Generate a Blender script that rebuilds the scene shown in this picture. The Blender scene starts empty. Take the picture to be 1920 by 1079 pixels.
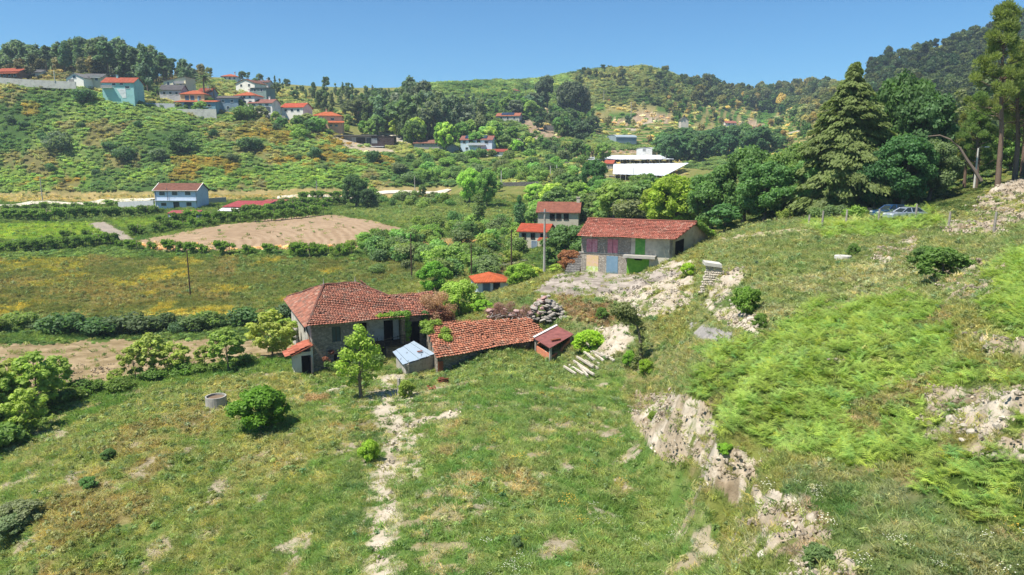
import bpy, math, random
import numpy as np
from mathutils import Vector, Matrix
R = math.radians
C = bpy.context.scene.collection
SC = bpy.context.scene
# ---------------------------------------------------------------- camera
CAMZ, PITCH, F = 20.0, R(10.0), 1330.0      # F: focal length in pixels of a 1920 wide picture
cam_d = bpy.data.cameras.new('camera'); cam = bpy.data.objects.new('camera', cam_d); C.objects.link(cam)
cam.location = (0, 0, CAMZ); cam.rotation_euler = (R(90) - PITCH, 0, 0)
cam_d.sensor_width = 36; cam_d.lens = F / 1920 * 36; cam_d.clip_start = 0.5; cam_d.clip_end = 20000
SC.camera = cam
# ---------------------------------------------------------------- sky, sun, exposure
SUN_EL, SUN_AZ = R(62), R(-120)               # azimuth measured from +Y towards +X
w = bpy.data.worlds.new('World'); SC.world = w; w.use_nodes = True
nt = w.node_tree; bg = nt.nodes['Background']; sky = nt.nodes.new('ShaderNodeTexSky')
sky.sky_type = 'NISHITA'; sky.sun_disc = False; sky.sun_elevation = SUN_EL; sky.sun_rotation = SUN_AZ
sky.altitude = 1000; sky.air_density = 1.0; sky.dust_density = 0.3; sky.ozone_density = 6.0
vm = nt.nodes.new('ShaderNodeVectorMath'); vm.operation = 'MULTIPLY'; vm.inputs[1].default_value = (0.41, 0.70, 0.80)
nt.links.new(sky.outputs[0], vm.inputs[0]); nt.links.new(vm.outputs[0], bg.inputs[0]); bg.inputs[1].default_value = 0.095
sd = bpy.data.lights.new('sun', 'SUN'); sd.energy = 4.8; sd.angle = R(0.53); sd.color = (1, 0.955, 0.88)
so = bpy.data.objects.new('sun', sd); C.objects.link(so)
sv = Vector((math.sin(SUN_AZ) * math.cos(SUN_EL), math.cos(SUN_AZ) * math.cos(SUN_EL), math.sin(SUN_EL)))
so.rotation_euler = sv.to_track_quat('Z', 'Y').to_euler(); so.location = (0, 0, 300)
SC.view_settings.view_transform = 'Standard'; SC.view_settings.look = 'None'
SC.view_settings.exposure = 0.88; SC.view_settings.gamma = 1.0
SC.render.engine = 'CYCLES'
try:
    SC.cycles.max_bounces = 5; SC.cycles.diffuse_bounces = 4; SC.cycles.transparent_max_bounces = 8
    SC.cycles.volume_bounces = 0
except Exception: pass
# ---------------------------------------------------------------- projection helpers (photo pixels <-> world)
cp, sp = math.cos(PITCH), math.sin(PITCH)
def ray(px, py):
    yv = (539.5 - py) / F; xv = (px - 960) / F; den = cp + yv * sp
    return xv / den, (-sp + yv * cp) / den
def at(px, py, Y):
    s, t = ray(px, py); return Vector((s * Y, Y, CAMZ + t * Y))
def atz(px, py, z):
    s, t = ray(px, py); Y = (z - CAMZ) / t; return Vector((s * Y, Y, z))
def proj(X, Y, Z):
    dz = Z - CAMZ; d = Y * cp - dz * sp
    return 960 + F * X / d, 539.5 - F * (Y * sp + dz * cp) / d
def depth(p): return p[1] * cp - (p[2] - CAMZ) * sp
# ---------------------------------------------------------------- noise
def _h(ix, iy, s):
    n = (ix * 374761393 + iy * 668265263 + s * 1442695041) & 0xFFFFFFFF
    n = ((n ^ (n >> 13)) * 1274126177) & 0xFFFFFFFF
    return ((n ^ (n >> 16)) & 0xFFFF) / 65535.0
def vnoise(x, y, s=0):
    ix = np.floor(x).astype(np.int64); iy = np.floor(y).astype(np.int64)
    fx = x - ix; fy = y - iy; fx = fx * fx * (3 - 2 * fx); fy = fy * fy * (3 - 2 * fy)
    return (_h(ix, iy, s) * (1 - fx) + _h(ix + 1, iy, s) * fx) * (1 - fy) + (_h(ix, iy + 1, s) * (1 - fx) + _h(ix + 1, iy + 1, s) * fx) * fy
def fbm(x, y, sc, octv=3, s=0):
    v = 0; a = 1; t = 0
    for k in range(octv):
        v = v + a * vnoise(x / sc + 17.3 * k, y / sc - 9.1 * k, s + k); t += a; a *= 0.55; sc = sc / 2.1
    return v / t
def sstep(e0, e1, x): t = np.clip((x - e0) / (e1 - e0), 0, 1); return t * t * (3 - 2 * t)
# ---------------------------------------------------------------- terrain: a height field through measured points
CT = '''
-500 1079 36;-500 850 55;-500 650 90;-500 550 120;-500 400 205;-500 350 262;-500 150 315;-500 148 400
0 1079 34;250 1079 33.5;480 1079 31;100 1000 36;300 850 45.7;50 830 51;400 750 58;600 740 60;180 745 61.5;0 800 55;480 690 66.5;640 800 48;560 950 37
720 820 47;720 900 38.5;720 1000 31;720 1079 26.5;850 720 59;850 900 37;1000 700 60;1000 850 41;1000 970 32;1000 1079 25.5;880 1079 26;1100 780 48;1100 900 37;1150 1079 25.3;1100 700 60;1150 1000 30
560 712 64;700 690 66;770 697 65;830 694 66;1030 685 64;1000 660 68;1120 650 67;1190 700 57.5
1200 860 39.5;1215 790 45;1285 735 38.6;1260 900 35.5;1345 800 29.5;1300 960 31.5;1420 900 23.5;1330 1079 24.5;1460 1079 16.6;1380 1000 26;1440 990 19.8
1600 800 26;1600 950 19.6;1700 950 18.5;1650 1079 15.6;1900 1079 15.2;1900 900 18;1850 780 21.7;1900 650 25;1750 720 26.5;1700 650 32;1700 560 42;1800 500 47;1600 600 41;1500 700 31.5;1500 540 53;1400 600 47;1400 680 39
1330 660 46.5;1300 620 55;1290 590 62;1580 482 61;1700 440 70;1850 445 62;1400 460 74;1480 430 82;1560 412 86;1690 408 80;1760 412 76;1900 400 66;1910 350 78;1850 365 80
1380 505 65;1345 500 65;1330 550 66;1290 550 68;1270 484 91;1250 503 84;1200 540 77.5;1190 516 92.5;1160 528 86;1150 516 93.5;1250 575 66;1100 580 72.5;1050 525 90;1120 514 92;1000 540 86;985 592 77;940 600 73;1150 620 65;1220 640 60;1180 600 69
925 550 104;860 590 86;810 560 100;1000 468 146;1090 440 140;940 497 130;870 470 150;960 460 150;780 520 116
20 640 84;150 650 83;150 715 68;300 690 72;430 660 76;350 610 97;100 600 103;250 600 103;470 620 92;520 560 112;150 550 118;355 553 116;700 540 118;620 500 136;400 492 141;150 482 152;0 480 152;0 500 141;700 490 140;780 480 146
400 465 151;600 472 148;740 450 159;680 465 150;740 430 171;700 405 197;620 402 198;450 420 180;300 430 178;150 450 165;0 460 162;0 430 174;150 400 202;0 405 200;335 395 212;420 405 200;850 430 176;800 400 200;900 385 210;900 420 182;900 440 168;1000 420 185;950 400 200
0 380 243;300 372 244;500 367 252;650 366 260;830 358 270;0 352 262;150 352 262;500 350 264;700 345 268;850 335 280
0 300 274;0 250 286;0 200 298;0 155 312;150 260 283;100 168 312;120 158 316;220 190 314;300 211 314;300 300 275;300 250 290;400 222 320;500 218 338;450 260 300;470 230 318;600 300 285;560 260 312;600 242 344;650 272 325;600 335 270;750 302 300;850 325 292;700 272 342;700 310 290;780 250 380
890 289 330;820 285 330;940 225 425;860 240 410;1000 300 322;950 250 395;950 340 256;1000 340 256;1060 320 290;1150 340 268;1100 380 215;1040 240 440;1000 270 370;1100 270 410;1050 390 195
1200 318 312;1300 318 315;1170 297 382;1280 297 385;1200 280 425;1250 250 480;1120 225 520;1200 225 525;1150 192 575;1040 215 485;1000 190 520;1300 230 540;1350 260 470;1400 280 400;1400 240 600;1300 275 430;1420 330 240;1300 400 150;1350 420 125;1200 400 165;1560 260 350;1500 300 280;1500 400 105
100 148 400;0 148 400;200 149 400;300 155 400;380 165 390;200 150 350;0 152 345;430 152 425;520 167 450;650 188 450;800 195 470;720 220 420;560 215 380;880 166 530;950 170 530;1000 186 530
1100 139 660;1150 136 660;1230 134 660;1060 150 640;1300 160 690;1380 183 760;1450 180 830;1500 174 850;1560 172 850;1450 210 700
1640 138 600;1750 90 600;1900 45 600;1980 25 600;1700 230 300;1760 330 150;1640 385 110;1740 350 120;1850 200 350;1750 160 450;1850 300 170;1900 120 480;1850 345 100;1640 200 420
2400 1079 15;2400 900 18;2400 650 26;2400 450 62;2400 340 85;2400 200 350;2400 45 600
'''
cpts = []
for tok in CT.replace('\n', ';').split(';'):
    if tok.strip():
        a, b, c = map(float, tok.split()); s, t = ray(a, b); cpts.append((s, c, CAMZ + t * c))
for s in np.linspace(-1.1, 1.1, 9):
    cpts.append((s, 1000, 60)); cpts.append((s, 1700, 40)); cpts.append((s, 5000, 10)); cpts.append((s, 9, 8 if s > 0.1 else 5))
cpts = np.array(cpts)
def uw(s, Y): return np.stack([np.asarray(s) * 2.2, np.log(np.asarray(Y))], -1)
_P = uw(cpts[:, 0], cpts[:, 1])
def _ker(r2): return np.where(r2 > 1e-12, 0.5 * r2 * np.log(np.maximum(r2, 1e-12)), 0)
_n = len(_P)
_d2 = ((_P[:, None] - _P[None]) ** 2).sum(-1)
_K = _ker(_d2) + np.eye(_n) * 0.0012
_Q = np.hstack([np.ones((_n, 1)), _P])
_A = np.zeros((_n + 3, _n + 3)); _A[:_n, :_n] = _K; _A[:_n, _n:] = _Q; _A[_n:, :_n] = _Q.T
# solve for elevation ratio scaled (keeps far and near errors alike on screen)
_zz = (cpts[:, 2] - CAMZ) / cpts[:, 1]
_W = np.linalg.solve(_A, np.concatenate([_zz, np.zeros(3)]))
def tps(s, Y):
    q = uw(s, Y); sh = q.shape[:-1]; q = q.reshape(-1, 2); out = np.empty(len(q))
    for i in range(0, len(q), 20000):
        b = q[i:i + 20000]; d2 = ((b[:, None] - _P[None]) ** 2).sum(-1)
        out[i:i + 20000] = _ker(d2) @ _W[:_n] + _W[_n] + b @ _W[_n + 1:]
    return out.reshape(sh)
# coarse grid -> bilinear
GS = np.linspace(-1.15, 1.15, 360); GL = np.linspace(math.log(9), math.log(6000), 520)
_gs, _gl = np.meshgrid(GS, GL); EG = tps(_gs, np.exp(_gl))
def elev(s, Y):
    s = np.asarray(s, float); l = np.log(np.asarray(Y, float))
    u = np.clip((s - GS[0]) / (GS[1] - GS[0]), 0, len(GS) - 1.001); v = np.clip((l - GL[0]) / (GL[1] - GL[0]), 0, len(GL) - 1.001)
    i = u.astype(int); j = v.astype(int); fu = u - i; fv = v - j
    return (EG[j, i] * (1 - fu) + EG[j, i + 1] * fu) * (1 - fv) + (EG[j + 1, i] * (1 - fu) + EG[j + 1, i + 1] * fu) * fv
_LY = np.exp(np.linspace(math.log(11), math.log(1500), 2600))
def hitY(px, py, ymin=11):
    s, t = ray(px, py); e = elev(np.full(_LY.shape, s), _LY)
    k = np.where((e >= t) & (_LY >= ymin))[0]
    return float(_LY[k[0]]) if len(k) else 600.0
# ---------------------------------------------------------------- object helpers
def mkmesh(name, V, Fc, mat=None, attrs=None, smooth=False):
    """V (n,3), Fc list/array of polygons"""
    me = bpy.data.meshes.new(name)
    V = np.asarray(V, np.float32)
    if isinstance(Fc, np.ndarray):
        k = Fc.shape[1]; nf = len(Fc); loops = Fc.astype(np.int32).ravel(); starts = np.arange(nf, dtype=np.int32) * k
    else:
        nf = len(Fc); loops = np.array([i for f in Fc for i in f], np.int32); ln = np.array([len(f) for f in Fc], np.int32)
        starts = (np.cumsum(ln) - ln).astype(np.int32)
    me.vertices.add(len(V)); me.vertices.foreach_set('co', V.ravel())
    me.loops.add(len(loops)); me.loops.foreach_set('vertex_index', loops)
    me.polygons.add(nf); me.polygons.foreach_set('loop_start', starts)
    me.update(calc_edges=True)
    me.polygons.foreach_set('use_smooth', np.full(nf, bool(smooth)))
    if attrs:
        for an, (dom, typ, arr) in attrs.items():
            a = me.attributes.new(an, typ, dom); arr = np.asarray(arr, np.float32)
            a.data.foreach_set('color' if typ == 'FLOAT_COLOR' else ('vector' if typ == 'FLOAT_VECTOR' else 'value'), arr.ravel())
    if mat: me.materials.append(mat)
    return me
def link(name, me, parent=None, loc=None):
    o = bpy.data.objects.new(name, me); C.objects.link(o)
    if parent: o.parent = parent
    if loc is not None: o.location = loc
    return o
def tag(o, label=None, cat=None, group=None, kind=None):
    if label: o['label'] = label
    if cat: o['category'] = cat
    if group: o['group'] = group
    if kind: o['kind'] = kind
    return o
def empty(name, loc=(0, 0, 0), rz=0):
    o = bpy.data.objects.new(name, None); C.objects.link(o); o.location = loc; o.rotation_euler = (0, 0, rz); o.empty_display_size = 0.5
    return o
def copy_tree(o, parent=None):
    c = o.copy(); C.objects.link(c); c.parent = parent
    for ch in list(o.children): copy_tree(ch, c)
    return c
def lin(c):
    c = np.asarray(c, float) / 255.0
    return np.where(c <= 0.04045, c / 12.92, ((c + 0.055) / 1.055) ** 2.4)
# ---------------------------------------------------------------- materials
class N:
    def __init__(s, name):
        s.m = bpy.data.materials.new(name); s.m.use_nodes = True; s.t = s.m.node_tree; s.t.nodes.clear()
        s.out = s.t.nodes.new('ShaderNodeOutputMaterial')
    def n(s, typ, ins=None, **kw):
        x = s.t.nodes.new(typ)
        for k, v in kw.items(): setattr(x, k, v)
        if ins:
            for k, v in ins.items():
                if isinstance(v, bpy.types.NodeSocket): s.t.links.new(v, x.inputs[k])
                else: x.inputs[k].default_value = v
        return x
    def mix(s, f, a, b, mode='MIX'):
        x = s.t.nodes.new('ShaderNodeMix'); x.data_type = 'RGBA'; x.blend_type = mode
        for i, v in ((0, f), (6, a), (7, b)):
            if isinstance(v, bpy.types.NodeSocket): s.t.links.new(v, x.inputs[i])
            else: x.inputs[i].default_value = v if i == 0 else (*v[:3], 1)
        return x.outputs[2]
    def math(s, op, a, b=0.0):
        x = s.t.nodes.new('ShaderNodeMath'); x.operation = op
        for i, v in ((0, a), (1, b)):
            if isinstance(v, bpy.types.NodeSocket): s.t.links.new(v, x.inputs[i])
            else: x.inputs[i].default_value = v
        return x.outputs[0]
    def noise(s, sc, det=4, co=None, rough=0.6):
        if co is None: co = s.n('ShaderNodeTexCoord').outputs['Object']
        return s.n('ShaderNodeTexNoise', {'Vector': co, 'Scale': sc, 'Detail': det, 'Roughness': rough}).outputs[0]
    def ramp(s, f, lo, hi):
        return s.n('ShaderNodeMapRange', {0: f, 1: lo, 2: hi}).outputs[0]
    def bump(s, h, st, d):
        return s.n('ShaderNodeBump', {'Height': h, 'Strength': st, 'Distance': d}).outputs[0]
    def pbr(s, col, rough=0.9, spec=0.2, normal=None, metal=0):
        i = {'Base Color': col if isinstance(col, bpy.types.NodeSocket) else (*col[:3], 1), 'Roughness': rough, 'Specular IOR Level': spec, 'Metallic': metal}
        b = s.n('ShaderNodeBsdfPrincipled', i)
        if normal: s.t.links.new(normal, b.inputs['Normal'])
        s.t.links.new(b.outputs[0], s.out.inputs[0]); return b
def ground_mat():
    s = N('ground'); a = s.n('ShaderNodeAttribute', attribute_name='col').outputs['Color']
    co = s.n('ShaderNodeNewGeometry').outputs['Position']
    n1 = s.noise(3.5, 6, co, 0.7); n2 = s.noise(0.6, 5, co, 0.65)
    f = s.math('ADD', s.ramp(n1, 0.25, 0.75), s.ramp(n2, 0.25, 0.75))
    c = s.n('ShaderNodeVectorMath', {0: a, 'Scale': s.n('ShaderNodeMapRange', {0: f, 1: 0.2, 2: 1.8, 3: 0.72, 4: 1.28}).outputs[0]}, operation='SCALE').outputs[0]
    s.pbr(c, 0.95, 0.1, s.bump(n1, 0.7, 0.15)); return s.m
def leaf_mat(name, mode, trans=0.3, lo=0.75, hi=1.5):
    """mode 'obj': object colour tints; 'inst': instancer attribute col; per face attribute v varies brightness"""
    s = N(name)
    if mode == 'obj': base = s.n('ShaderNodeObjectInfo').outputs['Color']
    else: base = s.n('ShaderNodeAttribute', attribute_name='col', attribute_type='INSTANCER').outputs['Color']
    v = s.n('ShaderNodeAttribute', attribute_name='v').outputs['Fac']
    k = s.n('ShaderNodeMapRange', {0: v, 3: lo, 4: hi}).outputs[0]
    c = s.n('ShaderNodeVectorMath', {0: base, 'Scale': k}, operation='SCALE').outputs[0]
    c = s.mix(s.math('MULTIPLY', v, 0.3), c, s.n('ShaderNodeVectorMath', {0: c, 1: (1.14, 1.03, 0.8)}, operation='MULTIPLY').outputs[0])
    b = s.n('ShaderNodeBsdfPrincipled', {'Base Color': c, 'Roughness': 0.55, 'Specular IOR Level': 0.25})
    t = s.n('ShaderNodeBsdfTranslucent', {'Color': s.n('ShaderNodeVectorMath', {0: c, 1: (1.15, 1.25, 0.7)}, operation='MULTIPLY').outputs[0]})
    m = s.n('ShaderNodeMixShader', {0: trans, 1: b.outputs[0], 2: t.outputs[0]})
    s.t.links.new(m.outputs[0], s.out.inputs[0]); return s.m
# ---------------------------------------------------------------- land cover painted on the real ground
NA, NR = (500, 380) if SC.get('quick') else (1250, 900)
az = np.linspace(-1.02, 1.02, NA)
# rows: denser where the ground is seen steeply (near)
_rl = np.concatenate([np.linspace(math.log(11.5), math.log(95), int(NR * 0.60), endpoint=False), np.linspace(math.log(95), math.log(520), int(NR * 0.32), endpoint=False), np.linspace(math.log(520), math.log(5500), NR - int(NR * 0.60) - int(NR * 0.32))])
YR = np.exp(_rl)
S_, Y_ = np.meshgrid(az, YR); E_ = elev(S_, Y_)
X_ = S_ * Y_; Z_ = CAMZ + E_ * Y_
PX, PY = proj(X_, Y_, Z_)
vis = (E_ >= np.maximum.accumulate(E_, 0) - 0.004)
def nz(sc, o=3, s=0): return fbm(X_, Y_, sc, o, s)
_w1 = fbm(PX, PY, 38, 3, 71) - 0.5; _w2 = fbm(PX, PY, 38, 3, 91) - 0.5
_w3 = vnoise(PX / 3.5, PY / 2.5, 5) - 0.5; _w4 = vnoise(PX / 3.5, PY / 2.5, 6) - 0.5
def pmask(poly, warp=12, fine=6):
    pts = [tuple(map(float, q.split(','))) for q in poly.split()]
    x = PX + _w1 * warp * 2 + _w3 * fine * 2; y = PY + (_w2 * warp * 2 + _w4 * fine * 2) * 0.6
    ins = np.zeros(x.shape, bool); n = len(pts)
    for i in range(n):
        x1, y1 = pts[i]; x2, y2 = pts[i - 1]
        if y1 == y2: continue
        c = ((y1 > y) != (y2 > y)) & (x < (x2 - x1) * (y - y1) / (y2 - y1) + x1)
        ins ^= c
    return ins.astype(float)
def lmask(line, w, warp=6, fine=4):
    pts = [tuple(map(float, q.split(','))) for q in line.split()]
    x = PX + _w1 * warp * 2 + _w3 * fine * 2; y = PY + (_w2 * warp * 2 + _w4 * fine * 2) * 0.6
    d = np.full(x.shape, 1e9)
    for (x1, y1), (x2, y2) in zip(pts, pts[1:]):
        dx, dy = x2 - x1, y2 - y1; L = dx * dx + dy * dy
        t = np.clip(((x - x1) * dx + (y - y1) * dy) / L, 0, 1)
        d = np.minimum(d, np.hypot(x - x1 - t * dx, y - y1 - t * dy))
    return (d < w).astype(float)
KA = 1.8
def pal(c): return lin(c) / KA
COL = np.zeros(X_.shape + (3,)); GR = np.ones(X_.shape); FE = np.zeros(X_.shape); SB = np.zeros(X_.shape); RO = np.zeros(X_.shape)
n_big = nz(9, 4, 1); n_mid = nz(2.2, 4, 11); n_sm = nz(0.7, 3, 21); n_far = nz(34, 4, 31)
def contrast(n, k=3.2): return np.clip((n - 0.5) * k + 0.5, 0, 1)
def lay(m, a, b, nn=None, gr=None, fe=None, sb=None, ro=None, cov=None, cn=None):
    """blend cover colour a..b where mask m; cov: share of area covered, patchy after noise cn"""
    global COL
    if cov is not None:
        q = n_mid if cn is None else cn
        m = m * sstep(1 - cov - 0.06, 1 - cov + 0.06, contrast(q, 2.6))
    t = contrast(n_mid if nn is None else nn)[..., None]
    c = pal(a) * (1 - t) + pal(b) * t
    COL = COL * (1 - m[..., None]) + c * m[..., None]
    for arr, v in ((GR, gr), (FE, fe), (SB, sb), (RO, ro)):
        if v is not None: arr *= (1 - m); arr += m * v
one = np.ones(X_.shape)
cm = n_mid * 0.5 + n_big * 0.5
lay(one, (124, 136, 64), (158, 150, 90), cm * 0.6 + n_sm * 0.4)
# near left meadow
ML = '-400,700 540,640 700,690 690,1300 -400,1300'
lay(pmask(ML), (108, 134, 62), (160, 156, 96), cm * 0.4 + n_sm * 0.6)
lay(pmask('240,800 540,720 700,800 690,1300 100,1300 60,980'), (164, 154, 100), (146, 132, 84), n_sm, cov=0.36, cn=n_big)
lay(pmask('380,720 560,700 690,780 660,1000 560,960 400,860'), (172, 164, 106), (146, 148, 84), n_sm, cov=0.45, cn=cm)
lay(pmask('380,880 700,860 690,1200 380,1200'), (160, 126, 82), (140, 140, 66), n_sm, cov=0.16, cn=cm)
lay(pmask('-300,760 200,700 560,650 560,700 300,720 0,860 -300,950'), (96, 128, 54), (124, 142, 66), n_mid)
lay(pmask('560,700 760,690 860,700 830,800 600,790'), (110, 138, 62), (150, 150, 92), n_sm)
# right of the path
lay(pmask('700,700 1000,655 1190,700 1240,830 1340,980 1420,1300 700,1300'), (104, 134, 62), (150, 156, 92), cm * 0.4 + n_sm * 0.6)
lay(pmask('830,790 1180,760 1260,1000 1100,1200 800,1200'), (172, 154, 112), (150, 142, 90), n_sm, cov=0.42, cn=cm)
lay(pmask('1000,740 1230,840 1330,1000 1400,1200 1050,1200 1080,950'), (112, 138, 62), (134, 146, 76), n_sm, cov=0.5, cn=n_big)
lay(lmask('700,770 690,880 660,960 650,1079 650,1300', 40, 18), (96, 122, 66), (120, 136, 74), n_sm, cov=0.6)
lay(pmask('700,1010 860,860 900,900 880,1200 720,1200'), (196, 178, 148), (170, 160, 120), n_sm, gr=0.5, cov=0.45, cn=n_sm)
lay(pmask('690,690 800,690 870,790 800,830 720,860 690,770'), (206, 194, 166), (170, 164, 118), n_sm, gr=0.4, cov=0.52, cn=n_sm)
for ln, w in (('738,690 722,740 718,770 745,800 738,860 716,915 728,950 706,995 712,1040 706,1300', 14), ('768,725 772,790 778,880', 6.5), ('768,800 800,785 858,776', 6), ('720,735 690,740', 5)):
    lay(lmask(ln, w * 2.4, 10, 8), (172, 168, 122), (212, 200, 172), n_sm, gr=0.35, cov=0.68, cn=n_sm)
    lay(lmask(ln, w, 6), (212, 196, 168), (226, 212, 188), n_sm, gr=0.08, cov=0.86, cn=n_mid * .3 + n_sm * .7)
lay(pmask('560,710 700,730 720,900 640,870 590,760'), (196, 184, 160), (180, 170, 140), n_sm, gr=0.3, cov=0.2, cn=n_sm)
lay(one * (PY > 700), (196, 182, 156), (170, 156, 124), n_sm, gr=.4, cov=.05, cn=nz(1.5, 4, 93))
# ground round the ruin yard and behind
lay(pmask('560,660 840,600 1100,600 1000,660 830,700 700,700'), (104, 128, 60), (150, 146, 92), n_sm)
lay(pmask('840,560 1000,560 1250,560 1220,640 1180,700 1060,690 1060,620'), (110, 132, 72), (150, 148, 100), n_sm)
lay(pmask('1040,545 1180,560 1150,620 1060,600'), (140, 116, 82), (160, 136, 100), n_sm, cov=0.6)
# terrace to the right
TR = '1290,560 1340,440 1540,400 1960,380 2500,380 2500,600 1700,570 1440,640 1290,650'
lay(pmask(TR), (116, 136, 72), (160, 154, 104), cm * 0.5 + n_sm * 0.5)
lay(pmask('1340,540 1700,480 1800,520 1600,590 1380,620'), (176, 168, 130), (150, 148, 100), n_sm, cov=0.42, cn=cm)
lay(pmask('1190,640 1420,620 1500,700 1320,740 1190,720'), (112, 134, 72), (156, 150, 100), n_sm)
# flowery slope bottom right
lay(pmask('1480,880 1700,880 1960,1000 2500,1000 2500,1400 1500,1400 1430,1000'), (108, 128, 70), (150, 148, 104), cm * 0.4 + n_sm * 0.6)
lay(pmask('1440,960 1600,930 1700,1000 1560,1100 1600,1300 1480,1300'), (84, 116, 52), (106, 130, 66), n_sm, cov=0.7)
# ferns
FP = '1255,760 1360,700 1290,648 1420,640 1530,585 1620,565 1700,548 1790,590 1800,680 1930,700 2400,700 2400,1030 1920,1030 1760,940 1640,890 1540,870 1460,850 1400,815 1320,805'
fm = pmask(FP, 16, 8); lay(fm, (82, 104, 44), (118, 132, 62), n_mid, gr=0.2, fe=1.0)
for q in ('1500,420 1760,392 1770,420 1700,438 1560,446', '1840,520 1900,470 2100,460 2100,660 1900,640 1850,600', '1540,560 1600,585 1480,640 1440,630', '1300,690 1380,690 1380,800 1300,760'):
    lay(pmask(q), (88, 108, 46), (120, 134, 62), n_mid, gr=0.3, fe=0.9)
lay(fm, (130, 132, 70), (168, 150, 110), n_sm, gr=0.8, fe=0.1, cov=0.16, cn=nz(2.6, 3, 55))
# bare earth banks
E1, E2 = (228, 214, 192), (194, 176, 150)
lay(pmask('1185,700 1250,712 1330,775 1385,850 1470,930 1560,1010 1600,1300 1380,1300 1440,1010 1300,900 1200,790 1170,740'), (118, 132, 66), (160, 150, 100), n_sm, ro=0.5)
for q, cv in (('1195,740 1290,740 1350,800 1340,860 1250,870 1190,790', 0.86), ('1300,850 1400,850 1420,900 1380,950 1310,900', 0.72), ('1400,930 1530,920 1600,1079 1620,1300 1400,1300 1440,1010', 0.75), ('1740,735 1960,715 2300,720 2300,880 1900,870 1740,840', 0.72), ('1630,460 1720,448 1700,500 1640,500', 0.6), ('1770,412 1890,412 1870,442 1776,440', 0.85), ('1815,400 1850,362 1930,335 2300,300 2300,400 1900,415', 0.8), ('1700,500 1900,500 1860,560 1780,560', 0.55), ('1820,610 1930,640 1930,690 1850,670', 0.5), ('1490,640 1560,640 1580,680 1540,690', 0.4)):
    lay(pmask(q, 14, 5), E1, E2, n_sm, gr=0.25, fe=0, ro=1, cov=cv * .95, cn=n_mid * 0.5 + n_sm * 0.5)
    lay(pmask(q, 14, 5), (160, 142, 116), (198, 180, 154), n_sm, cov=cv * .33, cn=nz(1.1, 3, 66))
for q, cv in (('1318,575 1340,530 1392,500 1400,520 1370,556 1440,600 1415,632 1350,600', 0.85), ('1110,552 1180,535 1260,492 1300,486 1300,560 1270,590 1190,588', 0.85), ('1095,622 1170,612 1190,640 1150,668 1090,668', 0.93), ('1190,580 1290,565 1270,590 1200,596', 0.8)):
    lay(pmask(q, 8, 4), (226, 212, 190), (206, 190, 164), n_sm, gr=0.1, fe=0, ro=0.6, cov=cv)
lay(pmask('1285,600 1375,622 1380,642 1310,636', 6, 3), (172, 166, 160), (190, 184, 176), n_sm, gr=0.05, cov=0.95)
lay(lmask('1340,452 1420,442 1540,426 1620,410 1700,400', 5, 4), (210, 194, 160), (190, 176, 140), n_sm, gr=0.15)
lay(pmask('1000,548 1040,515 1120,505 1290,512 1180,548 1080,556', 5, 3), (214, 200, 184), (158, 146, 132), n_mid * 0.5 + n_sm * 0.5, gr=0.08)
# valley behind
lay(pmask('-500,655 240,636 545,640 560,668 300,694 100,740 -500,760', 5, 3), (196, 172, 134), (164, 142, 104), nz(1.3, 3, 77), gr=0.04)
lay(pmask('-500,595 540,585 620,560 620,640 240,640 -500,655'), (70, 98, 44), (112, 132, 62), n_mid, sb=0.8)
M2 = '-500,470 640,470 800,488 830,520 600,560 540,598 -500,606'
lay(pmask(M2, 5, 3), (112, 118, 58), (148, 132, 76), contrast(n_big, 2) * 0.5 + n_sm * 0.5, gr=1)
lay(pmask('450,480 800,485 840,540 600,560 420,600'), (108, 126, 62), (128, 130, 70), n_sm, gr=1, cov=0.6, cn=n_big)
lay(pmask('-500,470 640,470 640,590 -500,600'), (142, 134, 56), (178, 160, 56), n_sm, cov=0.15, cn=nz(7, 4, 63))
lay(pmask('-500,478 170,484 160,508 -500,500'), (164, 152, 54), (136, 136, 62), n_sm, cov=0.5)
lay(pmask('-500,452 700,464 700,484 -500,482'), (84, 112, 50), (116, 134, 62), n_mid, sb=0.5)
lay(pmask('-500,366 300,368 640,372 860,366 1000,380 1100,380 1100,480 1000,520 800,490 700,470 -500,460'), (86, 114, 50), (124, 138, 66), n_mid)
lay(pmask('625,400 860,376 950,388 975,415 800,436 700,410', 5), (110, 134, 66), (142, 148, 84), n_mid)
lay(pmask('235,456 420,421 560,407 625,403 700,414 762,432 705,464 560,470 300,472', 3, 2), (198, 170, 138), (178, 150, 118), (.5 + .5 * np.sin(np.hypot(X_ + 70, (Y_ - 150) * 1.0) * 3.2 + nz(9, 3, 85) * 9)) * .35 + nz(6, 4, 81) * .65, gr=0.03)
lay(pmask('-500,428 165,417 185,432 240,447 -500,452', 3, 2), (124, 152, 42), (150, 164, 58), n_mid, gr=0.6)
lay(pmask('200,413 312,407 290,420 230,428', 3, 2), (124, 148, 50), (140, 156, 60), n_mid)
lay(pmask('163,419 198,416 255,450 222,452', 3, 1.5), (178, 166, 150), (190, 176, 158), n_mid, gr=0)
lay(pmask('-500,396 165,395 165,401 -500,404', 2, 1), (190, 168, 138), (178, 158, 126), n_mid, gr=0)
lay(pmask('770,448 905,450 960,462 880,466 780,462', 4, 2), (196, 168, 126), (170, 150, 110), n_mid)
lay(pmask('860,470 980,480 980,500 860,495', 4, 3), (176, 160, 116), (140, 144, 84), n_mid, cov=0.7)
lay(pmask('930,506 1000,500 990,520 930,520', 4, 3), (176, 136, 96), (140, 124, 84), n_mid, cov=0.7)
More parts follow.
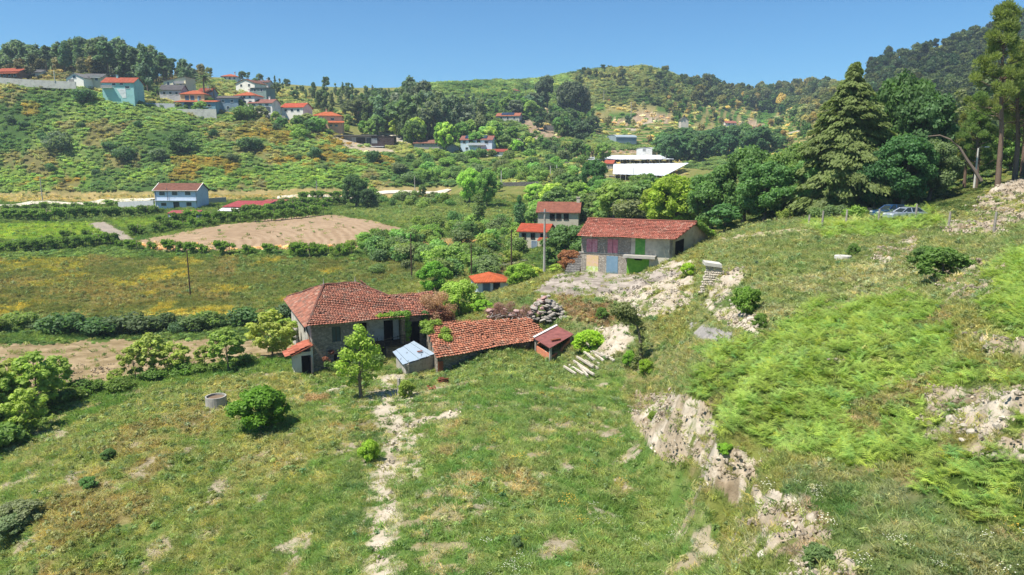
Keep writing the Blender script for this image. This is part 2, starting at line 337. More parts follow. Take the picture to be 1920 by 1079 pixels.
# road verge and hill
lay(pmask('-500,352 845,346 845,368 300,377 -500,383', 4, 3), (190, 168, 112), (160, 150, 92), n_mid)
HILL = '-500,140 120,156 240,190 420,215 560,222 700,280 860,325 860,350 300,360 -500,364'
lay(pmask(HILL, 4, 3), (80, 108, 52), (126, 144, 76), contrast(n_far, 2.2) * 0.45 + n_big * 0.55, gr=0, sb=1)
lay(pmask('-500,300 860,320 860,352 -500,358'), (96, 128, 50), (126, 146, 66), n_big, cov=0.55, cn=n_far, sb=0.9)
lay(pmask(HILL, 4, 3), (142, 138, 82), (122, 116, 72), n_mid, cov=0.12, cn=nz(16, 4, 37), sb=0.7)
for q, cv in (('190,315 420,285 610,250 690,270 720,300 560,325 400,335 180,345', 0.55), ('590,240 700,290 830,330 700,320 600,280', 0.5), ('-500,330 300,328 260,350 -500,352', 0.32), ('440,225 560,235 560,270 450,262', 0.3), ('40,195 170,195 170,215 40,215', 0.25)):
    lay(pmask(q, 16, 5), (150, 128, 44), (120, 116, 50), n_mid, cov=cv * .8, cn=nz(11, 4, 41), sb=1)
lay(pmask('530,215 600,232 600,262 545,246'), (176, 156, 100), (150, 140, 86), n_mid, cov=0.8, sb=0.1)
lay(pmask('618,256 700,270 740,284 690,290 640,272', 4, 2), (214, 198, 172), (198, 180, 150), n_mid, sb=0, cov=0.9)
lay(pmask('690,245 790,262 800,276 700,262', 3, 2), (208, 200, 186), (196, 186, 168), n_mid, sb=0)
lay(pmask('120,150 400,152 560,170 640,215 700,240 590,232 520,222 400,215 240,190', 5, 3), (92, 116, 56), (150, 144, 92), n_big, sb=.55)
lay(pmask('700,262 860,280 870,300 1090,300 1090,345 860,352 860,325 740,285', 4, 3), (98, 128, 56), (146, 146, 84), n_big, sb=.35)
# middle distance hills
lay(pmask('840,150 1100,130 1500,170 1500,330 1080,300 860,290 700,240 700,180', 4, 3), (72, 98, 46), (124, 140, 74), contrast(n_far, 2) * 0.4 + n_big * 0.6, sb=0.9)
band = 0.5 + 0.5 * np.sin(Z_ * 2.6 + nz(40, 2, 3) * 5)
lay(pmask('1080,170 1440,190 1560,300 1260,285 1080,250', 6, 3), (86, 122, 50), (166, 154, 100), band * 0.7 + n_mid * 0.3, sb=0.14)
lay(pmask('1060,130 1270,128 1560,175 1560,215 1280,195 1100,200', 6, 4), (64, 92, 42), (130, 130, 74), n_far * 0.4 + n_big * 0.6, sb=1)
for q in ('1190,208 1262,212 1250,234 1184,230', '968,226 1030,224 1062,262 1000,262', '1150,226 1180,228 1176,236 1150,234', '1000,205 1030,205 1030,218 1000,216', '1090,280 1240,284 1270,292 1090,288', '1385,225 1440,232 1420,262 1390,262'):
    lay(pmask(q, 4, 2), (206, 184, 152), (170, 144, 118), n_mid, sb=0.05, gr=0.2, cov=0.85)
lay(pmask('1075,286 1270,290 1290,330 1075,336', 4, 2), (178, 160, 116), (140, 140, 84), n_mid, sb=0.1)
for ln in ('1172,242 1198,244 1192,236 1222,228', '970,262 1010,262', '1380,272 1420,266 1500,246'):
    lay(lmask(ln, 2.0, 1, 1), (206, 192, 170), (196, 180, 156), gr=0, sb=0)
lay(pmask('1640,130 1960,30 2500,30 2500,300 1960,330 1750,330 1560,280', 4, 3), (52, 76, 36), (92, 106, 58), n_big, sb=1, gr=0)
lay(pmask('-500,100 380,110 380,160 300,160 200,150 -500,150', 3, 2), (80, 90, 50), (140, 124, 80), n_mid, gr=0, sb=0.3)
lay(pmask('1460,340 1900,320 1820,395 1560,408 1400,420 1200,420 1200,400', 6, 3), (70, 92, 40), (120, 124, 66), n_mid, sb=0.5)
_gm = sstep(.25, .6, GR)[..., None]; _gt = contrast(n_sm)[..., None]
COLG = COL * _gm + (pal((112, 132, 62)) * (1 - _gt) + pal((150, 150, 88)) * _gt) * (1 - _gm)
# relief
_rg = 1 - np.abs(2 * nz(1.0, 4, 231) - 1)
Zf = Z_ + (nz(1.6, 4, 201) - 0.5) * (0.16 + 1.0 * RO) + (nz(0.45, 3, 211) - 0.5) * (0.06 + 0.5 * RO) + (_rg - .7) * RO * .55 + (nz(7, 3, 221) - 0.5) * np.clip(SB, 0, 1) * np.clip(Y_ / 200 - 0.4, 0, 1) * 3.0
GPOS = np.stack([X_, Y_, Zf], -1)
ii = (np.arange(NR - 1)[:, None] * NA + np.arange(NA - 1)[None]).ravel()
quads = np.stack([ii, ii + 1, ii + NA + 1, ii + NA], -1)
M_ground = ground_mat()
me = mkmesh('ground', GPOS.reshape(-1, 3), quads, M_ground, {'col': ('POINT', 'FLOAT_COLOR', np.concatenate([np.clip(COL, 0, 1), np.ones(X_.shape + (1,))], -1).reshape(-1, 4))}, smooth=True)
tag(link('ground', me), 'grassy hillside and valley floor with fields, banks and paths', 'ground', kind='structure')
def gz(x, y):
    """ground height under world x, y"""
    x = np.asarray(x, float); y = np.maximum(np.asarray(y, float), 11.6)
    return CAMZ + elev(x / y, y) * y
def G(px, py, ymin=11):
    """world point where photo pixel meets the ground"""
    Y = hitY(px, py, ymin); s, t = ray(px, py); return Vector((s * Y, Y, float(gz(s * Y, Y))))

# the slope goes on beside and behind the drone, outside the finely built wedge
gx, gy = np.meshgrid(np.arange(-150, 150.1, 1.25), np.arange(-60, 130, 1.25)); yy = np.maximum(gy, 11.6); ss = np.clip(gx / yy, -1.015, 1.015)
gzv = CAMZ + elev(ss, yy) * yy - .06 + (fbm(gx, gy, 5, 3, 5) - .5) * .5 * (np.abs(gx) > yy * 1.03); ny, nx = gx.shape
fi = [[j * nx + i, j * nx + i + 1, (j + 1) * nx + i + 1, (j + 1) * nx + i] for j in range(ny - 1) for i in range(nx - 1) if gy[j, i] < 11.2 or abs(gx[j, i] + .6) > 1.02 * gy[j, i] - 1.6]
tt = contrast(fbm(gx, gy, 3, 4, 9))[..., None]; cc = pal((112, 134, 62)) * (1 - tt) + pal((160, 154, 100)) * tt
me = mkmesh('ground', np.stack([gx, gy, gzv], -1).reshape(-1, 3), fi, M_ground, {'col': ('POINT', 'FLOAT_COLOR', np.concatenate([cc, np.ones(gx.shape + (1,))], -1).reshape(-1, 4))}, smooth=True)
tag(link('ground', me), 'grassy slope continuing outside the view', 'ground', kind='structure')
# ---------------------------------------------------------------- foliage prototypes
rs = np.random.RandomState(7); rnd = random.Random(11)
def unit(v): return v / np.maximum(np.linalg.norm(v, axis=-1, keepdims=True), 1e-9)
def leaves(blobs, n, ls, el=1.5, up=0.35, shell=0.5, squash=0.75, seed=0, floor=0.0):
    """leaf quads spread through blobs (x,y,z,r); returns V,F,v"""
    r_ = np.random.RandomState(seed); B = np.array(blobs, float); wgt = B[:, 3] ** 2; k = r_.choice(len(B), n, p=wgt / wgt.sum())
    d = unit(r_.normal(size=(n, 3))); rad = (r_.rand(n) ** (1 / 3.0) * (1 - shell) + shell * (1 - 0.25 * r_.rand(n))) * (1 + .45 * r_.rand(n) ** 4)
    P = B[k, :3] + d * (B[k, 3] * rad)[:, None] * np.array([1, 1, squash])
    P[:, 2] = np.maximum(P[:, 2], floor)
    nn = unit(d * 0.8 + np.array([0, 0, up]) + r_.normal(size=(n, 3)) * 0.55)
    a = unit(np.cross(nn, r_.normal(size=(n, 3)))); b = np.cross(nn, a)
    s = ls * (0.65 + 0.7 * r_.rand(n))[:, None]; a = a * s * el; b = b * s
    V = np.stack([P - a, P - b * 0.9 + a * 0.1, P + a, P + b * 0.9 + a * 0.1], 1).reshape(-1, 3)
    Fq = np.arange(n * 4).reshape(n, 4)
    bv = r_.rand(len(B)); v = np.clip(0.45 * bv[k] + 0.55 * r_.rand(n), 0, 1)
    return V, Fq, v
def tube(pts, rad, k=6):
    pts = [Vector(p) for p in pts]; V = []; Fc = []
    for i, p in enumerate(pts):
        d = (pts[min(i + 1, len(pts) - 1)] - pts[max(i - 1, 0)]).normalized()
        a = d.orthogonal().normalized(); b = d.cross(a)
        for j in range(k):
            t = 2 * math.pi * j / k; V.append(p + (a * math.cos(t) + b * math.sin(t)) * rad[i])
    for i in range(len(pts) - 1):
        for j in range(k): Fc.append([i * k + j, i * k + (j + 1) % k, (i + 1) * k + (j + 1) % k, (i + 1) * k + j])
    Fc.append([(len(pts) - 1) * k + j for j in range(k)])
    return V, Fc
def joinm(parts):
    V = []; Fc = []
    for v, f in parts:
        o = len(V); V += [tuple(x) for x in v]; Fc += [[i + o for i in q] for q in f]
    return V, Fc
def bark_mat():
    s = N('bark'); n = s.noise(6, 4); s.pbr(s.mix(n, (0.11, 0.085, 0.06), (0.25, 0.21, 0.165)), 0.95, 0.1, s.bump(n, 0.5, 0.05)); return s.m
def bark_pine():
    s = N('pine_bark'); n = s.noise(5, 4); s.pbr(s.mix(n, (0.10, 0.065, 0.045), (0.24, 0.17, 0.125)), 0.95, 0.1); return s.m
M_bark = bark_mat(); M_pbark = bark_pine()
M_leaf = leaf_mat('foliage', 'obj', 0.5); M_ileaf = leaf_mat('ground_foliage', 'inst', 0.45, 0.85, 1.4)
def limbs(h, blobs, r0, n, lean=0.0, seed=0, top=0.85):
    r_ = random.Random(seed); parts = []
    pts = [(lean * (t ** 1.5) * h + 0.012 * h * math.sin(5 * t + seed), 0.012 * h * math.cos(4 * t), t * h * top) for t in (0, .2, .4, .6, .8, 1)]
    parts.append(tube(pts, [r0 * q for q in (1.25, .9, .75, .55, .35, .12)], 7))
    for b in r_.sample(list(blobs), min(n, len(blobs))):
        zz = max(0.12 * h, b[2] * r_.uniform(0.45, 0.8)); t = min(1, zz / (h * top)); p0 = Vector((lean * t ** 1.5 * h, 0, zz)); p1 = Vector(b[:3])
        mid = (p0 + p1) / 2 + Vector((0, 0, -0.03 * h)); q = r0 * 0.42 * (1 - 0.6 * t)
        parts.append(tube([p0, mid, p1], [q, q * 0.6, q * 0.2], 5))
    return joinm(parts)
PR = {}
def proto(key, h, blobs, n, ls, trunk, mat=None, **kw):
    V, Fq, v = leaves(blobs, n, ls, **kw); cm_ = mkmesh('crown', V, Fq, M_leaf, {'v': ('FACE', 'FLOAT', v)})
    tm = mkmesh('trunk', trunk[0], trunk[1], mat or M_bark, smooth=True) if trunk else None
    PR[key] = (h, tm, cm_)
def blob_round(h, R_, z0, n, seed, rr=(0.26, 0.42), top=1.0, flat=1.0):
    r_ = random.Random(seed); out = []
    for i in range(n):
        a = i * 2.399 + r_.uniform(-.4, .4); u = r_.uniform(-0.95, 1) if i % 3 else r_.uniform(.1, .9); q = math.sqrt(max(0, 1 - u * u)) * r_.uniform(0.5, 1.05)
        zc = (z0 + h * top) / 2; hz = (h * top - z0) / 2 * 0.82 * flat
        r = R_ * r_.uniform(*rr); out.append((math.cos(a) * q * (R_ - r * .5), math.sin(a) * q * (R_ - r * .5), zc + u * (hz - r * .3), r))
    return out
for i, sd_ in enumerate((3, 14, 25)):
    b = blob_round(10, 4.2, .7, 70, sd_, (.14, .32)); proto('oak%d' % i, 10, b, 21000, 0.14, limbs(10, b, 0.32, 9, 0.02, sd_), seed=sd_, shell=.12)
    b = blob_round(10, 4.0, .8, 40, sd_ + 50, (0.16, 0.32)); proto('tree%d' % i, 10, b, 2600, 0.36, limbs(10, b, 0.28, 4, 0.02, sd_), seed=sd_, shell=.6, el=1.2)
for i, sd_ in enumerate((5, 6, 7, 8)):      # tall gum trees: layered tufts and gaps over a bare stem
    r_ = random.Random(sd_); b = []
    for k in range(20):
        t = r_.uniform(0.25, 0.97); q = 2.6 * math.sin(min(1, (1.08 - t) * 1.7) * 1.5) * r_.uniform(.2, 1); a = r_.uniform(0, 6.28)
        b.append((q * math.cos(a), q * math.sin(a), t * 20, r_.uniform(0.9, 1.9) * (1.15 - 0.35 * t)))
    proto('gum%d' % i, 20, b, 1500, 0.42, limbs(20, b, 0.26, 6, 0.01, sd_, .93), seed=sd_, shell=.35, squash=1.15, up=0.1)
for i, sd_ in enumerate((31, 32)):          # large spreading gum trees
    b = blob_round(20, 6.5, 4, 30, sd_, (0.2, 0.34)); proto('biggum%d' % i, 20, b, 3600, 0.5, limbs(20, b, 0.5, 8, .01, sd_), seed=sd_, shell=.4, squash=1.1)
for i, sd_ in enumerate((41, 42, 43)):      # far pines: bare stem, flat topped tufts
    r_ = random.Random(sd_); b = []
    for k in range(15):
        t = r_.uniform(0.5, 0.97); q = 2.8 * (1.12 - t) ** .5 * r_.uniform(.4, 1.2); a = r_.uniform(0, 6.28)
        b.append((q * math.cos(a), q * math.sin(a), t * 18, r_.uniform(.8, 1.4)))
    proto('pine%d' % i, 18, b, 1300, 0.4, limbs(18, b, 0.24, 6, 0.015, sd_, .93), M_pbark, seed=sd_, shell=.3, squash=.6)
def poplar(key, n, ls, sd_):
    r_ = random.Random(sd_); b = []
    for k in range(22):
        t = r_.uniform(0.08, 1); q = 1.25 * math.sin(math.pi * min(1, t * .85 + .12)) ** .7; a = r_.uniform(0, 6.28)
        b.append((q * .55 * math.cos(a), q * .55 * math.sin(a), t * 9.4, r_.uniform(.5, .8) * (q + .25)))
    proto(key, 10, b, n, ls, limbs(10, b, .14, 5, 0, sd_), seed=sd_, squash=1.3, up=.1)
poplar('poplar0', 3000, .16, 51); poplar('poplar1', 3000, .16, 52)
for i, sd_ in enumerate((61, 62, 63)):      # young big leaved trees
    b = blob_round(5, 1.75, .4, 44, sd_, (.12, .26)); proto('sapling%d' % i, 5, b, 3600, .11, limbs(5, b, .07, 9, .02, sd_), seed=sd_, shell=.2, el=1.1, up=.5)
for i, sd_ in enumerate((71, 72, 73)):      # low bushes, far
    b = blob_round(2.2, 1.5, 0.0, 12, sd_, (.35, .55)); proto('bush%d' % i, 2.2, b, 1300, .105, limbs(2.2, b, .06, 4, 0, sd_), seed=sd_, shell=.5, floor=.02)
for i, sd_ in enumerate((76, 77, 78)):
    b = blob_round(5, 3.0, -.3, 60, sd_, (.12, .27)); proto('thicket%d' % i, 5, b, 11000, .1, limbs(5, b, .1, 6, 0, sd_), seed=sd_, shell=.4, floor=.05, up=.5)
b = blob_round(3, 1.75, .0, 50, 75, (.13, .3)); proto('nearbush', 3, b, 7000, .075, limbs(3, b, .09, 8, 0, 75), seed=75, shell=.35, up=.6)
for i, sd_ in enumerate((81, 82)):          # grape vine on its post
    r_ = random.Random(sd_); b = [(r_.uniform(-1.5, 1.5), r_.uniform(-.5, .5), r_.uniform(.8, 2.0), r_.uniform(.35, .6)) for k in range(11)]
    proto('vine%d' % i, 2.4, b, 900, .13, joinm([tube([(0, 0, 0), (.1, 0, .8), (0, .1, 1.5)], [.06, .045, .03]), tube([(.5, 0, 0), (.5, 0, 2.3)], [.05, .05], 4), tube([(0, .1, 1.5), (-.9, 0, 1.7)], [.03, .015], 4)]), seed=sd_, shell=.3, up=.6)
# slender leafy tree by the ruin
b = [(0.0, 0, 6.6, .55), (.15, 0, 6.0, .75), (-.5, .2, 5.4, .85), (.6, -.2, 5.3, .85), (.1, .5, 5.0, .9), (-1.1, 0, 4.3, .85), (1.2, .2, 4.4, .8), (.3, -.6, 4.2, .9), (-.4, .6, 3.9, .8), (-1.5, -.2, 3.4, .75), (1.0, -.3, 3.3, .8), (-.6, -.5, 3.0, .8), (.3, .4, 3.0, .7), (1.5, .1, 2.9, .6), (-1.4, .2, 2.6, .6), (.5, -.3, 2.2, .6), (-.5, .2, 1.9, .55), (1.0, .2, 1.9, .5), (-.9, -.2, 1.6, .4), (.5, .1, 1.3, .35)]
proto('slender', 7.2, [(x, y, z, r * .8) for x, y, z, r in b], 2900, .10, limbs(7.2, b, .15, 15, .01, 3, .88), seed=9, shell=.1, el=1.1, up=.6)
# thin leaning tree on the bank, leafy stem
b = [(-1.5, 0, 6.0, .85), (-2.3, .2, 5.6, .6), (-.9, -.2, 5.6, .8), (-1.7, .4, 5.2, .75), (-.6, .2, 5.0, .7), (-1.2, 0, 4.7, .6), (.0, 0, 4.6, .5), (.35, 0, 4.0, .4), (-.2, .1, 3.6, .38), (.35, .1, 3.0, .4), (.1, -.1, 2.4, .42), (.3, 0, 1.8, .45), (.0, .1, 1.2, .5), (.4, 0, .6, .55), (-.3, .1, .4, .5)]
t_ = joinm([tube([(.2, 0, 0), (.25, 0, 1.5), (.15, 0, 3), (-.2, 0, 4.3), (-1, 0, 5.3), (-1.6, 0, 6.1)], [.3, .2, .16, .11, .07, .03], 7)] + [tube([(-.2, 0, 4.3), ((x - .2) / 2, y / 2, (z + 4.3) / 2), (x, y, z)], [.06, .04, .012], 4) for x, y, z, r in b[:7]])
proto('leaning', 6.8, [(x, y, z, r * .85) for x, y, z, r in b], 4000, .075, t_, seed=19, shell=.1, el=1.5, up=.3)
# large cypress-like conifer: drooping layered boughs
def conifer():
    r_ = np.random.RandomState(5); V = []; v = []; blobs = []; z = 0.8; h = 20.0
    while z < 19.7:
        t = z / h; R_ = 7.0 * (1 - t) ** 0.8 * (1 if t > .16 else .85) * (1 - .45 * (t > .86)) + 0.25
        nb = int(7 + 9 * (1 - t)); ph = r_.rand() * 6.28
        for i in range(nb):
            a = ph + 6.283 * i / nb + r_.uniform(-.25, .25); L = R_ * r_.uniform(.7, 1.15) * (1 + .16 * math.sin(a * 2 + z * .7)); ca, sa = math.cos(a), math.sin(a)
            bv = r_.rand(); zz = z + r_.uniform(-.35, .35); m = int(190 + 260 * (1 - t))
            q = r_.rand(m) ** .6; wd = 0.22 * L * (1.25 - q) + .22
            lat = r_.normal(size=m) * wd * .6; up_ = 0.12 * L * np.sin(q * 2.3) - .3 * L * q * q * (.5 if t > .6 else 1) - np.abs(lat) * .35 + r_.normal(size=m) * .12
            P = np.stack([ca * q * L - sa * lat, sa * q * L + ca * lat, zz + up_], -1)
            dr = unit(np.stack([np.full(m, ca), np.full(m, sa), -.75 - .5 * r_.rand(m)], -1) + r_.normal(size=(m, 3)) * .35)
            sd2 = unit(np.cross(dr, np.array([0, 0, 1.]) + r_.normal(size=(m, 3)) * .3))
            s = (.13 + .11 * r_.rand(m))[:, None] * (1.15 - .35 * t)
            V.append(np.stack([P - dr * s * 1.3, P - sd2 * s * .62, P + dr * s * 1.5, P + sd2 * s * .62], 1).reshape(-1, 3)); v.append(np.clip(.45 * bv + .15 * q + .4 * r_.rand(m), 0, 1))
        z += 0.62 - .28 * t
    V = np.concatenate(V); v = np.concatenate(v)
    cr = mkmesh('crown', V, np.arange(len(V)).reshape(-1, 4), M_leaf, {'v': ('FACE', 'FLOAT', v)})
    tv, tf = tube([(0, 0, 0), (0, 0, 8), (.1, 0, 19.3)], [.55, .38, .04], 8); PR['conifer'] = (20, mkmesh('trunk', tv, tf, M_bark, smooth=True), cr)
conifer()
# near maritime pines: long bare stems, needle tufts
def nearpine(key, h, sd_, z0, wid):
    r_ = random.Random(sd_); b = []; parts = [tube([(0, 0, 0), (.15, 0, h * .3), (-.1, .1, h * .6), (0, 0, h * .95)], [.3, .22, .16, .05], 8)]
    for k in range(96):
        t = r_.random() ** .8; z = h * (z0 + (1 - z0) * t); q = wid * (1 - t) ** .7 * r_.uniform(.35, 1.1) + .15; a = r_.uniform(0, 6.28)
        p = (q * math.cos(a), q * math.sin(a), z + .35 * q); b.append((*p, r_.uniform(.38, .75))); parts.append(tube([(0, 0, z - .3), (p[0] * .5, p[1] * .5, z), p], [.06, .04, .015], 4))
    n = 24000; rr = np.random.RandomState(sd_); B = np.array(b); k = rr.randint(0, len(B), n); d = unit(rr.normal(size=(n, 3))); P = B[k, :3] + d * (B[k, 3] * rr.rand(n) ** .5)[:, None]
    dr = unit(d + np.array([0, 0, .8]) + rr.normal(size=(n, 3)) * .4); s2 = unit(np.cross(dr, rr.normal(size=(n, 3)))); V = np.stack([P - dr * .18, P - s2 * .04, P + dr * .22, P + s2 * .04], 1).reshape(-1, 3)
    PR[key] = (h, mkmesh('trunk', *joinm(parts), M_pbark, smooth=True), mkmesh('crown', V, np.arange(len(V)).reshape(-1, 4), M_leaf, {'v': ('FACE', 'FLOAT', np.clip(.4 * rr.rand(len(B))[k] + .6 * rr.rand(n), 0, 1))}))
nearpine('npine0', 20, 3, .36, 3.4); nearpine('npine1', 15, 4, .25, 2.8)
# palm
def palm():
    V = []; Fc = []; r_ = random.Random(2)
    for k in range(26):
        a = k * 2.4; el_ = r_.uniform(-.3, 1.2); L = 2.2; pr = None
        for j in range(6):
            t = j / 5; x = L * t * math.cos(el_ * (1 - t * .6)); z = 6 + L * (math.sin(el_) * t - .55 * t * t); wd = .28 * math.sin(math.pi * min(1, t + .12)) + .02
            c = Vector((x * math.cos(a), x * math.sin(a), z)); sd2 = Vector((-math.sin(a), math.cos(a), 0)) * wd
            o = len(V); V += [c - sd2 - Vector((0, 0, .12)), c, c + sd2 - Vector((0, 0, .12))]
            if pr is not None: Fc += [[pr, pr + 1, o + 1, o], [pr + 1, pr + 2, o + 2, o + 1]]
            pr = o
    PR['palm'] = (7, mkmesh('trunk', *tube([(0, 0, 0), (.1, 0, 3), (0, 0, 6)], [.25, .2, .18]), M_bark), mkmesh('crown', V, Fc, M_leaf, {'v': ('FACE', 'FLOAT', np.random.rand(len(Fc)))}))
palm()
def plant(key, px, py=None, top=None, Y=None, h=None, tint=(0.05, 0.09, 0.03), name='tree', label='', cat='tree', group=None, w=1.0, rz=None, ymin=11, sink=0.0):
    H, tm, cm_ = PR[key]
    if Y is None: Y = hitY(px, py, ymin); s = ray(px, py)[0]
    else: s = (px - 960) / F
    X = s * Y; z = float(gz(X, Y))
    if h is None:
        d = depth((X, Y, z)); h = (py - top) / F * d * 1.02
    k = h / H; e = empty(name, (X, Y, z - sink - 0.05), rnd.uniform(0, 6.28) if rz is None else rz); e.scale = (k * w * rnd.uniform(.9, 1.12), k * w * rnd.uniform(.9, 1.12), k); e.rotation_euler[0] = rnd.gauss(0, .03)
    if tm: link('trunk', tm, e)
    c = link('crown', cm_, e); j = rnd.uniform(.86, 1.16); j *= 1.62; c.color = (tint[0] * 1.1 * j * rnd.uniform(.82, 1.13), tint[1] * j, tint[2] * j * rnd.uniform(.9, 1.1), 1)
    tag(e, label, cat, group); return e
# ---------------------------------------------------------------- ground cover scattered as stuff (real geometry on points)
def tri_tuft(n, h, spread, wd, seed, lean=.85):
    r_ = np.random.RandomState(seed); a = r_.rand(n) * 6.28; r = r_.rand(n) ** .5 * spread; B = np.stack([r * np.cos(a), r * np.sin(a), np.full(n, -.03)], -1)
    hh = h * (.5 + .6 * r_.rand(n)); dr = r_.normal(size=(n, 2)) * lean; T = B + np.stack([dr[:, 0] * hh, dr[:, 1] * hh, hh], -1); b2 = r_.rand(n) * 6.28
    s2 = np.stack([np.cos(b2), np.sin(b2), 0 * b2], -1) * wd; M_ = (B + T) / 2 + np.array([0, 0, h * .12])
    V = np.stack([B - s2 * .8, B + s2 * .8, M_ + s2, T, M_ - s2], 1).reshape(-1, 3); Fq = [[5 * i, 5 * i + 1, 5 * i + 2, 5 * i + 3, 5 * i + 4] for i in range(n)]
    return V, Fq, r_.rand(n)
def fern(seed):
    r_ = random.Random(seed); V = []; Fc = []; v = []
    for k in range(10):
        a = k * .66 + r_.uniform(-.2, .2); L = r_.uniform(.4, 1.0); up_ = r_.uniform(.5, 1.7); bv = r_.random(); n = 9
        for j in range(n):
            t = (j + .6) / n; rr = L * t; z = .1 + up_ * (t * 1.1 - t * t * .75) * .95; wd = .30 * (1 - t) ** .8 * (0.45 + min(1, t * 3) * .55) + .02
            c = Vector((rr * math.cos(a), rr * math.sin(a), z)); f = Vector((math.cos(a), math.sin(a), .1)); sd2 = Vector((-math.sin(a), math.cos(a), 0)); q = L / n * .6
            for sg in (-1, 1):
                o = len(V); V += [c - f * q * .5, c + f * q * .5, c + sd2 * sg * wd + f * (q * 1.3) - Vector((0, 0, wd * .25))]; Fc.append([o, o + 1, o + 2]); v.append(min(1, .5 * bv + .5 * r_.random()))
    return V, Fc, v
def stuff_src(name, V, Fc, v, mat=None):
    o = bpy.data.objects.new(name, mkmesh(name, V, Fc, mat or M_ileaf, {'v': ('FACE', 'FLOAT', v)})); return o
def gn_scatter(name, label, cat, srcs, P, SCL, ROT, CO):
    n = len(P); print('scatter', name, n)
    col_ = bpy.data.collections.new(name + '_pieces')
    for s in srcs: col_.objects.link(s)
    me = bpy.data.meshes.new(name); me.vertices.add(n); me.vertices.foreach_set('co', np.asarray(P, np.float32).ravel()); me.update()
    for an, typ, arr in (('scl', 'FLOAT_VECTOR', SCL), ('rot', 'FLOAT_VECTOR', ROT), ('col', 'FLOAT_COLOR', np.concatenate([CO, np.ones((n, 1))], 1)), ('pick', 'INT', np.random.RandomState(3).randint(0, len(srcs), n))):
        a = me.attributes.new(an, typ, 'POINT')
        if typ == 'INT': a.data.foreach_set('value', np.asarray(arr, np.int32))
        else: a.data.foreach_set('color' if typ == 'FLOAT_COLOR' else 'vector', np.asarray(arr, np.float32).ravel())
    g = bpy.data.node_groups.new(name, 'GeometryNodeTree'); g.interface.new_socket('Geometry', in_out='INPUT', socket_type='NodeSocketGeometry'); g.interface.new_socket('Geometry', in_out='OUTPUT', socket_type='NodeSocketGeometry')
    gi = g.nodes.new('NodeGroupInput'); go = g.nodes.new('NodeGroupOutput'); ip = g.nodes.new('GeometryNodeInstanceOnPoints'); ci = g.nodes.new('GeometryNodeCollectionInfo')
    ci.inputs[0].default_value = col_; ci.inputs[1].default_value = True; ci.inputs[2].default_value = True
    def na(an, typ):
        x = g.nodes.new('GeometryNodeInputNamedAttribute'); x.data_type = typ; x.inputs[0].default_value = an; return x.outputs[0]
    L = g.links.new; L(gi.outputs[0], ip.inputs['Points']); L(ci.outputs[0], ip.inputs['Instance']); ip.inputs['Pick Instance'].default_value = True
    L(na('pick', 'INT'), ip.inputs['Instance Index']); L(na('scl', 'FLOAT_VECTOR'), ip.inputs['Scale'])
    e2r = g.nodes.new('FunctionNodeEulerToRotation'); L(na('rot', 'FLOAT_VECTOR'), e2r.inputs[0]); L(e2r.outputs[0], ip.inputs['Rotation']); L(ip.outputs[0], go.inputs[0])
    o = link(name, me); m = o.modifiers.new('scatter', 'NODES'); m.node_group = g
    tag(o, label, cat, kind='stuff'); return o
CELL = np.abs(np.gradient(az))[None, :] * Y_ * np.gradient(YR)[:, None]
FR = (PX > -330) & (PX < 2250) & (PY < 1300) & vis
def pick(dens, seed, near_col=False):
    """sample grid cells with density per square metre"""
    r_ = np.random.RandomState(seed); lam = dens * CELL * FR; k = r_.poisson(lam); idx = np.repeat(np.arange(k.size), k.ravel())
    j, i = np.unravel_index(idx, X_.shape); dj = r_.rand(len(j)) - .5; di = r_.rand(len(i)) - .5
    yy = Y_[j, i] + dj * np.gradient(YR)[j]; ss = S_[j, i] + di * (az[1] - az[0])
    P = np.stack([ss * yy, yy, Zf[j, i] + (elev(ss, yy) * yy - E_[j, i] * Y_[j, i])], -1)
    return P, (COLG if near_col else COL)[j, i], j, i, r_
def scat(name, label, cat, srcs, dens, size, seed, cvar=.18, tint=None, zs=1.0, sizevar=.45, warm=0.0, colf=1.0, mixl=.75):
    P, c, j, i, r_ = pick(dens, seed, name in ('grass', 'weeds')); n = len(P); s = (size[j, i] if isinstance(size, np.ndarray) else size) * (1 - sizevar + 2 * sizevar * r_.rand(n))
    SCL = np.stack([s, s, s * zs * (.75 + .5 * r_.rand(n))], -1); _rt = .3 if name == 'ferns' else .12; ROT = np.stack([r_.normal(size=n) * _rt, r_.normal(size=n) * _rt, r_.rand(n) * 6.28], -1)
    if tint is not None: c = np.array(tint)[None] * mixl + c * 1.9 * (1 - mixl) if not isinstance(tint, np.ndarray) else tint[j, i]
    c = c * .86 + c.mean(1, keepdims=True) * .14; c = c * colf * (1 + cvar * r_.normal(size=(n, 1))); wv = warm * r_.normal(size=(n, 1)); c = c * np.concatenate([1 + wv, 1 + .2 * wv, 1 - .8 * wv], 1)
    return gn_scatter(name, label, cat, srcs, P, SCL, ROT, np.clip(c, .005, .9))
# ---------------------------------------------------------------- grass, ferns, scrub, flowers
near = np.clip(30.0 / Y_, 0, 1.6)
GSZ = np.clip((Y_ / 30.0) ** .55, .8, 3.0)
g_src = [stuff_src('grass_tuft%d' % i, *tri_tuft(26, .26, .30, .014, 100 + i)) for i in range(3)]
w_src = []
for i in range(3):
    bb = blob_round(.26, .2, .02, 5, 300 + i, (.4, .6)); w_src.append(stuff_src('weed%d' % i, *leaves(bb, 46, .038, seed=i, shell=.2, floor=.0, el=1.4)))
gd = np.clip(GR, 0, 1) * np.clip(n_mid * 1.6 - .1, .35, 1.1)
LIM = ((Y_ < 165) & (PY > 380)) | ((Y_ < 262) & (SB < .3) & (PY > 366))
scat('grass', 'green and straw coloured meadow grass over the near slopes', 'grass', g_src, gd * 34 * near ** 1.6 * LIM, GSZ * .72, 1, cvar=.2, warm=.09, colf=2.45)
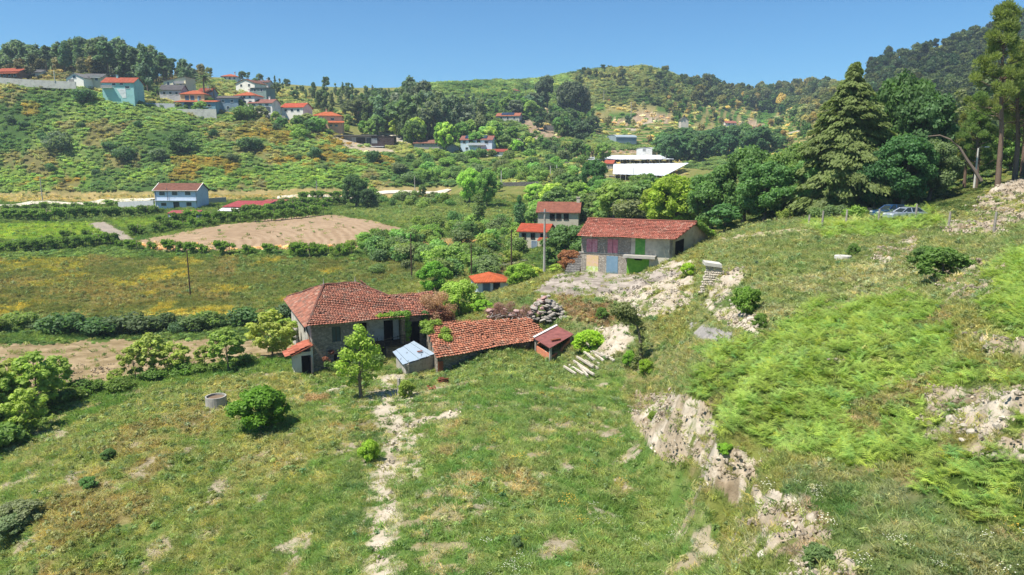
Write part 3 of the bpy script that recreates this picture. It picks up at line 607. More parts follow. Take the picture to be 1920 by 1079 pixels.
scat('weeds', 'low leafy weeds growing through the meadow grass', 'weeds', w_src, gd * 14 * near ** 1.6 * LIM * np.clip(n_big * 3 - .9, 0.1, 1.3), GSZ * .72, 2, cvar=.2, tint=(.22, .33, .09), warm=.1, mixl=.35)
f_src = [stuff_src('fern%d' % i, *fern(i)) for i in range(3)]
FEW = np.clip(FE, 0, 1) * (Y_ < 120)
scat('ferns', 'bright yellow green bracken ferns covering the right hand slope', 'ferns', f_src, FEW * 8.0 * np.clip(30 / Y_, .4, 1.4) ** 1.1, np.clip((Y_ / 30) ** .5,   .75, 1.5) * .56, 3, cvar=.16, tint=(.33, .48, .06), warm=.12, zs=.85, sizevar=.35)
s_src = []
for i in range(3):
    bb = blob_round(1.3, .9, 0, 8, 400 + i, (.4, .6)); s_src.append(stuff_src('scrub%d' % i, *leaves(bb, 150, .13, seed=40 + i, shell=.5, floor=0, squash=.8)))
SW = np.clip(SB, 0, 1) * (Y_ > 74) * (Y_ < 900) * (PY > 100)
scat('scrub', 'bracken, heather and broom scrub over the hillsides', 'scrub', s_src, SW * 1.25 * np.clip(200 / Y_, .12, 1.7) ** 1.7 * np.clip(n_big * 2.4 - .3, .3, 1.3), np.clip((Y_ / 250.0), .35, 2.6) * .85, 4, cvar=.18, warm=.1, zs=.6, colf=3.05)
# flowers
fl = []
for i in range(2):
    r_ = np.random.RandomState(i); P = np.stack([r_.normal(size=14) * .14, r_.normal(size=14) * .14, .22 + .14 * r_.rand(14)], -1); V = []; 
    for p in P:
        for k in range(4): V.append(p + .026 * np.array([math.cos(k * 1.57), math.sin(k * 1.57), .3 * (k % 2)]))
    fl.append(stuff_src('flower%d' % i, V, [[4 * k, 4 * k + 1, 4 * k + 2, 4 * k + 3] for k in range(14)], np.full(14, .5)))
fy = np.zeros(X_.shape)
for q, a in (('900,790 1180,780 1250,960 1200,1090 1000,1090 930,960', .75), ('1600,880 1700,880 1760,940 1960,980 1960,1100 1580,1100', 1.0), ('1040,900 1100,1000 1300,1100 1040,1100', 1), ('1480,800 1500,880 1560,960 1500,960', .3), ('1000,700 1200,700 1200,760 1000,760', .3), ('520,330 200,900 700,1000', .12)):
    fy = np.maximum(fy, pmask(q) * a)
fy *= sstep(.60, .75, nz(1.6, 3, 501)) * (Y_ < 70)
scat('yellow_flowers', 'small yellow wildflowers dotted in patches through the meadow', 'flowers', fl, fy * 4.5 * gd, 1.0, 5, tint=(.72, .44, .015), cvar=.08, mixl=1)
wf = (pmask('1180,900 1960,860 1960,1100 1180,1100') * .8 + pmask('900,880 1180,880 1150,1100 900,1100')) * sstep(.52, .75, nz(2.2, 3, 511)) * (Y_ < 60)
scat('white_flowers', 'tiny white wildflowers among the grass in the foreground', 'flowers', fl, wf * 3.0 * gd, .62, 6, tint=(.8, .78, .66), cvar=.05, mixl=1)

# crumbs of earth and loose stone on every bare bank and path
def crumb(seed):
    r_ = np.random.RandomState(seed); V = []; Fc = []
    for k in range(7):
        c = np.array([r_.normal() * .3, r_.normal() * .3, 0]); q = r_.uniform(.05, .17); a = unit(r_.normal(size=(1, 3)))[0]; b = unit(np.cross(a, r_.normal(size=3))[None])[0]; d = np.cross(a, b); o = len(V)
        for x, y, z in ((1, 0, 0), (-1, .1, 0), (0, 1, .1), (.1, -.9, 0), (0, 0, .8), (.1, .1, -.8)): V.append(c + np.array([0, 0, q * .3]) + q * (a * x + b * y * .8 + d * z * .9))
        Fc += [[o + i, o + j, o + l] for i, j, l in ((0, 2, 4), (2, 1, 4), (1, 3, 4), (3, 0, 4), (2, 0, 5), (1, 2, 5), (3, 1, 5), (0, 3, 5))]
    return V, Fc, r_.rand(len(Fc))
M_crumb = leaf_mat('loose_stone', 'inst', 0.0, 0.75, 1.2)
c_src = [stuff_src('crumb%d' % i, *crumb(900 + i), mat=M_crumb) for i in range(3)]
bare = np.clip(RO * (1 - sstep(.3, .6, GR)) + .35 * (1 - sstep(.1, .35, GR)) * (Y_ < 75), 0, 1) * (FE < .4)
scat('rubble', 'loose stones and crumbs of pale earth on the bare banks and the path', 'rubble', c_src, bare * 5.5 * np.clip(30 / Y_, .25, 1.5) * np.clip(n_sm * 3 - .7, 0.05, 1.4) * (Y_ < 95), np.clip((Y_ / 30) ** .5, .8, 1.7) * .62, 9, cvar=.16, colf=1.0, sizevar=.6)
# ---------------------------------------------------------------- trees and bushes, each one a thing
EUC = (.105, .15, .095); PIN = (.085, .135, .07); OAK = (.09, .16, .05); GRN = (.14, .235, .06); BRI = (.21, .31, .065); OLI = (.17, .2, .09)
def prof(pts): xs, ys = zip(*pts); return lambda x: float(np.interp(x, xs, ys))
def wood(n, x0, x1, y0, y1, T, keys, tints, label, group, name='tree', jit=20, hmin=9, hmax=27, seed=1, w=(.85, 1.2), ok=None):
    r_ = random.Random(seed)
    for i in range(n):
        px = x0 + (x1 - x0) * (i + r_.random()) / n; Y = r_.uniform(y0, y1)
        if ok and not ok(px, Y): continue
        s = (px - 960) / F; z = float(gz(s * Y, Y)); t = T(px) + r_.random() ** 1.3 * jit; top = at(px, t, Y)[2]
        h = min(hmax, max(hmin, top - z)) * r_.uniform(.93, 1.03)
        ti = r_.choice(tints); plant(r_.choice(keys), px, Y=Y, h=h, tint=ti, name=name, label=label + ', ' + ('left', 'middle', 'right')[min(2, int(3 * (px - x0) / (x1 - x0)))] + ' part', cat='tree', group=group, w=r_.uniform(*w))
wood(235, -110, 386, 342, 436, prof([(-110, 88), (0, 82), (40, 86), (70, 68), (100, 84), (130, 80), (170, 70), (225, 66), (260, 76), (300, 82), (322, 88), (335, 100), (355, 104), (370, 112), (388, 142)]), ['gum0', 'gum1', 'gum2', 'gum3', 'pine0', 'pine1'], [(.08, .125, .075), EUC, PIN, (.07, .11, .06)], 'tall gum tree or pine of the dark wood on the left ridge', 'trees of the wood on the left ridge', 'woodland_tree', seed=2, w=(1.0, 1.45), ok=lambda p, Y: not (p > 300 and Y < 372) and not (p < 150 and Y < 350))
wood(26, 466, 620, 400, 470, prof([(466, 166), (500, 158), (535, 152), (560, 158), (600, 164), (620, 160)]), ['gum0', 'gum1', 'pine0', 'tree1', 'pine2'], [EUC, PIN, (.08, .12, .05)], 'small dark tree on the skyline between the hill houses and the tall pine', 'skyline trees right of the hill houses', 'woodland_tree', seed=3, hmin=6, hmax=16)
for px, t, Yt, k in ((600, 152, 440, 'poplar0'), (624, 141, 430, 'pine0'), (549, 147, 455, 'pine1')):
    plant(k, px, Y=Yt, h=float(at(px, t, Yt)[2] - gz((px - 960) / F * Yt, Yt)), tint=PIN, name='tall_tree', label={600: 'narrow dark cypress shaped tree on the skyline left of the tallest pine', 624: 'tallest umbrella topped pine on the skyline above the pink house', 549: 'round topped pine on the skyline above the white house with the orange roof'}[px], cat='tree')
wood(125, 618, 910, 352, 470, prof([(618, 178), (650, 165), (700, 162), (740, 165), (760, 160), (800, 158), (830, 168), (905, 184)]), ['gum0', 'gum1', 'gum2', 'gum3', 'tree0', 'pine1'], [EUC, EUC, (.07, .12, .045), (.09, .13, .06)], 'grey green gum tree in the wood across the middle of the picture', 'trees of the middle wood', 'woodland_tree', jit=34, seed=5, hmax=23, ok=lambda p, Y: Y > 352 + (760 - p) * .35)
for px, t, Yt, b in ((775, 144, 420, 3), (800, 150, 405, 4)):
    plant('biggum0' if b == 3 else 'biggum1', px, Y=Yt, h=float(at(px, t, Yt)[2] - gz((px - 960) / F * Yt, Yt)), tint=(.085, .12, .06), name='large_gum_tree', label='%s of the two broad gum trees that top the middle wood' % ('left' if b == 3 else 'right'), cat='tree', w=.8)
wood(42, 600, 1000, 330, 392, prof([(600, 225), (700, 205), (760, 212), (860, 222), (930, 215), (1000, 250)]), ['tree0', 'tree1', 'tree2'], [GRN, (.1, .19, .04), BRI, OAK], 'bright green broadleaf tree below the middle wood', 'broadleaf trees below the middle wood', 'broadleaf_tree', jit=34, hmin=6, hmax=15, seed=7, ok=lambda p, Y: not (840 < p < 1000 and Y < 334) and not (p < 700 and Y < 362))
for i, (px, t, Yt, w_) in enumerate(((1012, 143, 495, .75), (1024, 139, 500, .8), (1060, 150, 478, .85), (1078, 150, 482, .75), (1092, 158, 485, .6))):
    plant('biggum%d' % (i % 2), px, Y=Yt, h=float(at(px, t, Yt)[2] - gz((px - 960) / F * Yt, Yt)) * .97, tint=(.075, .10, .055), name='large_gum_tree', label='%s of the five tall gums left of the scrub hill' % ('leftmost', 'second leftmost', 'middle', 'second rightmost', 'rightmost')[i], cat='tree', w=w_)
wood(26, 1000, 1110, 400, 480, prof([(1000, 205), (1060, 190), (1110, 205)]), ['tree0', 'tree1', 'gum1'], [OAK, (.06, .1, .045)], 'dark tree at the foot of the tall gum trees', 'dark trees at the foot of the tall gums', 'broadleaf_tree', seed=8, hmin=5, hmax=13, jit=25)
wood(30, 905, 1130, 335, 400, prof([(905, 262), (960, 250), (1060, 258), (1130, 260)]), ['tree0', 'tree1', 'tree2'], [OAK, GRN, (.09, .13, .07)], 'round green tree in the gardens between the solar house and the greenhouses', 'garden trees behind the solar house', 'broadleaf_tree', seed=9, hmin=4, hmax=10, jit=22)
wood(46, 1232, 1460, 345, 440, prof([(1232, 240), (1290, 228), (1340, 232), (1390, 225), (1440, 236)]), ['tree0', 'tree1', 'tree2'], [(.06, .12, .045), (.07, .13, .055), OAK], 'dark green tree in the grove right of the small white storehouse', 'grove behind the greenhouses', 'broadleaf_tree', seed=10, hmin=6, hmax=15, jit=24)
wood(26, 905, 1010, 430, 520, prof([(905, 178), (950, 170), (1000, 165)]), ['tree0', 'gum1', 'tree2'], [EUC, OAK, GRN], 'tree on the upper slope behind the middle wood', 'upper slope trees', 'broadleaf_tree', seed=12, hmin=4, hmax=11, jit=30)
for i, (px, t, Yt, k) in enumerate(((872, 156, 515, 'pine0'), (985, 155, 530, 'pine1'), (1101, 131, 655, 'tree0'), (1127, 129, 650, 'pine2'), (1158, 136, 650, 'tree1'), (1194, 133, 650, 'tree2'), (1236, 133, 655, 'tree0'), (1273, 142, 670, 'pine0'), (1282, 150, 675, 'pine1'), (1210, 134, 652, 'tree1'), (1085, 140, 645, 'tree2'))):
    plant(k, px, Y=Yt, h=max(5, float(at(px, t, Yt)[2] - gz((px - 960) / F * Yt, Yt))), tint=PIN, name='skyline_tree', label='lone dark tree standing out on the skyline of the round scrub hill' if px > 1000 else ('dark pine on the skyline above the small terrace village' if i == 0 else 'dark pine on the skyline just left of the tall gum trees'), cat='tree', group='lone trees on the scrub hill skyline' if px > 1000 else None)
# gardens among the hill houses
wood(58, 225, 600, 318, 372, prof([(225, 176), (330, 190), (420, 176), (520, 190), (600, 205)]), ['tree0', 'tree1', 'tree2', 'bush1'], [GRN, OAK, (.09, .15, .045), OLI], 'garden tree among the houses on the left hill', 'garden trees among the hill houses', 'garden_tree', seed=14, hmin=2.5, hmax=6.5, jit=24, w=(.9, 1.4))
for px, py, t in ((385, 196, 141), (402, 200, 158), (296, 190, 165)):
    plant('palm', px, py, t, tint=(.08, .12, .05), name='palm_tree', label={385: 'tallest palm tree among the hill houses', 402: 'shorter palm just right of the tallest palm among the hill houses', 296: 'small palm left of the yellow hill house'}[px], cat='palm')
wood(26, 1055, 1130, 345, 375, prof([(1055, 250), (1130, 245)]), ['palm'], [(.15, .19, .06)], 'pale green palm in the dense palm nursery left of the tunnel house', 'palms of the nursery', 'palm_tree', seed=15, hmin=4, hmax=7, jit=14, w=(1.2, 1.6))
# bushes on the left hill
HB = [(110, 282, 34), (97, 276, 22), (155, 192, 24), (165, 190, 20), (235, 304, 28), (300, 302, 22), (338, 284, 32), (352, 285, 20), (465, 285, 26), (480, 280, 18), (435, 304, 16), (590, 297, 20), (96, 322, 14), (205, 282, 16), (700, 306, 22), (520, 246, 14), (560, 300, 10), (80, 262, 12), (20, 230, 14), (45, 240, 12), (700, 340, 10), (400, 256, 12), (150, 240, 10), (260, 240, 12), (610, 318, 8), (660, 306, 10), (180, 330, 12)]
for i, (px, py, hh) in enumerate(HB):
    big = i in (0, 2, 6, 8)
    plant('bush%d' % (i % 3), px, py, py - hh, tint=(.06, .115, .045) if i % 5 else (.085, .12, .06), name='hill_bush', label={0: 'largest dark bush low on the left hill', 2: 'dark green bush high on the left hill below the turquoise house', 6: 'dark upright bush in the middle of the left hill', 8: 'large dark bush right of centre on the left hill'}[i] if big else 'dark rounded bush standing out of the bracken on the left hill', cat='bush', group=None if big else 'bushes dotted over the left hill', w=1.15)
# notable trees of the middle distance
MT = [('oak0', 668, 390, 326, .85, (.055, .105, .035), 'dark dense round tree at the corner of the ploughed field'), ('oak1', 690, 393, 352, .9, (.05, .1, .04), 'smaller dark tree touching the round tree by the ploughed field'),
      ('oak2', 880, 382, 314, .8, BRI, 'big yellow green tree above the grass field, left crown of the pair'), ('oak0', 912, 388, 318, .75, GRN, 'big green tree above the grass field, right crown of the pair'),
      ('poplar0', 900, 424, 360, 1.15, (.1, .17, .06), 'young poplar right of the bright tree pair, taller one'), ('poplar1', 975, 428, 366, 1.1, (.09, .16, .06), 'slim young poplar left of the far stone house'),
      ('tree1', 935, 360, 340, 1, GRN, 'small green tree on the terrace below the solar house'), ('oak1', 1113, 372, 296, .8, (.075, .15, .045), 'tall dark green tree in front of the white greenhouse netting'), ('oak2', 1080, 385, 340, 1.0, GRN, 'bright broadleaf tree left of the tall green tree by the netting'),
      ('tree2', 793, 372, 346, .8, OAK, 'small dark tree beside the pale road'), ('oak0', 1150, 408, 335, 1.0, (.11, .19, .05), 'green tree behind the barn, left of centre'), ('oak1', 1185, 412, 340, 1.1, (.1, .18, .05), 'mid green tree behind the middle of the barn roof'),
      ('oak2', 1130, 415, 372, 1.1, GRN, 'low bright tree just above the left end of the barn roof')]
for k, px, py, t, w_, ti, lb in MT: plant(k, px, py, t, tint=ti, name='broadleaf_tree', label=lb, cat='tree', w=w_)
r_ = random.Random(5)
for i in range(30):
    px = r_.uniform(1000, 1215); Yt = r_.uniform(150, 215) if px > 1115 else r_.uniform(172, 215); tt = r_.choice([GRN, OAK, BRI, (.1, .16, .05)])
    plant(r_.choice(['tree0', 'tree1', 'tree2', 'oak1']), px, Y=Yt, h=r_.uniform(5, 9), tint=tt, name='broadleaf_tree', label='leafy tree in the thick belt behind the stone houses and the barn', cat='tree', group='tree belt behind the barn', w=1.15)
# right hand group
plant('oak0', 1268, 425, 302, Y=122, h=10.6, tint=(.15, .23, .03), name='broadleaf_tree', label='dense yellow green tree behind the right end of the barn', cat='tree', w=1.05)
plant('oak1', 1240, Y=128, h=9.0, tint=(.14, .22, .03), name='broadleaf_tree', label='lower yellow green crown behind the middle of the barn', cat='tree', w=1.0)
for i, (px, Yt, hh, k, w_, ti, lb) in enumerate((
    (1335, 112, 10.0, 'oak2', 1.0, (.075, .15, .05), 'blue green tree between the yellow green tree and the oak'), (1395, 108, 12.3, 'oak0', .85, (.08, .16, .045), 'large spreading green oak right of the barn'),
    (1432, 100, 9.2, 'oak1', 1.0, (.07, .145, .045), 'dark oak whose crown joins the large spreading oak'), (1478, 104, 10.8, 'oak2', .9, (.085, .16, .05), 'green tree at the left foot of the giant conifer'),
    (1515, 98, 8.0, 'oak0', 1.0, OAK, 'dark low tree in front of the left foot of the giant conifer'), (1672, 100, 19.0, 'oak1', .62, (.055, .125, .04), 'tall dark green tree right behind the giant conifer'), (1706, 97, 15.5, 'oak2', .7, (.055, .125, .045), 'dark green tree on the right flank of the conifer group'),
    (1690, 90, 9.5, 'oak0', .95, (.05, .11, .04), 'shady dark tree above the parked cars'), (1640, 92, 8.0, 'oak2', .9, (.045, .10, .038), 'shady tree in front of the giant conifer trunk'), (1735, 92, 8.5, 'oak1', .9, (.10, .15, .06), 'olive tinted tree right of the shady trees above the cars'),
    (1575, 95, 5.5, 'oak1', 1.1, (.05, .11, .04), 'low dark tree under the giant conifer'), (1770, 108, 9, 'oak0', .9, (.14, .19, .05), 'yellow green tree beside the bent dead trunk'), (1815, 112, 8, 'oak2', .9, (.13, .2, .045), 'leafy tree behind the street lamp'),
    (1880, 112, 7.5, 'oak1', 1, (.14, .21, .045), 'leafy tree behind the tall pine trunks'), (1925, 105, 8.5, 'oak0', 1, (.13, .2, .05), 'leafy tree at the right edge behind the pines'), (1360, 102, 4.5, 'tree1', 1.3, (.06, .12, .04), 'low dark tree in the gap right of the barn'),
    (1780, 150, 17, 'gum2', 1.2, (.12, .14, .07), 'tall olive coloured tree in the haze behind the bent trunk'), (1745, 160, 15, 'gum1', 1.2, (.10, .12, .06), 'olive coloured tree right of the conifer group'), (1815, 145, 18, 'gum3', 1.1, (.12, .15, .07), 'tall thin crowned olive tree left of the tall pine'),
    (1455, 118, 9, 'tree2', 1.2, (.07, .13, .045), 'tree behind the oaks left of the conifer'), (1300, 135, 9.5, 'tree0', 1.1, (.09, .16, .05), 'green tree behind the yellow green tree'))):
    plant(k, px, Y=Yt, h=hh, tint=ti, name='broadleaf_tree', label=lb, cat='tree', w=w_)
plant('conifer', 1576, Y=97, h=19.6, tint=(.11, .15, .052), name='giant_conifer', label='giant olive green cypress like conifer towering on the right', cat='conifer', w=1.25)
for i, (px, Yt, hh, k, lb) in enumerate(((1862, 84, 20.5, 'npine0', 'tall maritime pine with a long bare trunk near the right edge'), (1892, 88, 16.0, 'npine1', 'second tall pine cut by the right edge'), (1905, 93, 15.0, 'npine1', 'shorter pine standing between the two tall pines'), (1822, 92, 12.0, 'npine1', 'low pine left of the tall maritime pine'), (1935, 92, 16.0, 'npine0', 'pine at the right edge of the row of pines'), (1800, 100, 10.5, 'npine1', 'small wispy pine behind the street lamp'))):
    plant(k, px, Y=Yt, h=hh, tint=(.125, .17, .055), name='maritime_pine', label=lb, cat='pine', w=1.1, rz=0).rotation_euler = (0, -.07, 0)
# near and middle individual plants
def nearp(k, px, py, t, ti, name, lb, cat='tree', w=1, g=None, **kw): return plant(k, px, py, t, tint=ti, name=name, label=lb, cat=cat, w=w, group=g, **kw)
nearp('slender', 677, 748, 600, (.14, .235, .04), 'slender_tree', 'slender leafy tree in front of the ruined hip roofed house', rz=0.3)
nearp('leaning', 1196, 693, 562, (.085, .12, .045), 'leaning_tree', 'thin tree with a dark stem leaning left on the bank', w=1.0, rz=0)
nearp('nearbush', 490, 806, 722, (.10, .19, .02), 'citrus_bush', 'dark glossy citrus bush right of the concrete well ring', 'bush', w=1.05)
SAP = [(-30, 800, 650, 'sapling0'), (12, 800, 700, 'sapling1'), (22, 770, 665, 'sapling2'), (75, 778, 652, 'sapling0'), (108, 745, 660, 'sapling1'), (50, 815, 720, 'sapling1'), (255, 712, 640, 'sapling2'), (290, 705, 618, 'sapling0'), (330, 702, 636, 'sapling1'), (385, 694, 645, 'sapling2'), (428, 696, 610, 'sapling0'), (510, 670, 578, 'sapling1'), (535, 660, 590, 'sapling2'), (215, 728, 690, 'sapling0'), (-80, 830, 660, 'sapling1')]
for i, (px, py, t, k) in enumerate(SAP):
    nearp(k, px, py, t, (.17, .235, .055), 'young_tree', {6: 'leftmost tree of the hedge group in front of the hay field', 7: 'tallest tree of the hedge group in front of the hay field', 10: 'single young tree left of the ruined house', 11: 'young tree close to the left wall of the ruined house', 13: 'low young tree between the two parts of the hedge', 0: 'sapling cut by the left edge of the picture', 1: 'lower front sapling at the left edge', 2: 'tall sapling right behind the front one at the left edge', 3: 'tallest bushy young tree of the left hedge', 4: 'right end tree of the far left sapling clump', 5: 'lowest sapling of the far left clump', 8: 'middle tree of the hedge group before the hay field', 9: 'small sapling between the hedge group and the single tree', 12: 'young tree touching the left side of the ruined house', 14: 'outermost young tree beyond the left edge'}.get(i, 'young broad leaved tree in the light green hedge on the left'), w=1.15, g=None if i in (6, 7, 10, 11, 13) else 'young trees of the left hedge')
for i, (px, py, t) in enumerate(((150, 742, 712), (230, 732, 706), (180, 735, 712), (345, 704, 680), (460, 684, 665), (370, 702, 684), (20, 830, 790), (-20, 850, 795), (100, 770, 735), (130, 756, 726), (290, 712, 690), (405, 697, 680))):
    nearp('bush%d' % (i % 3), px, py, t, (.08, .14, .03), 'hedge_bush', 'low dark bush at the foot of the left hedge', 'bush', 1.5, 'bushes at the foot of the left hedge')
r_ = random.Random(8)
for i in range(25):
    px = -60 + i * 25 + r_.uniform(-6, 6)
    if px < 545: nearp('bush%d' % (i % 3), px, r_.uniform(612, 632) - (15 if px > 400 else 0), r_.uniform(583, 608) - (15 if px > 400 else 0), r_.choice([(.07, .12, .04), (.1, .16, .04), (.06, .1, .045)]), 'field_bush', 'dark bush in the rough hedge between the meadow and the hay field', 'bush', 1.3, 'bushes between meadow and hay field')
NB = [('thicket0', 860, 595, 520, BRI, 1.0, 'bright leafy tree between the ruined house and the hut'), ('thicket1', 815, 545, 488, (.12, .23, .035), 1.0, 'rounded green bush left of the orange roofed hut'), ('thicket2', 905, 585, 560, (.2, .3, .04), 1.3, 'low yellow green bush in front of the hut'), ('thicket1', 835, 580, 548, GRN, 1.2, 'green bush tucked behind the ruined house'),
      ('thicket0', 1066, 492, 418, (.075, .14, .045), 1.15, 'dark green tree at the left end of the barn'), ('thicket2', 1035, 500, 470, OAK, 1, 'dark bush beside the concrete pole'), ('thicket0', 1072, 508, 466, (.17, .09, .045), 1.2, 'reddish brown bush against the left end of the barn'), ('thicket1', 1000, 522, 500, (.24, .3, .05), 1.5, 'yellow green bush at the foot of the concrete pole'), ('thicket0', 1045, 512, 494, (.22, .27, .05), 1.6, 'yellow bush beside the barn steps'),
      ('thicket2', 975, 535, 492, (.15, .26, .04), 1.3, 'upright bush between the hut and the forecourt'), ('nearbush', 1106, 662, 618, (.17, .29, .03), 1.2, 'bright leafy bush beside the rusty roofed shed'), ('nearbush', 1128, 600, 575, (.1, .17, .04), .9, 'small scraggly bush on the pale slope above the shed'), ('thicket2', 1328, 448, 428, (.2, .3, .03), 1.2, 'ivy covered bush on the right gable of the barn'),
      ('nearbush', 1765, 525, 462, (.065, .13, .035), 1.25, 'large dark bramble bush on the right hand terrace'), ('nearbush', 1735, 505, 460, (.08, .15, .04), 1.2, 'left half of the bramble bush on the right terrace'), ('nearbush', 1600, 480, 455, (.08, .15, .035), .8, 'dark bush behind the flat concrete well cover'), ('nearbush', 1400, 590, 535, (.1, .19, .035), .9, 'trailing bush over the pale slope below the terrace'), ('nearbush', 1425, 618, 585, (.08, .16, .035), .8, 'low dark bush at the foot of the pale slope'),
      ('nearbush', 1290, 520, 492, (.18, .27, .03), .9, 'yellow green bush left of the dry stone wall'), ('nearbush', 693, 868, 822, (.19, .26, .03), .8, 'small yellow green shrub beside the sandy path'), ('nearbush', 1210, 705, 672, (.14, .25, .03), .8, 'small bush at the foot of the leaning tree'), ('nearbush', 1180, 690, 655, (.13, .24, .03), .7, 'bright bush left of the leaning tree stem'),
      ('nearbush', 40, 985, 935, (.13, .17, .09), 1.4, 'grey green bramble heap at the lower left edge'), ('nearbush', 20, 1010, 962, (.13, .18, .09), 1.4, 'lowest bramble heap at the left edge'), ('nearbush', 205, 862, 840, (.08, .15, .05), 1.1, 'small dark bush alone in the left meadow'), ('nearbush', 165, 918, 893, (.09, .16, .05), 1.1, 'second small bush alone in the left meadow'),
      ('nearbush', 1535, 1062, 1018, (.11, .17, .06), 1.2, 'dark bush beside the bare earth at the bottom right'), ('nearbush', 1360, 850, 828, (.14, .25, .03), 1.2, 'bright bush growing on the bare bank'), ('nearbush', 1225, 790, 770, (.12, .2, .035), 1, 'bush at the upper end of the bare bank'), ('nearbush', 968, 1030, 1000, (.1, .16, .07), .7, 'grey green thistle clump in the foreground meadow'), ('nearbush', 762, 745, 712, (.16, .22, .04), .9, 'tangled shrub around the leaning gate post'), ('nearbush', 800, 640, 598, (.19, .29, .03), .8, 'bushy ivy over the left gable of the long low ruin')]
for k, px, py, t, ti, w_, lb in NB: nearp(k, px, py, t, ti, 'bush', lb, 'bush', w_)
# brambles and shrubs of the valley floor
r_ = random.Random(21)
ZN = [(('700,432', 705, 1000, 430, 520), 66, (1.8, 4.0)), (('', 740, 1090, 293, 345), 75, (2.4, 5)), (('', 690, 845, 366, 392), 20, (2, 3.5)), (('', 640, 800, 455, 480), 18, (1.5, 2.6)), (('', 980, 1210, 385, 425), 26, (3, 5)), (('', 780, 960, 395, 440), 16, (2, 3.6)), (('', 560, 850, 235, 262), 22, (2.5, 5)), (('', 1440, 1610, 400, 414), 14, (1.0, 1.9))]
ZL = ['tangled shrub in the overgrown strip left of the stone houses', 'shrub or small tree on the garden terraces below the solar house', 'shrub in the hedge below the pale road', 'shrub between the ploughed field and the lower meadow', 'shrub between the stone houses and the poplars', 'dark bramble at the lower edge of the grass field', 'garden shrub around the pink house and the new building', 'shrub along the shaded fence under the right hand trees']
for (z_, n_, hr), lb in zip(ZN, ZL):
    _, a, b, c, d = z_
    for i in range(n_):
        px = r_.uniform(a, b); py = r_.uniform(c, d)
        if lb.startswith('tangled') and (py < 455 and px < 800 or 930 < px < 1000 and 500 < py): continue
        if lb.startswith('dark bramble') and py < 418 + (960 - px) * .02: py = r_.uniform(418, 445)
        if lb.startswith('garden shrub') and 690 < px < 800 : continue
        plant('bush%d' % r_.randrange(3), px, py, h=r_.uniform(*hr), tint=r_.choice([GRN, OAK, (.09, .15, .045), (.13, .2, .045), (.1, .14, .06)]), name='shrub', label=lb + ', ' + ('left', 'middle', 'right')[min(2, int(3 * (px - a) / (b - a)))] + ' part', cat='shrub', group='shrubs: ' + lb.split(' in ')[-1].split(' on ')[-1][:40], w=r_.uniform(.9, 1.25))
# vines: rows of separate plants
def vrow(line, step, hh, lb, seed=0, gap=.0, w=1.0, tint=(.15, .25, .04)):
    pts = [G(*map(float, q.split(','))) for q in line.split()]; r_ = random.Random(seed)
    for p, q in zip(pts, pts[1:]):
        L = (q - p).length; n = max(1, int(L / step)); a = math.atan2(q.y - p.y, q.x - p.x)
        for i in range(n):
            if r_.random() < gap: continue
            c = p.lerp(q, (i + .5 + r_.uniform(-.2, .2)) / n); H, tm, cr = PR['vine%d' % r_.randrange(2)]; k = hh / H * r_.uniform(.85, 1.15)
            e = empty('grapevine', (c.x, c.y, float(gz(c.x, c.y)) - .05), a + r_.uniform(-.2, .2)); e.scale = (k * w, k, k); link('trunk', tm, e); o = link('crown', cr, e); j = r_.uniform(.8, 1.25); o.color = (tint[0] * j, tint[1] * j, tint[2] * j, 1)
            tag(e, lb, 'grapevine', 'grapevines: ' + lb[-40:])
vrow('0,396 100,392 218,388', 3.2, 2.4, 'grapevine in the row just below the road, left of the blue house', 1, .08, 1.2)
vrow('0,412 90,416 200,409 300,402', 2.6, 3.1, 'grapevine in the thick row above the bright green field', 2, .04, 1.2)
vrow('-40,474 70,472 215,458 215,457 20,470', 2.4, 2.6, 'grapevine in the row below the bright green field', 3, .12, 1.1)
vrow('120,452 180,446 270,440', 2.6, 2.4, 'grapevine in the short row crossing the end of the green field', 4, .2)
vrow('240,444 330,432 405,424', 2.4, 2.6, 'grapevine in the row above the ploughed field, in front of the red roofed shed', 5, .08, 1.15)
vrow('300,424 400,414', 2.4, 3.0, 'grapevine in the thick row right in front of the red roofed shed', 12, .05, 1.15)
vrow('415,420 520,414 610,404', 2.0, 3.0, 'grapevine on the front pergola right of the red roofed yard', 6, .03, 1.2)
vrow('440,408 520,402 615,394', 2.0, 3.0, 'grapevine on the middle pergola right of the red roofed yard', 7, .03, 1.2)
vrow('500,396 560,390 650,384', 2.2, 3.0, 'grapevine on the rear pergola below the pale road', 8, .03, 1.2)
vrow('560,374 600,372 650,372', 2.4, 2.6, 'grapevine in the short row along the pale road', 10, .05, 1.2)
VP = [(222, 462, 1.5), (253, 471, 2.6), (285, 470, 2.0), (325, 474, 2.9), (342, 474, 2.4), (368, 476, 2.6), (382, 476, 2.0), (425, 478, 3.0), (465, 478, 2.2), (510, 478, 2.4), (556, 482, 3.0), (575, 484, 3.2), (594, 482, 3.0), (612, 482, 2.6), (640, 480, 2.4), (655, 476, 2.2), (690, 455, 2.2), (714, 452, 2.8), (728, 450, 2.4), (748, 448, 2.2)]
for i, (px, py, hh) in enumerate(VP):
    p = G(px, py); H, tm, cr = PR['vine%d' % (i % 2)]; k = hh / H; e = empty('grapevine', (p.x, p.y, p.z - .05), rnd.uniform(-.4, .4)); e.scale = (k, k, k)
    link('trunk', tm, e); o = link('crown', cr, e); o.color = (.16, .27, .035, 1); tag(e, 'free standing leafy vine along the lower edge of the ploughed field', 'grapevine', 'free standing vines along the ploughed field')
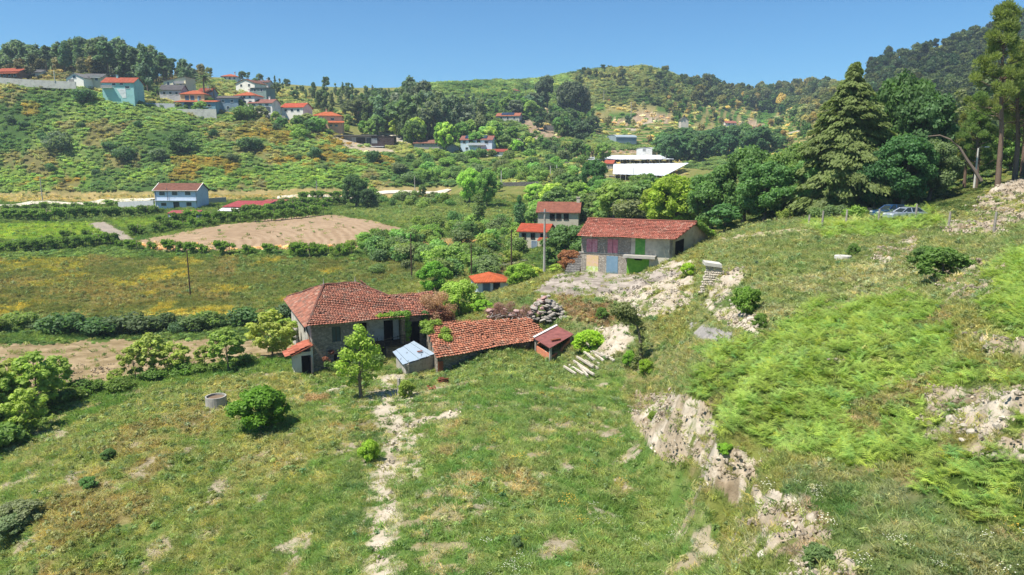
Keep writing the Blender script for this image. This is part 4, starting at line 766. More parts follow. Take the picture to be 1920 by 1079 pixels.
# far woods that read as one mass
wd_src = []
for i in range(3):
    bb = blob_round(8, 2.7, .6, 11, 700 + i, (.32, .5)); wd_src.append(stuff_src('woodland_crown%d' % i, *leaves(bb, 420, .42, seed=70 + i, shell=.5, floor=0, el=1.2)))
WD = np.maximum(pmask('1640,136 1960,34 2500,30 2500,290 1960,330 1750,330 1560,270', 3, 2), pmask('1300,168 1560,174 1660,180 1660,320 1560,310 1500,262 1480,225 1440,212 1300,196', 4, 2)) * (Y_ > 190)
WD = WD * (1 - .45 * sstep(.55, .62, nz(38, 3, 801)))
scat('far_woodland', 'dense pine and broadleaf woodland covering the far hillsides', 'woodland', wd_src, WD * .030 * np.clip(450 / Y_, .5, 1.4), np.clip(Y_ / 500, .8, 1.35) * 1.1, 7, cvar=.2, warm=.12, colf=1.9, zs=1.0, sizevar=.35)
w2 = pmask('1060,130 1270,130 1400,180 1300,230 1080,190', 4, 2) * sstep(.5, .6, nz(30, 3, 811)) + .5 * pmask('1090,200 1440,190 1500,280 1100,290', 4, 2) * sstep(.58, .66, nz(30, 3, 821)) + pmask('-500,100 400,100 400,148 -500,146', 2, 2)
scat('far_trees', 'scattered trees and thickets over the middle hills', 'woodland', wd_src, w2 * .016 * (Y_ > 300) * (Y_ < 1100), np.full(X_.shape, .72), 8, cvar=.22, warm=.14, colf=1.9, sizevar=.4)
# ---------------------------------------------------------------- building materials
def m_plain(name, c, rough=.85, var=.12, sc=1.5, spec=.15, bumpd=0.0, metal=0):
    s = N(name); n = s.noise(sc, 5, s.n('ShaderNodeNewGeometry').outputs['Position']); l = lin(c) * (.62 + .25 * (min(c) > 190))
    col = s.mix(s.ramp(n, .3, .7), tuple(l * (1 - var)), tuple(np.minimum(l * (1 + var), .95))); s.pbr(col, rough, spec, s.bump(n, .4, bumpd) if bumpd else None, metal); return s.m
def m_plaster(name, c, dirt=(110, 105, 95), amt=.5, sc=.7):
    """old render: colour with its own stains and peeled patches"""
    s = N(name); g = s.n('ShaderNodeNewGeometry').outputs['Position']; n = s.noise(sc, 6, g, .7); m = s.noise(sc * 5, 5, g, .7)
    f = s.math('MULTIPLY', s.ramp(s.math('ADD', n, s.math('MULTIPLY', m, .5)), .72, .95), amt)
    s.pbr(s.mix(f, tuple(lin(c) * (.95 if min(c) > 200 else .88)), tuple(lin(dirt) * .8)), .95, .1, s.bump(m, .4, .03)); return s.m
def m_stone(name, a, b, mortar, sc=2.2):
    a, b, mortar = [np.array(q) * .97 for q in (a, b, mortar)]; sc *= 2.0; mortar = mortar * .4 + a * .5
    s = N(name); g = s.n('ShaderNodeNewGeometry').outputs['Position']
    st = s.n('ShaderNodeVectorMath', {0: g, 1: (1, 1, 1.7)}, operation='MULTIPLY').outputs[0]
    v = s.n('ShaderNodeTexVoronoi', {'Vector': st, 'Scale': sc}, feature='DISTANCE_TO_EDGE').outputs['Distance']; vc = s.n('ShaderNodeTexVoronoi', {'Vector': st, 'Scale': sc}).outputs['Color']
    x = s.n('ShaderNodeSeparateXYZ', {0: vc}).outputs[0]; n = s.noise(9, 5, g, .7)
    c = s.mix(x, tuple(lin(a)), tuple(lin(b))); c = s.mix(s.math('MULTIPLY', n, .35), c, tuple(lin(b) * .5)); e = s.ramp(v, .02, .09)
    s.pbr(s.mix(e, tuple(lin(mortar)), c), .95, .1, s.bump(s.math('ADD', e, s.math('MULTIPLY', n, .4)), .8, .06)); return s.m
def m_tile(name, a, b, c, grime=(96, 84, 72), amt=.45):
    a, b, c, grime = [np.array(q) * .86 + np.array([-5, 8, 9]) for q in (a, b, c, grime)]
    """roof tiles; face attribute v picks the shade, noise adds lichen and soot"""
    s = N(name); v = s.n('ShaderNodeAttribute', attribute_name='v').outputs['Fac']; g = s.n('ShaderNodeNewGeometry').outputs['Position']
    col = s.mix(s.ramp(v, 0, .55), tuple(lin(a)), tuple(lin(b))); col = s.mix(s.ramp(v, .6, 1), col, tuple(lin(c)))
    n = s.noise(1.3, 6, g, .75); m = s.noise(7, 4, g, .7); f = s.math('MULTIPLY', s.ramp(s.math('ADD', n, s.math('MULTIPLY', m, .6)), .78, 1.0), amt)
    s.pbr(s.mix(f, col, tuple(lin(grime))), .9, .12); return s.m
def m_farroof(name, c, c2=None):
    c = tuple(np.array(c) * .84)
    s = N(name); g = s.n('ShaderNodeTexCoord').outputs['Object']; n = s.noise(1.2, 5, g, .7); c2 = c2 or tuple(np.array(c) * .72)
    wv = s.n('ShaderNodeTexWave', {'Vector': g, 'Scale': 1.3, 'Distortion': .6}, bands_direction='X').outputs['Fac']
    col = s.mix(s.ramp(n, .3, .7), tuple(lin(c)), tuple(lin(c2))); col = s.mix(s.math('MULTIPLY', wv, .22), col, tuple(lin(c) * .4)); s.pbr(col, .9, .1, s.bump(wv, .6, .05)); return s.m
_MC = {}
def wallm(c, st=.35):
    k = ('w', tuple(c))
    if k not in _MC: _MC[k] = m_plaster('painted_wall', c, tuple(np.array(c) * .7), st, .35)
    return _MC[k]
def roofm(c):
    k = ('r', tuple(c))
    if k not in _MC: _MC[k] = m_farroof('roof_tiles', c)
    return _MC[k]
def flatm(c, **kw):
    k = ('f', tuple(c))
    if k not in _MC: _MC[k] = m_plain('paint', c, **kw)
    return _MC[k]
def m_glass():
    s = N('window_glass'); s.pbr((.02, .03, .035), .12, .6); return s.m
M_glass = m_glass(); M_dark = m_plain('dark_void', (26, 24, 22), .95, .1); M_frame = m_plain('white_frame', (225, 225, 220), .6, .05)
M_conc = m_plaster('concrete', (172, 168, 158), (110, 106, 98), .7, .8); M_conc2 = m_plaster('pale_concrete', (205, 200, 188), (140, 134, 124), .6, .8)
M_wood = m_plain('weathered_wood', (104, 86, 68), .9, .3, 4); M_metal = m_plain('grey_metal', (120, 122, 124), .5, .15, 3, .5)
# ---------------------------------------------------------------- mesh builder
class MB:
    def __init__(s): s.V = []; s.F = []; s.v = []
    def box(s, o, ex, ey, ez):
        o, ex, ey, ez = Vector(o), Vector(ex), Vector(ey), Vector(ez); k = len(s.V)
        s.V += [o, o + ex, o + ex + ey, o + ey, o + ez, o + ex + ez, o + ex + ey + ez, o + ey + ez]
        s.F += [[k + i for i in q] for q in ((0, 3, 2, 1), (4, 5, 6, 7), (0, 1, 5, 4), (1, 2, 6, 5), (2, 3, 7, 6), (3, 0, 4, 7))]; return s
    def cbox(s, c, sx, sy, sz, rz=0):
        ca, sa = math.cos(rz), math.sin(rz); ex = Vector((ca * sx, sa * sx, 0)); ey = Vector((-sa * sy, ca * sy, 0)); return s.box(Vector(c) - ex / 2 - ey / 2, ex, ey, (0, 0, sz))
    def poly(s, pts): k = len(s.V); s.V += [Vector(p) for p in pts]; s.F.append(list(range(k, k + len(pts)))); return s
    def slab(s, pts, t):
        """closed slab: polygon thickened downwards by t"""
        k = len(s.V); n = len(pts); s.V += [Vector(p) for p in pts] + [Vector(p) - Vector((0, 0, t)) for p in pts]
        s.F.append([k + i for i in range(n)]); s.F.append([k + n + i for i in reversed(range(n))])
        for i in range(n): s.F.append([k + i, k + n + i, k + n + (i + 1) % n, k + (i + 1) % n])
        return s
    def prism(s, pts, vec):
        k = len(s.V); n = len(pts); vec = Vector(vec); s.V += [Vector(p) for p in pts] + [Vector(p) + vec for p in pts]
        s.F.append([k + i for i in reversed(range(n))]); s.F.append([k + n + i for i in range(n)])
        for i in range(n): s.F.append([k + i, k + (i + 1) % n, k + n + (i + 1) % n, k + n + i])
        return s
    def tube(s, pts, rad, k=6):
        v, f = tube(pts, rad if isinstance(rad, (list, tuple)) else [rad] * len(pts), k); o = len(s.V); s.V += v; s.F += [[i + o for i in q] for q in f]; return s
    def build(s, name, mat, parent=None, smooth=False):
        return link(name, mkmesh(name, np.array([tuple(v) for v in s.V]), s.F, mat, smooth=smooth), parent)
def roof_tiles(mb_or_none, polys, name, mat, parent, tw=.26, tl=.40, miss=0.0, seed=0, rough=.03, deck=.10, holes=()):
    """barrel tiles laid course by course inside each roof polygon (first edge = eave), over a thin deck"""
    r_ = random.Random(seed); V = []; Fc = []; vv = []
    for poly in polys:
        P = [Vector(p) for p in poly]; u = (P[1] - P[0]).normalized(); nrm = Vector((0, 0, 0))
        for i in range(1, len(P) - 1): nrm += (P[i] - P[0]).cross(P[i + 1] - P[0])
        nrm.normalize(); nrm = nrm if nrm.z > 0 else -nrm; v = nrm.cross(u); v = v if v.z > 0 else -v
        Q = [((p - P[0]).dot(u), (p - P[0]).dot(v)) for p in P]
        def inside(x, y):
            c = False
            for i in range(len(Q)):
                x1, y1 = Q[i]; x2, y2 = Q[i - 1]
                if (y1 > y) != (y2 > y) and x < (x2 - x1) * (y - y1) / (y2 - y1) + x1: c = not c
            return c
        x0, x1 = min(q[0] for q in Q), max(q[0] for q in Q); y1 = max(q[1] for q in Q); nc = int((x1 - x0) / tw); nr = int(y1 / tl) + 1
        sag = r_.uniform(0, 6)
        for j in range(-1, nr):
            dxr = r_.uniform(-.05, .05)
            for i in range(nc + 1):
                cx = x0 + (i + .5) * tw; cy = (j + .5) * tl
                if not inside(cx, max(cy, .02)) or r_.random() < miss: continue
                if any((cx - hx) ** 2 + (cy - hy) ** 2 < hr * hr for hx, hy, hr in holes): continue
                lift = rough * .6 * r_.uniform(-.4, 1) + .05 * math.sin(cx * .9 + sag) + .04 * math.sin(cy * 1.3 + cx * .3); tx = r_.uniform(-.02, .02) + dxr; o = len(V)
                for (yy, hh) in ((cy - tl * .62, .11), (cy + tl * .5, .02)):
                    for q in range(4):
                        xx = cx + tx + tw * (q / 3 - .5) * 1.0; z = hh + lift + (.055 if q in (1, 2) else 0)
                        V.append(P[0] + u * xx + v * yy + nrm * z)
                for q in range(3): Fc.append([o + q, o + q + 1, o + 5 + q, o + 4 + q]); vv.append(0)
                tv = min(1, max(0, r_.gauss(.42, .17))) if r_.random() > .05 else r_.uniform(.7, .9); vv[-3:] = [tv] * 3
                Fc.append([o, o + 3, o + 2, o + 1]); vv.append(0.0)
        o = len(V); V += [p - nrm * .01 for p in P] + [p - nrm * deck for p in P]; n = len(P)
        Fc.append([o + i for i in range(n)]); Fc.append([o + n + i for i in reversed(range(n))]); vv += [.05, .05]
        for i in range(n): Fc.append([o + i, o + n + i, o + n + (i + 1) % n, o + (i + 1) % n]); vv.append(.2)
        # ridge caps along every edge that is not the eave
    return link(name, mkmesh(name, np.array([tuple(v) for v in V]), Fc, mat, {'v': ('FACE', 'FLOAT', vv)}), parent)
# ---------------------------------------------------------------- simple house, used for the far ones
ORG, ORG2, RED, GRY, BRN = (214, 118, 82), (196, 104, 78), (176, 88, 70), (120, 118, 116), (150, 104, 86)
def win(e, x, z, w_, h_, side='f', W=0, D=0, shut=None, y0=0.0, name='window'):
    """window or door with frame and recessed pane on facade f(ront) r(ight) l(eft)"""
    t = .12; f = MB(); g = MB()
    def bx(m, a, b, za, zb, o0, o1):
        if side == 'f': m.box((a, y0 - o1, za), (b - a, 0, 0), (0, o1 - o0, 0), (0, 0, zb - za))
        elif side == 'r': m.box((W + o0, a, za), (o1 - o0, 0, 0), (0, b - a, 0), (0, 0, zb - za))
        else: m.box((-o1, a, za), (o1 - o0, 0, 0), (0, b - a, 0), (0, 0, zb - za))
    bx(f, x - t, x, z - t, z + h_ + t, .003, .08); bx(f, x + w_, x + w_ + t, z - t, z + h_ + t, .003, .08); bx(f, x, x + w_, z + h_, z + h_ + t, .003, .08); bx(f, x, x + w_, z - t, z, .003, .1)
    fo = f.build(name, M_frame if not shut else flatm(shut), e); bx(g, x, x + w_, z, z + h_, .002, .03); g.build('pane', M_glass if not shut else flatm(tuple(np.array(shut) * .85)), fo); return fo
def house(px, pyb, wpx, hpx, label, roof='gable', rc=ORG, wc=(225, 222, 215), yaw=0.0, D=9.0, rise=1.9, wins=(), Y=None, name='house', cat='house', chim=None, over=.45, extra=None, ymin=11, group=None, sink=5, zoff=0):
    if Y is None: p = G(px, pyb, ymin)
    else: s, t = ray(px, pyb); p = Vector((s * Y, Y, CAMZ + t * Y))
    d = depth(p); W = wpx / F * d; H = hpx / F * d; e = empty(name, (p.x, p.y, p.z + zoff), yaw); tag(e, label, cat, group)
    x0 = -W / 2; m = MB()
    if roof in ('hip', 'flat'): m.box((x0, 0, -sink), (W, 0, 0), (0, D, 0), (0, 0, H + sink))
    elif roof == 'gable': m.prism([(x0, 0, -sink), (x0, D, -sink), (x0, D, H), (x0, D / 2, H + rise - .03), (x0, 0, H)], (W, 0, 0))
    elif roof == 'gabley': m.prism([(x0, 0, -sink), (x0, 0, H), (0, 0, H + rise - .03), (-x0, 0, H), (-x0, 0, -sink)], (0, D, 0))
    elif roof == 'mono': m.prism([(x0, 0, -sink), (x0, D, -sink), (x0, D, H + rise - .03), (x0, 0, H)], (W, 0, 0))
    elif roof == 'monox': m.prism([(x0, 0, -sink), (x0, 0, H), (-x0, 0, H + rise - .03), (-x0, 0, -sink)], (0, D, 0))
    elif roof == 'arch': m.prism([(x0, 0, -sink)] + [(x0 * math.cos(a), 0, H * .55 + H * .6 * math.sin(a)) for a in np.linspace(0, math.pi, 11)] + [(-x0, 0, -sink)], (0, D, 0))
    m.build('wall', wallm(wc), e); r = MB(); o = over; t = .16; a, b = x0 - o, -x0 + o; q = rise * o / (D / 2)
    if roof == 'gable':
        r.slab([(a, -o, H - q + t), (b, -o, H - q + t), (b, D / 2, H + rise + t), (a, D / 2, H + rise + t)], t); r.slab([(a, D / 2, H + rise + t), (b, D / 2, H + rise + t), (b, D + o, H - q + t), (a, D + o, H - q + t)], t)
    elif roof == 'gabley':
        q = rise * o / (W / 2); r.slab([(a, -o, H - q + t), (0, -o, H + rise + t), (0, D + o, H + rise + t), (a, D + o, H - q + t)], t); r.slab([(0, -o, H + rise + t), (b, -o, H - q + t), (b, D + o, H - q + t), (0, D + o, H + rise + t)], t)
    elif roof == 'hip':
        k = min(W, D) / 2 * .95; z0, z1 = H + .02, H + rise; A_, B_, C_, D_ = (a, -o, z0), (b, -o, z0), (b, D + o, z0), (a, D + o, z0)
        if W >= D: R1, R2 = (x0 + k, D / 2, z1), (-x0 - k, D / 2, z1); r.poly([A_, B_, R2, R1]); r.poly([B_, C_, R2]); r.poly([C_, D_, R1, R2]); r.poly([D_, A_, R1])
        else: R1, R2 = (0, k, z1), (0, D - k, z1); r.poly([A_, B_, R1]); r.poly([B_, C_, R2, R1]); r.poly([C_, D_, R2]); r.poly([D_, A_, R1, R2])
        r.poly([D_, C_, B_, A_]); r.box((a - .02, -o - .06, z0 - .16), (b - a + .04, 0, 0), (0, D + 2 * o + .08, 0), (0, 0, .15))
    elif roof == 'mono': q = rise * o / D; r.slab([(a, -o, H - q + t), (b, -o, H - q + t), (b, D + o, H + rise + q + t), (a, D + o, H + rise + q + t)], t)
    elif roof == 'monox': q = rise * o / W; r.slab([(a, -o, H - q + t), (b, -o, H + rise + q + t), (b, D + o, H + rise + q + t), (a, D + o, H - q + t)], t)
    elif roof == 'flat': r.box((a, -o, H), (b - a, 0, 0), (0, D + 2 * o, 0), (0, 0, .3))
    elif roof == 'arch':
        c1 = [(1.03 * x0 * math.cos(a_), H * .55 + .03 + H * .62 * math.sin(a_)) for a_ in np.linspace(0, math.pi, 11)]
        for (xa, za), (xb, zb) in zip(c1, c1[1:]): r.slab([(xa, -.2, za + .08), (xb, -.2, zb + .08), (xb, D + .2, zb + .08), (xa, D + .2, za + .08)], .07)
    ro = r.build('roof', roofm(rc) if roof not in ('flat', 'arch') else flatm(rc), e)
    if chim: m = MB(); m.box((x0 + chim * W, D * .45, H), (.7, 0, 0), (0, .7, 0), (0, 0, rise + 1.1)); m.box((x0 + chim * W - .1, D * .45 - .1, H + rise + 1.103), (.9, 0, 0), (0, .9, 0), (0, 0, .15)); m.build('chimney', wallm(wc), ro)
    for wd in wins:
        side = wd[4] if len(wd) > 4 else 'f'; shut = wd[5] if len(wd) > 5 else None
        if side == 'f': win(e, x0 + wd[0] * W - wd[2] / 2, wd[1], wd[2], wd[3], 'f', shut=shut, name='door' if wd[1] < .12 else 'window')
        else:
            o_ = win(e, wd[0] * D - wd[2] / 2, wd[1], wd[2], wd[3], side, W=0, shut=shut, name='door' if wd[1] < .12 else 'window'); o_.location.x = -x0 if side == 'r' else x0
    if extra: extra(e, W, H, D, x0)
    return e
def row(n, z, w_=1.2, h_=1.2, a=.08, b=.92, side='f', shut=None): return [(a + (b - a) * (i + .5) / n, z, w_, h_, side, shut) for i in range(n)]
def balcony(x_0, x_1, z, dep=1.3, col=(215, 212, 205)):
    def f(e, W, H, D, x0):
        m = MB(); m.box((x0 + x_0 * W, -dep, z - .15), ((x_1 - x_0) * W, 0, 0), (0, dep - .002, 0), (0, 0, .15)); bo = m.build('balcony', flatm(col), e)
        r = MB(); X0, X1 = x0 + x_0 * W, x0 + x_1 * W; r.box((X0, -dep, z + .003), (X1 - X0, 0, 0), (0, .08, 0), (0, 0, .95)); r.build('railing', flatm(tuple(np.array(col) * .9)), bo)
    return f
def panels(n, x_0, x_1, y0=.1, y1=.42):
    def f(e, W, H, D, x0):
        for i in range(n):
            m = MB(); a = x0 + (x_0 + (x_1 - x_0) * i / n) * W; w_ = (x_1 - x_0) / n * W * .9
            z = lambda y: H + 1.9 * (y * D) / (D / 2) + .42
            m.slab([(a, y0 * D, z(y0)), (a + w_, y0 * D, z(y0)), (a + w_, y1 * D, z(y1) + .25), (a, y1 * D, z(y1) + .25)], .06); m.build('solar_panel', M_panel, e)
    return f
M_panel = m_plain('solar_glass', (52, 66, 92), .25, .15, 2, .6)
W1 = (236, 230, 218)
# far left group
house(14, 148, 50, 13, 'brown house with two orange roof tiers at the far left edge of the hill', 'gable', ORG2, (150, 112, 92), R(-6), 10, wins=row(4, .9), Y=322, extra=lambda e, W, H, D, x0: [MB().slab([(x0 - .5, -2.6, 2.0), (x0 + W + .5, -2.6, 2.0), (x0 + W + .5, -.003, 2.6), (x0 - .5, -.003, 2.6)], .15).build('porch_roof', roofm(ORG), e)])
house(55, 148, 42, 12, 'white house with a long grey roof at the far left of the hill', 'gable', GRY, (236, 230, 218), R(8), 9, rise=1.5, wins=row(2, 1.2, .9, .9), Y=328)
house(141, 159, 38, 12, 'left one of the twin white houses with slanted grey roofs below the wood', 'gabley', (150, 148, 146), (236, 230, 218), R(-12), 10, rise=2.0, wins=[(.5, 2.6, 1.6, 1.2), (.3, .1, 2.4, 2.1, 'f', (205, 200, 190))], Y=318)
house(174, 158, 34, 13, 'right one of the twin white houses, with a grey gable and balcony', 'gable', (128, 126, 126), (205, 200, 178), R(8), 9, rise=1.7, wins=row(2, 1.5), Y=322, extra=balcony(.45, .98, 2.7))
house(223, 186, 57, 30, 'tall turquoise house with an orange roof and painted diagonal sun patch', 'gable', ORG2, (168, 214, 208), R(4), 10, rise=2.4, chim=.32, wins=[(.38, 5.6, 1.4, .9), (.62, 5.8, 1.4, .9), (.8, 4.4, 1.8, .9), (.62, 2.6, 1.6, .9), (.15, 5.0, 2.2, .6)], Y=312, extra=lambda e, W, H, D, x0: [balcony(.0, .36, 4.6)(e, W, H, D, x0), MB().prism([(x0 + .46 * W, -.06, H * .62), (x0 + .74 * W, -.06, H * .62), (x0 + .74 * W, -.06, .4), (x0 + .62 * W, -.06, .4)], (0, .05, 0)).build('sunlit_patch', flatm((236, 236, 232)), e)])  # white wedge on the front is a patch of sunlight put in as colour
house(328, 166, 44, 13, 'pale yellow house with a low grey slanted roof, high on the hill', 'monox', (138, 134, 128), (232, 226, 190), R(-5), 9, rise=1.9, wins=row(3, 1.6, 1.2, 1.2), Y=345, extra=balcony(.55, .98, 2.2))
house(320, 181, 40, 12, 'grey roofed low house just below the pale yellow house', 'gable', (112, 108, 108), (200, 196, 196), R(3), 8, rise=2.4, wins=row(3, .9, 1.1, 1.1), Y=335)
house(361, 190, 44, 13, 'yellow house with an orange hipped roof and two blue doors', 'hip', ORG, (232, 208, 152), R(2), 9, rise=2.0, wins=[(.28, .1, 1.5, 2.3, 'f', (110, 150, 176)), (.5, .1, 1.5, 2.3, 'f', (110, 150, 176)), (.8, 1, 1.2, 1.2)], Y=334)
house(384, 183, 24, 10, 'small house with a red roof and chimney behind the yellow house', 'gable', RED, (150, 158, 172), 0, 8, rise=2, chim=.5, wins=row(2, .8, 1, 1), Y=344)
house(366, 204, 76, 12, 'long low blue walled building under a flat orange tiled roof', 'mono', ORG, (140, 176, 190), R(1), 7, rise=1.1, wins=[(.12, .1, 3.2, 2.2, 'f', (225, 235, 235)), (.34, .1, 3.4, 2.4, 'f', (70, 100, 110)), (.6, .9, 1.4, .9), (.85, .9, 1.4, .9)], Y=326, chim=.5)
house(428, 209, 38, 24, 'grey blue house with a flat grey roof between the walls and the white house', 'gable', (126, 118, 112), (140, 160, 174), R(5), 9, rise=1.2, wins=row(2, 4.0, 1.2, 1.1) + row(1, 1.0), Y=332)
house(459, 199, 40, 19, 'white house with an orange hipped roof in the hill group', 'hip', ORG, (236, 230, 218), R(-8), 9, rise=2, wins=row(3, 3.4, 1.1, 1.1) + row(3, .9, 1.2, 1.3, shut=(110, 126, 140)), Y=340, chim=.5)
house(431, 153, 30, 9, 'topmost house on the hill with a red hipped roof against the sky', 'hip', ORG, (216, 218, 216), R(10), 9, rise=1.8, wins=row(3, 1.2, 1.1, 1.1), Y=425, chim=.7)
house(460, 167, 42, 10, 'white house with a broad brown gabled roof below the topmost house', 'gabley', BRN, (236, 230, 218), R(-18), 10, rise=2.2, wins=row(2, 1.2), Y=390)
house(486, 160, 34, 5, 'low brown roofed house on the skyline right of the topmost house', 'gable', (136, 100, 92), (214, 206, 200), 0, 8, rise=1.4, wins=row(2, .8, 1, .8), Y=415, chim=.8)
house(485, 186, 32, 20, 'sage green house with a flat grey roof at the right of the hill group', 'mono', (128, 124, 120), (140, 158, 150), R(-10), 9, rise=.6, wins=row(2, 3.6), Y=360)
house(489, 211, 46, 17, 'white house with a dusty pink roof, lower row of the hill group', 'gable', (172, 118, 104), (236, 230, 218), R(-7), 9, rise=1.9, wins=row(3, 2.8, 1.5, 1) + [(.8, .1, 2.5, 2.2, 'f', (120, 130, 140))], Y=338, chim=.7)
house(548, 216, 44, 14, 'white house with a bright orange gabled roof standing right of the others', 'gable', (216, 104, 76), (236, 230, 218), R(-10), 10, rise=2.2, wins=row(3, 1.6, 1.3, 1.1), Y=346)
house(614, 241, 54, 23, 'large pink house with an orange hipped roof and a second roof over the veranda', 'hip', (222, 122, 78), (232, 186, 152), R(8), 11, rise=2.2, chim=.42, wins=[(.12, 3.6, 1.2, 1.2), (.3, 3.6, 1.2, 1.2), (.68, 3.8, 1.6, .9), (.12, .9, 1.1, 1.2), (.32, 1.0, 1.8, 1.2, 'f', (190, 96, 76)), (.62, .9, 1.4, .8), (.8, .9, 1.4, .8)], Y=344,
      extra=lambda e, W, H, D, x0: [MB().slab([(x0 + .45 * W, -2.8, 2.6), (x0 + W + 1.2, -2.8, 2.6), (x0 + W + 1.2, -.1, 3.4), (x0 + .45 * W, -.1, 3.4)], .15).build('veranda_roof', roofm((222, 122, 78)), e), balcony(.0, .4, 3.1, 1.5, (240, 196, 164))(e, W, H, D, x0)])
# concrete new building and the yard below the pink house
house(664, 269, 80, 14, 'unfinished grey concrete building with a flat slab roof and open bays', 'flat', (150, 146, 138), (136, 132, 124), R(-3), 9, wins=[(.12, .1, 3.5, 2.4, 'f', (60, 56, 50)), (.5, .1, 1.6, 2.4, 'f', (210, 210, 205)), (.66, .1, 4, 2.4, 'f', (70, 68, 62)), (.88, .1, 3, 2.2, 'f', (100, 110, 110))], Y=338, over=1.2, name='concrete_building', cat='building')
house(718, 269, 42, 12, 'dark brown windowless box building right of the concrete building', 'flat', (70, 62, 60), (78, 66, 62), R(2), 9, wins=[(.12, .1, 2.4, 2, 'f', (190, 195, 195))], Y=337, over=.1, name='dark_building', cat='building')
house(705, 284, 26, 8, 'low blue grey workshop with a pale flat roof beside the dirt yard', 'flat', (222, 222, 220), (110, 128, 142), 0, 6, wins=[(.7, .1, 2.6, 1.8, 'f', (60, 66, 72))], Y=332, name='workshop', cat='building')
house(806, 277, 60, 8, 'long low grey house with a brown tiled roof and end chimney', 'gable', (164, 116, 98), (176, 170, 162), R(-3), 8, rise=1.5, chim=.95, wins=row(2, .9, 1.2, 1), Y=334)
house(849, 285, 24, 8, 'small dark gabled shed left of the solar house', 'gabley', (92, 90, 88), (150, 150, 146), R(5), 6, rise=1.7, wins=[], Y=330, name='shed', cat='shed')
house(893, 283, 60, 20, 'white two storey house with solar panels on its reddish roof', 'gable', (176, 118, 104), (208, 224, 232), R(-8), 11, rise=1.9, wins=[(.12, 3.4, 1.3, 1.2), (.33, 3.0, 1.6, 1.8, 'f', (40, 70, 72)), (.58, 2.9, 1.3, 1.9, 'f', (40, 70, 72)), (.82, 3.2, 1.6, 1.2), (.2, .5, 1.2, 1), (.6, .4, 1.4, 1.4)], Y=333, extra=lambda e, W, H, D, x0: [panels(5, .12, .42)(e, W, H, D, x0), panels(4, .54, .82)(e, W, H, D, x0), balcony(.25, .8, 2.6, 1.6, (225, 230, 232))(e, W, H, D, x0)])
house(922, 292, 54, 7, 'low annex with a red tiled lean-to roof in front of the solar house', 'mono', (186, 92, 78), (236, 230, 218), R(-5), 6, rise=1.1, wins=row(2, .6, 1.2, 1), Y=326, name='annex', cat='building')
house(952, 226, 44, 8, 'long low house with an orange roof and dark panels on the middle slope', 'gable', (196, 124, 96), (196, 190, 182), R(-10), 11, rise=1.9, wins=row(3, .7), Y=425, extra=panels(5, .2, .75))
house(1152, 196, 22, 5, 'small white cottage with an orange roof at the foot of the round scrub hill', 'gable', ORG, W1, R(6), 8, rise=1.6, wins=row(2, .5, 1, 1), Y=575)
house(965, 177, 18, 6, 'little house with a brown hipped roof on the skyline behind the gums', 'hip', BRN, (206, 196, 186), 0, 8, rise=2, wins=row(2, .6), Y=530)
house(886, 186, 26, 5, 'grey sheds on the skyline left of the tiny brown roofed house', 'gable', (170, 172, 172), (196, 200, 200), R(4), 8, rise=1.4, wins=row(2, .6, 1, .8), Y=515, name='shed', cat='shed')
house(866, 199, 14, 6, 'tiny house with a pink roof half hidden by the trees of the middle wood', 'gable', (196, 130, 112), (214, 190, 170), 0, 7, rise=1.5, wins=row(1, .8), Y=472)
house(1371, 236, 20, 5, 'farmhouse with a pinkish roof among the far terraces', 'gable', (190, 124, 106), (220, 214, 206), R(4), 8, rise=1.6, wins=row(2, .6, 1, 1), Y=560)
house(1384, 183, 12, 3, 'tiny red roofed house on the farthest skyline', 'gable', ORG2, (220, 200, 190), 0, 8, rise=1.6, wins=row(1, .5, 1, 1), Y=770)
house(1284, 230, 14, 5, 'ruined grey cottage beside the pinkish earthworks', 'gabley', (110, 106, 104), (206, 196, 184), 0, 7, rise=1.8, wins=row(1, .5, 1, 1), Y=500)
house(1760, 262, 56, 13, 'long pale house with a tiled roof half hidden behind the bent dead trunk', 'gable', (196, 142, 118), (224, 220, 212), R(-4), 9, rise=1.6, wins=row(3, .6), Y=215)
house(1141, 324, 15, 17, 'small stone tower house with a red roof left of the lower netting', 'gable', (206, 106, 82), (168, 160, 150), R(-20), 6, rise=1.3, wins=row(1, 2.4, .8, .8), Y=308)
house(1208, 284, 30, 6, 'white storehouse with a rounded roof above the white netting', 'arch', (236, 236, 236), (228, 230, 232), R(-25), 10, wins=[(.5, .1, 1.6, 1.3, 'f', (200, 206, 210))], Y=392, name='storehouse', cat='storehouse')
house(1146, 263, 38, 8, 'grey blue polythene tunnel beside the palm nursery', 'arch', (176, 190, 198), (150, 166, 174), R(-70), 14, wins=[], Y=440, name='polytunnel', cat='polytunnel')
# blue house in the valley
def bluex(e, W, H, D, x0):
    r = MB()
    for a in (x0 - .52, x0 + W + .32): r.slab([(a, -.5, H + .0), (a + .2, -.5, H + .0), (a + .2, D / 2, H + 2.33), (a, D / 2, H + 2.33)], .12)
    r.box((x0 - .5, -.56, H - .12), (W + 1, 0, 0), (0, .14, 0), (0, 0, .16)); r.build('gutter', flatm((226, 216, 206)), e)
    b = MB(); b.box((x0 + .003, -.9, 2.45), (W, 0, 0), (0, .9, 0), (0, 0, .12)); b.build('ledge', flatm((190, 200, 212)), e)
    c = MB(); c.tube([(x0 + .31 * W, -.25, 2.4), (x0 + .31 * W, -.25, H + .9)], .08); c.build('flue_pipe', M_metal, e); d = MB(); d.tube([(x0 + .02 * W, -.08, 0), (x0 + .02 * W, -.08, H - .1)], .07); d.tube([(x0 + .985 * W, -.08, 0), (x0 + .985 * W, -.08, H - .1)], .07); d.build('drain_pipe', M_metal, e)
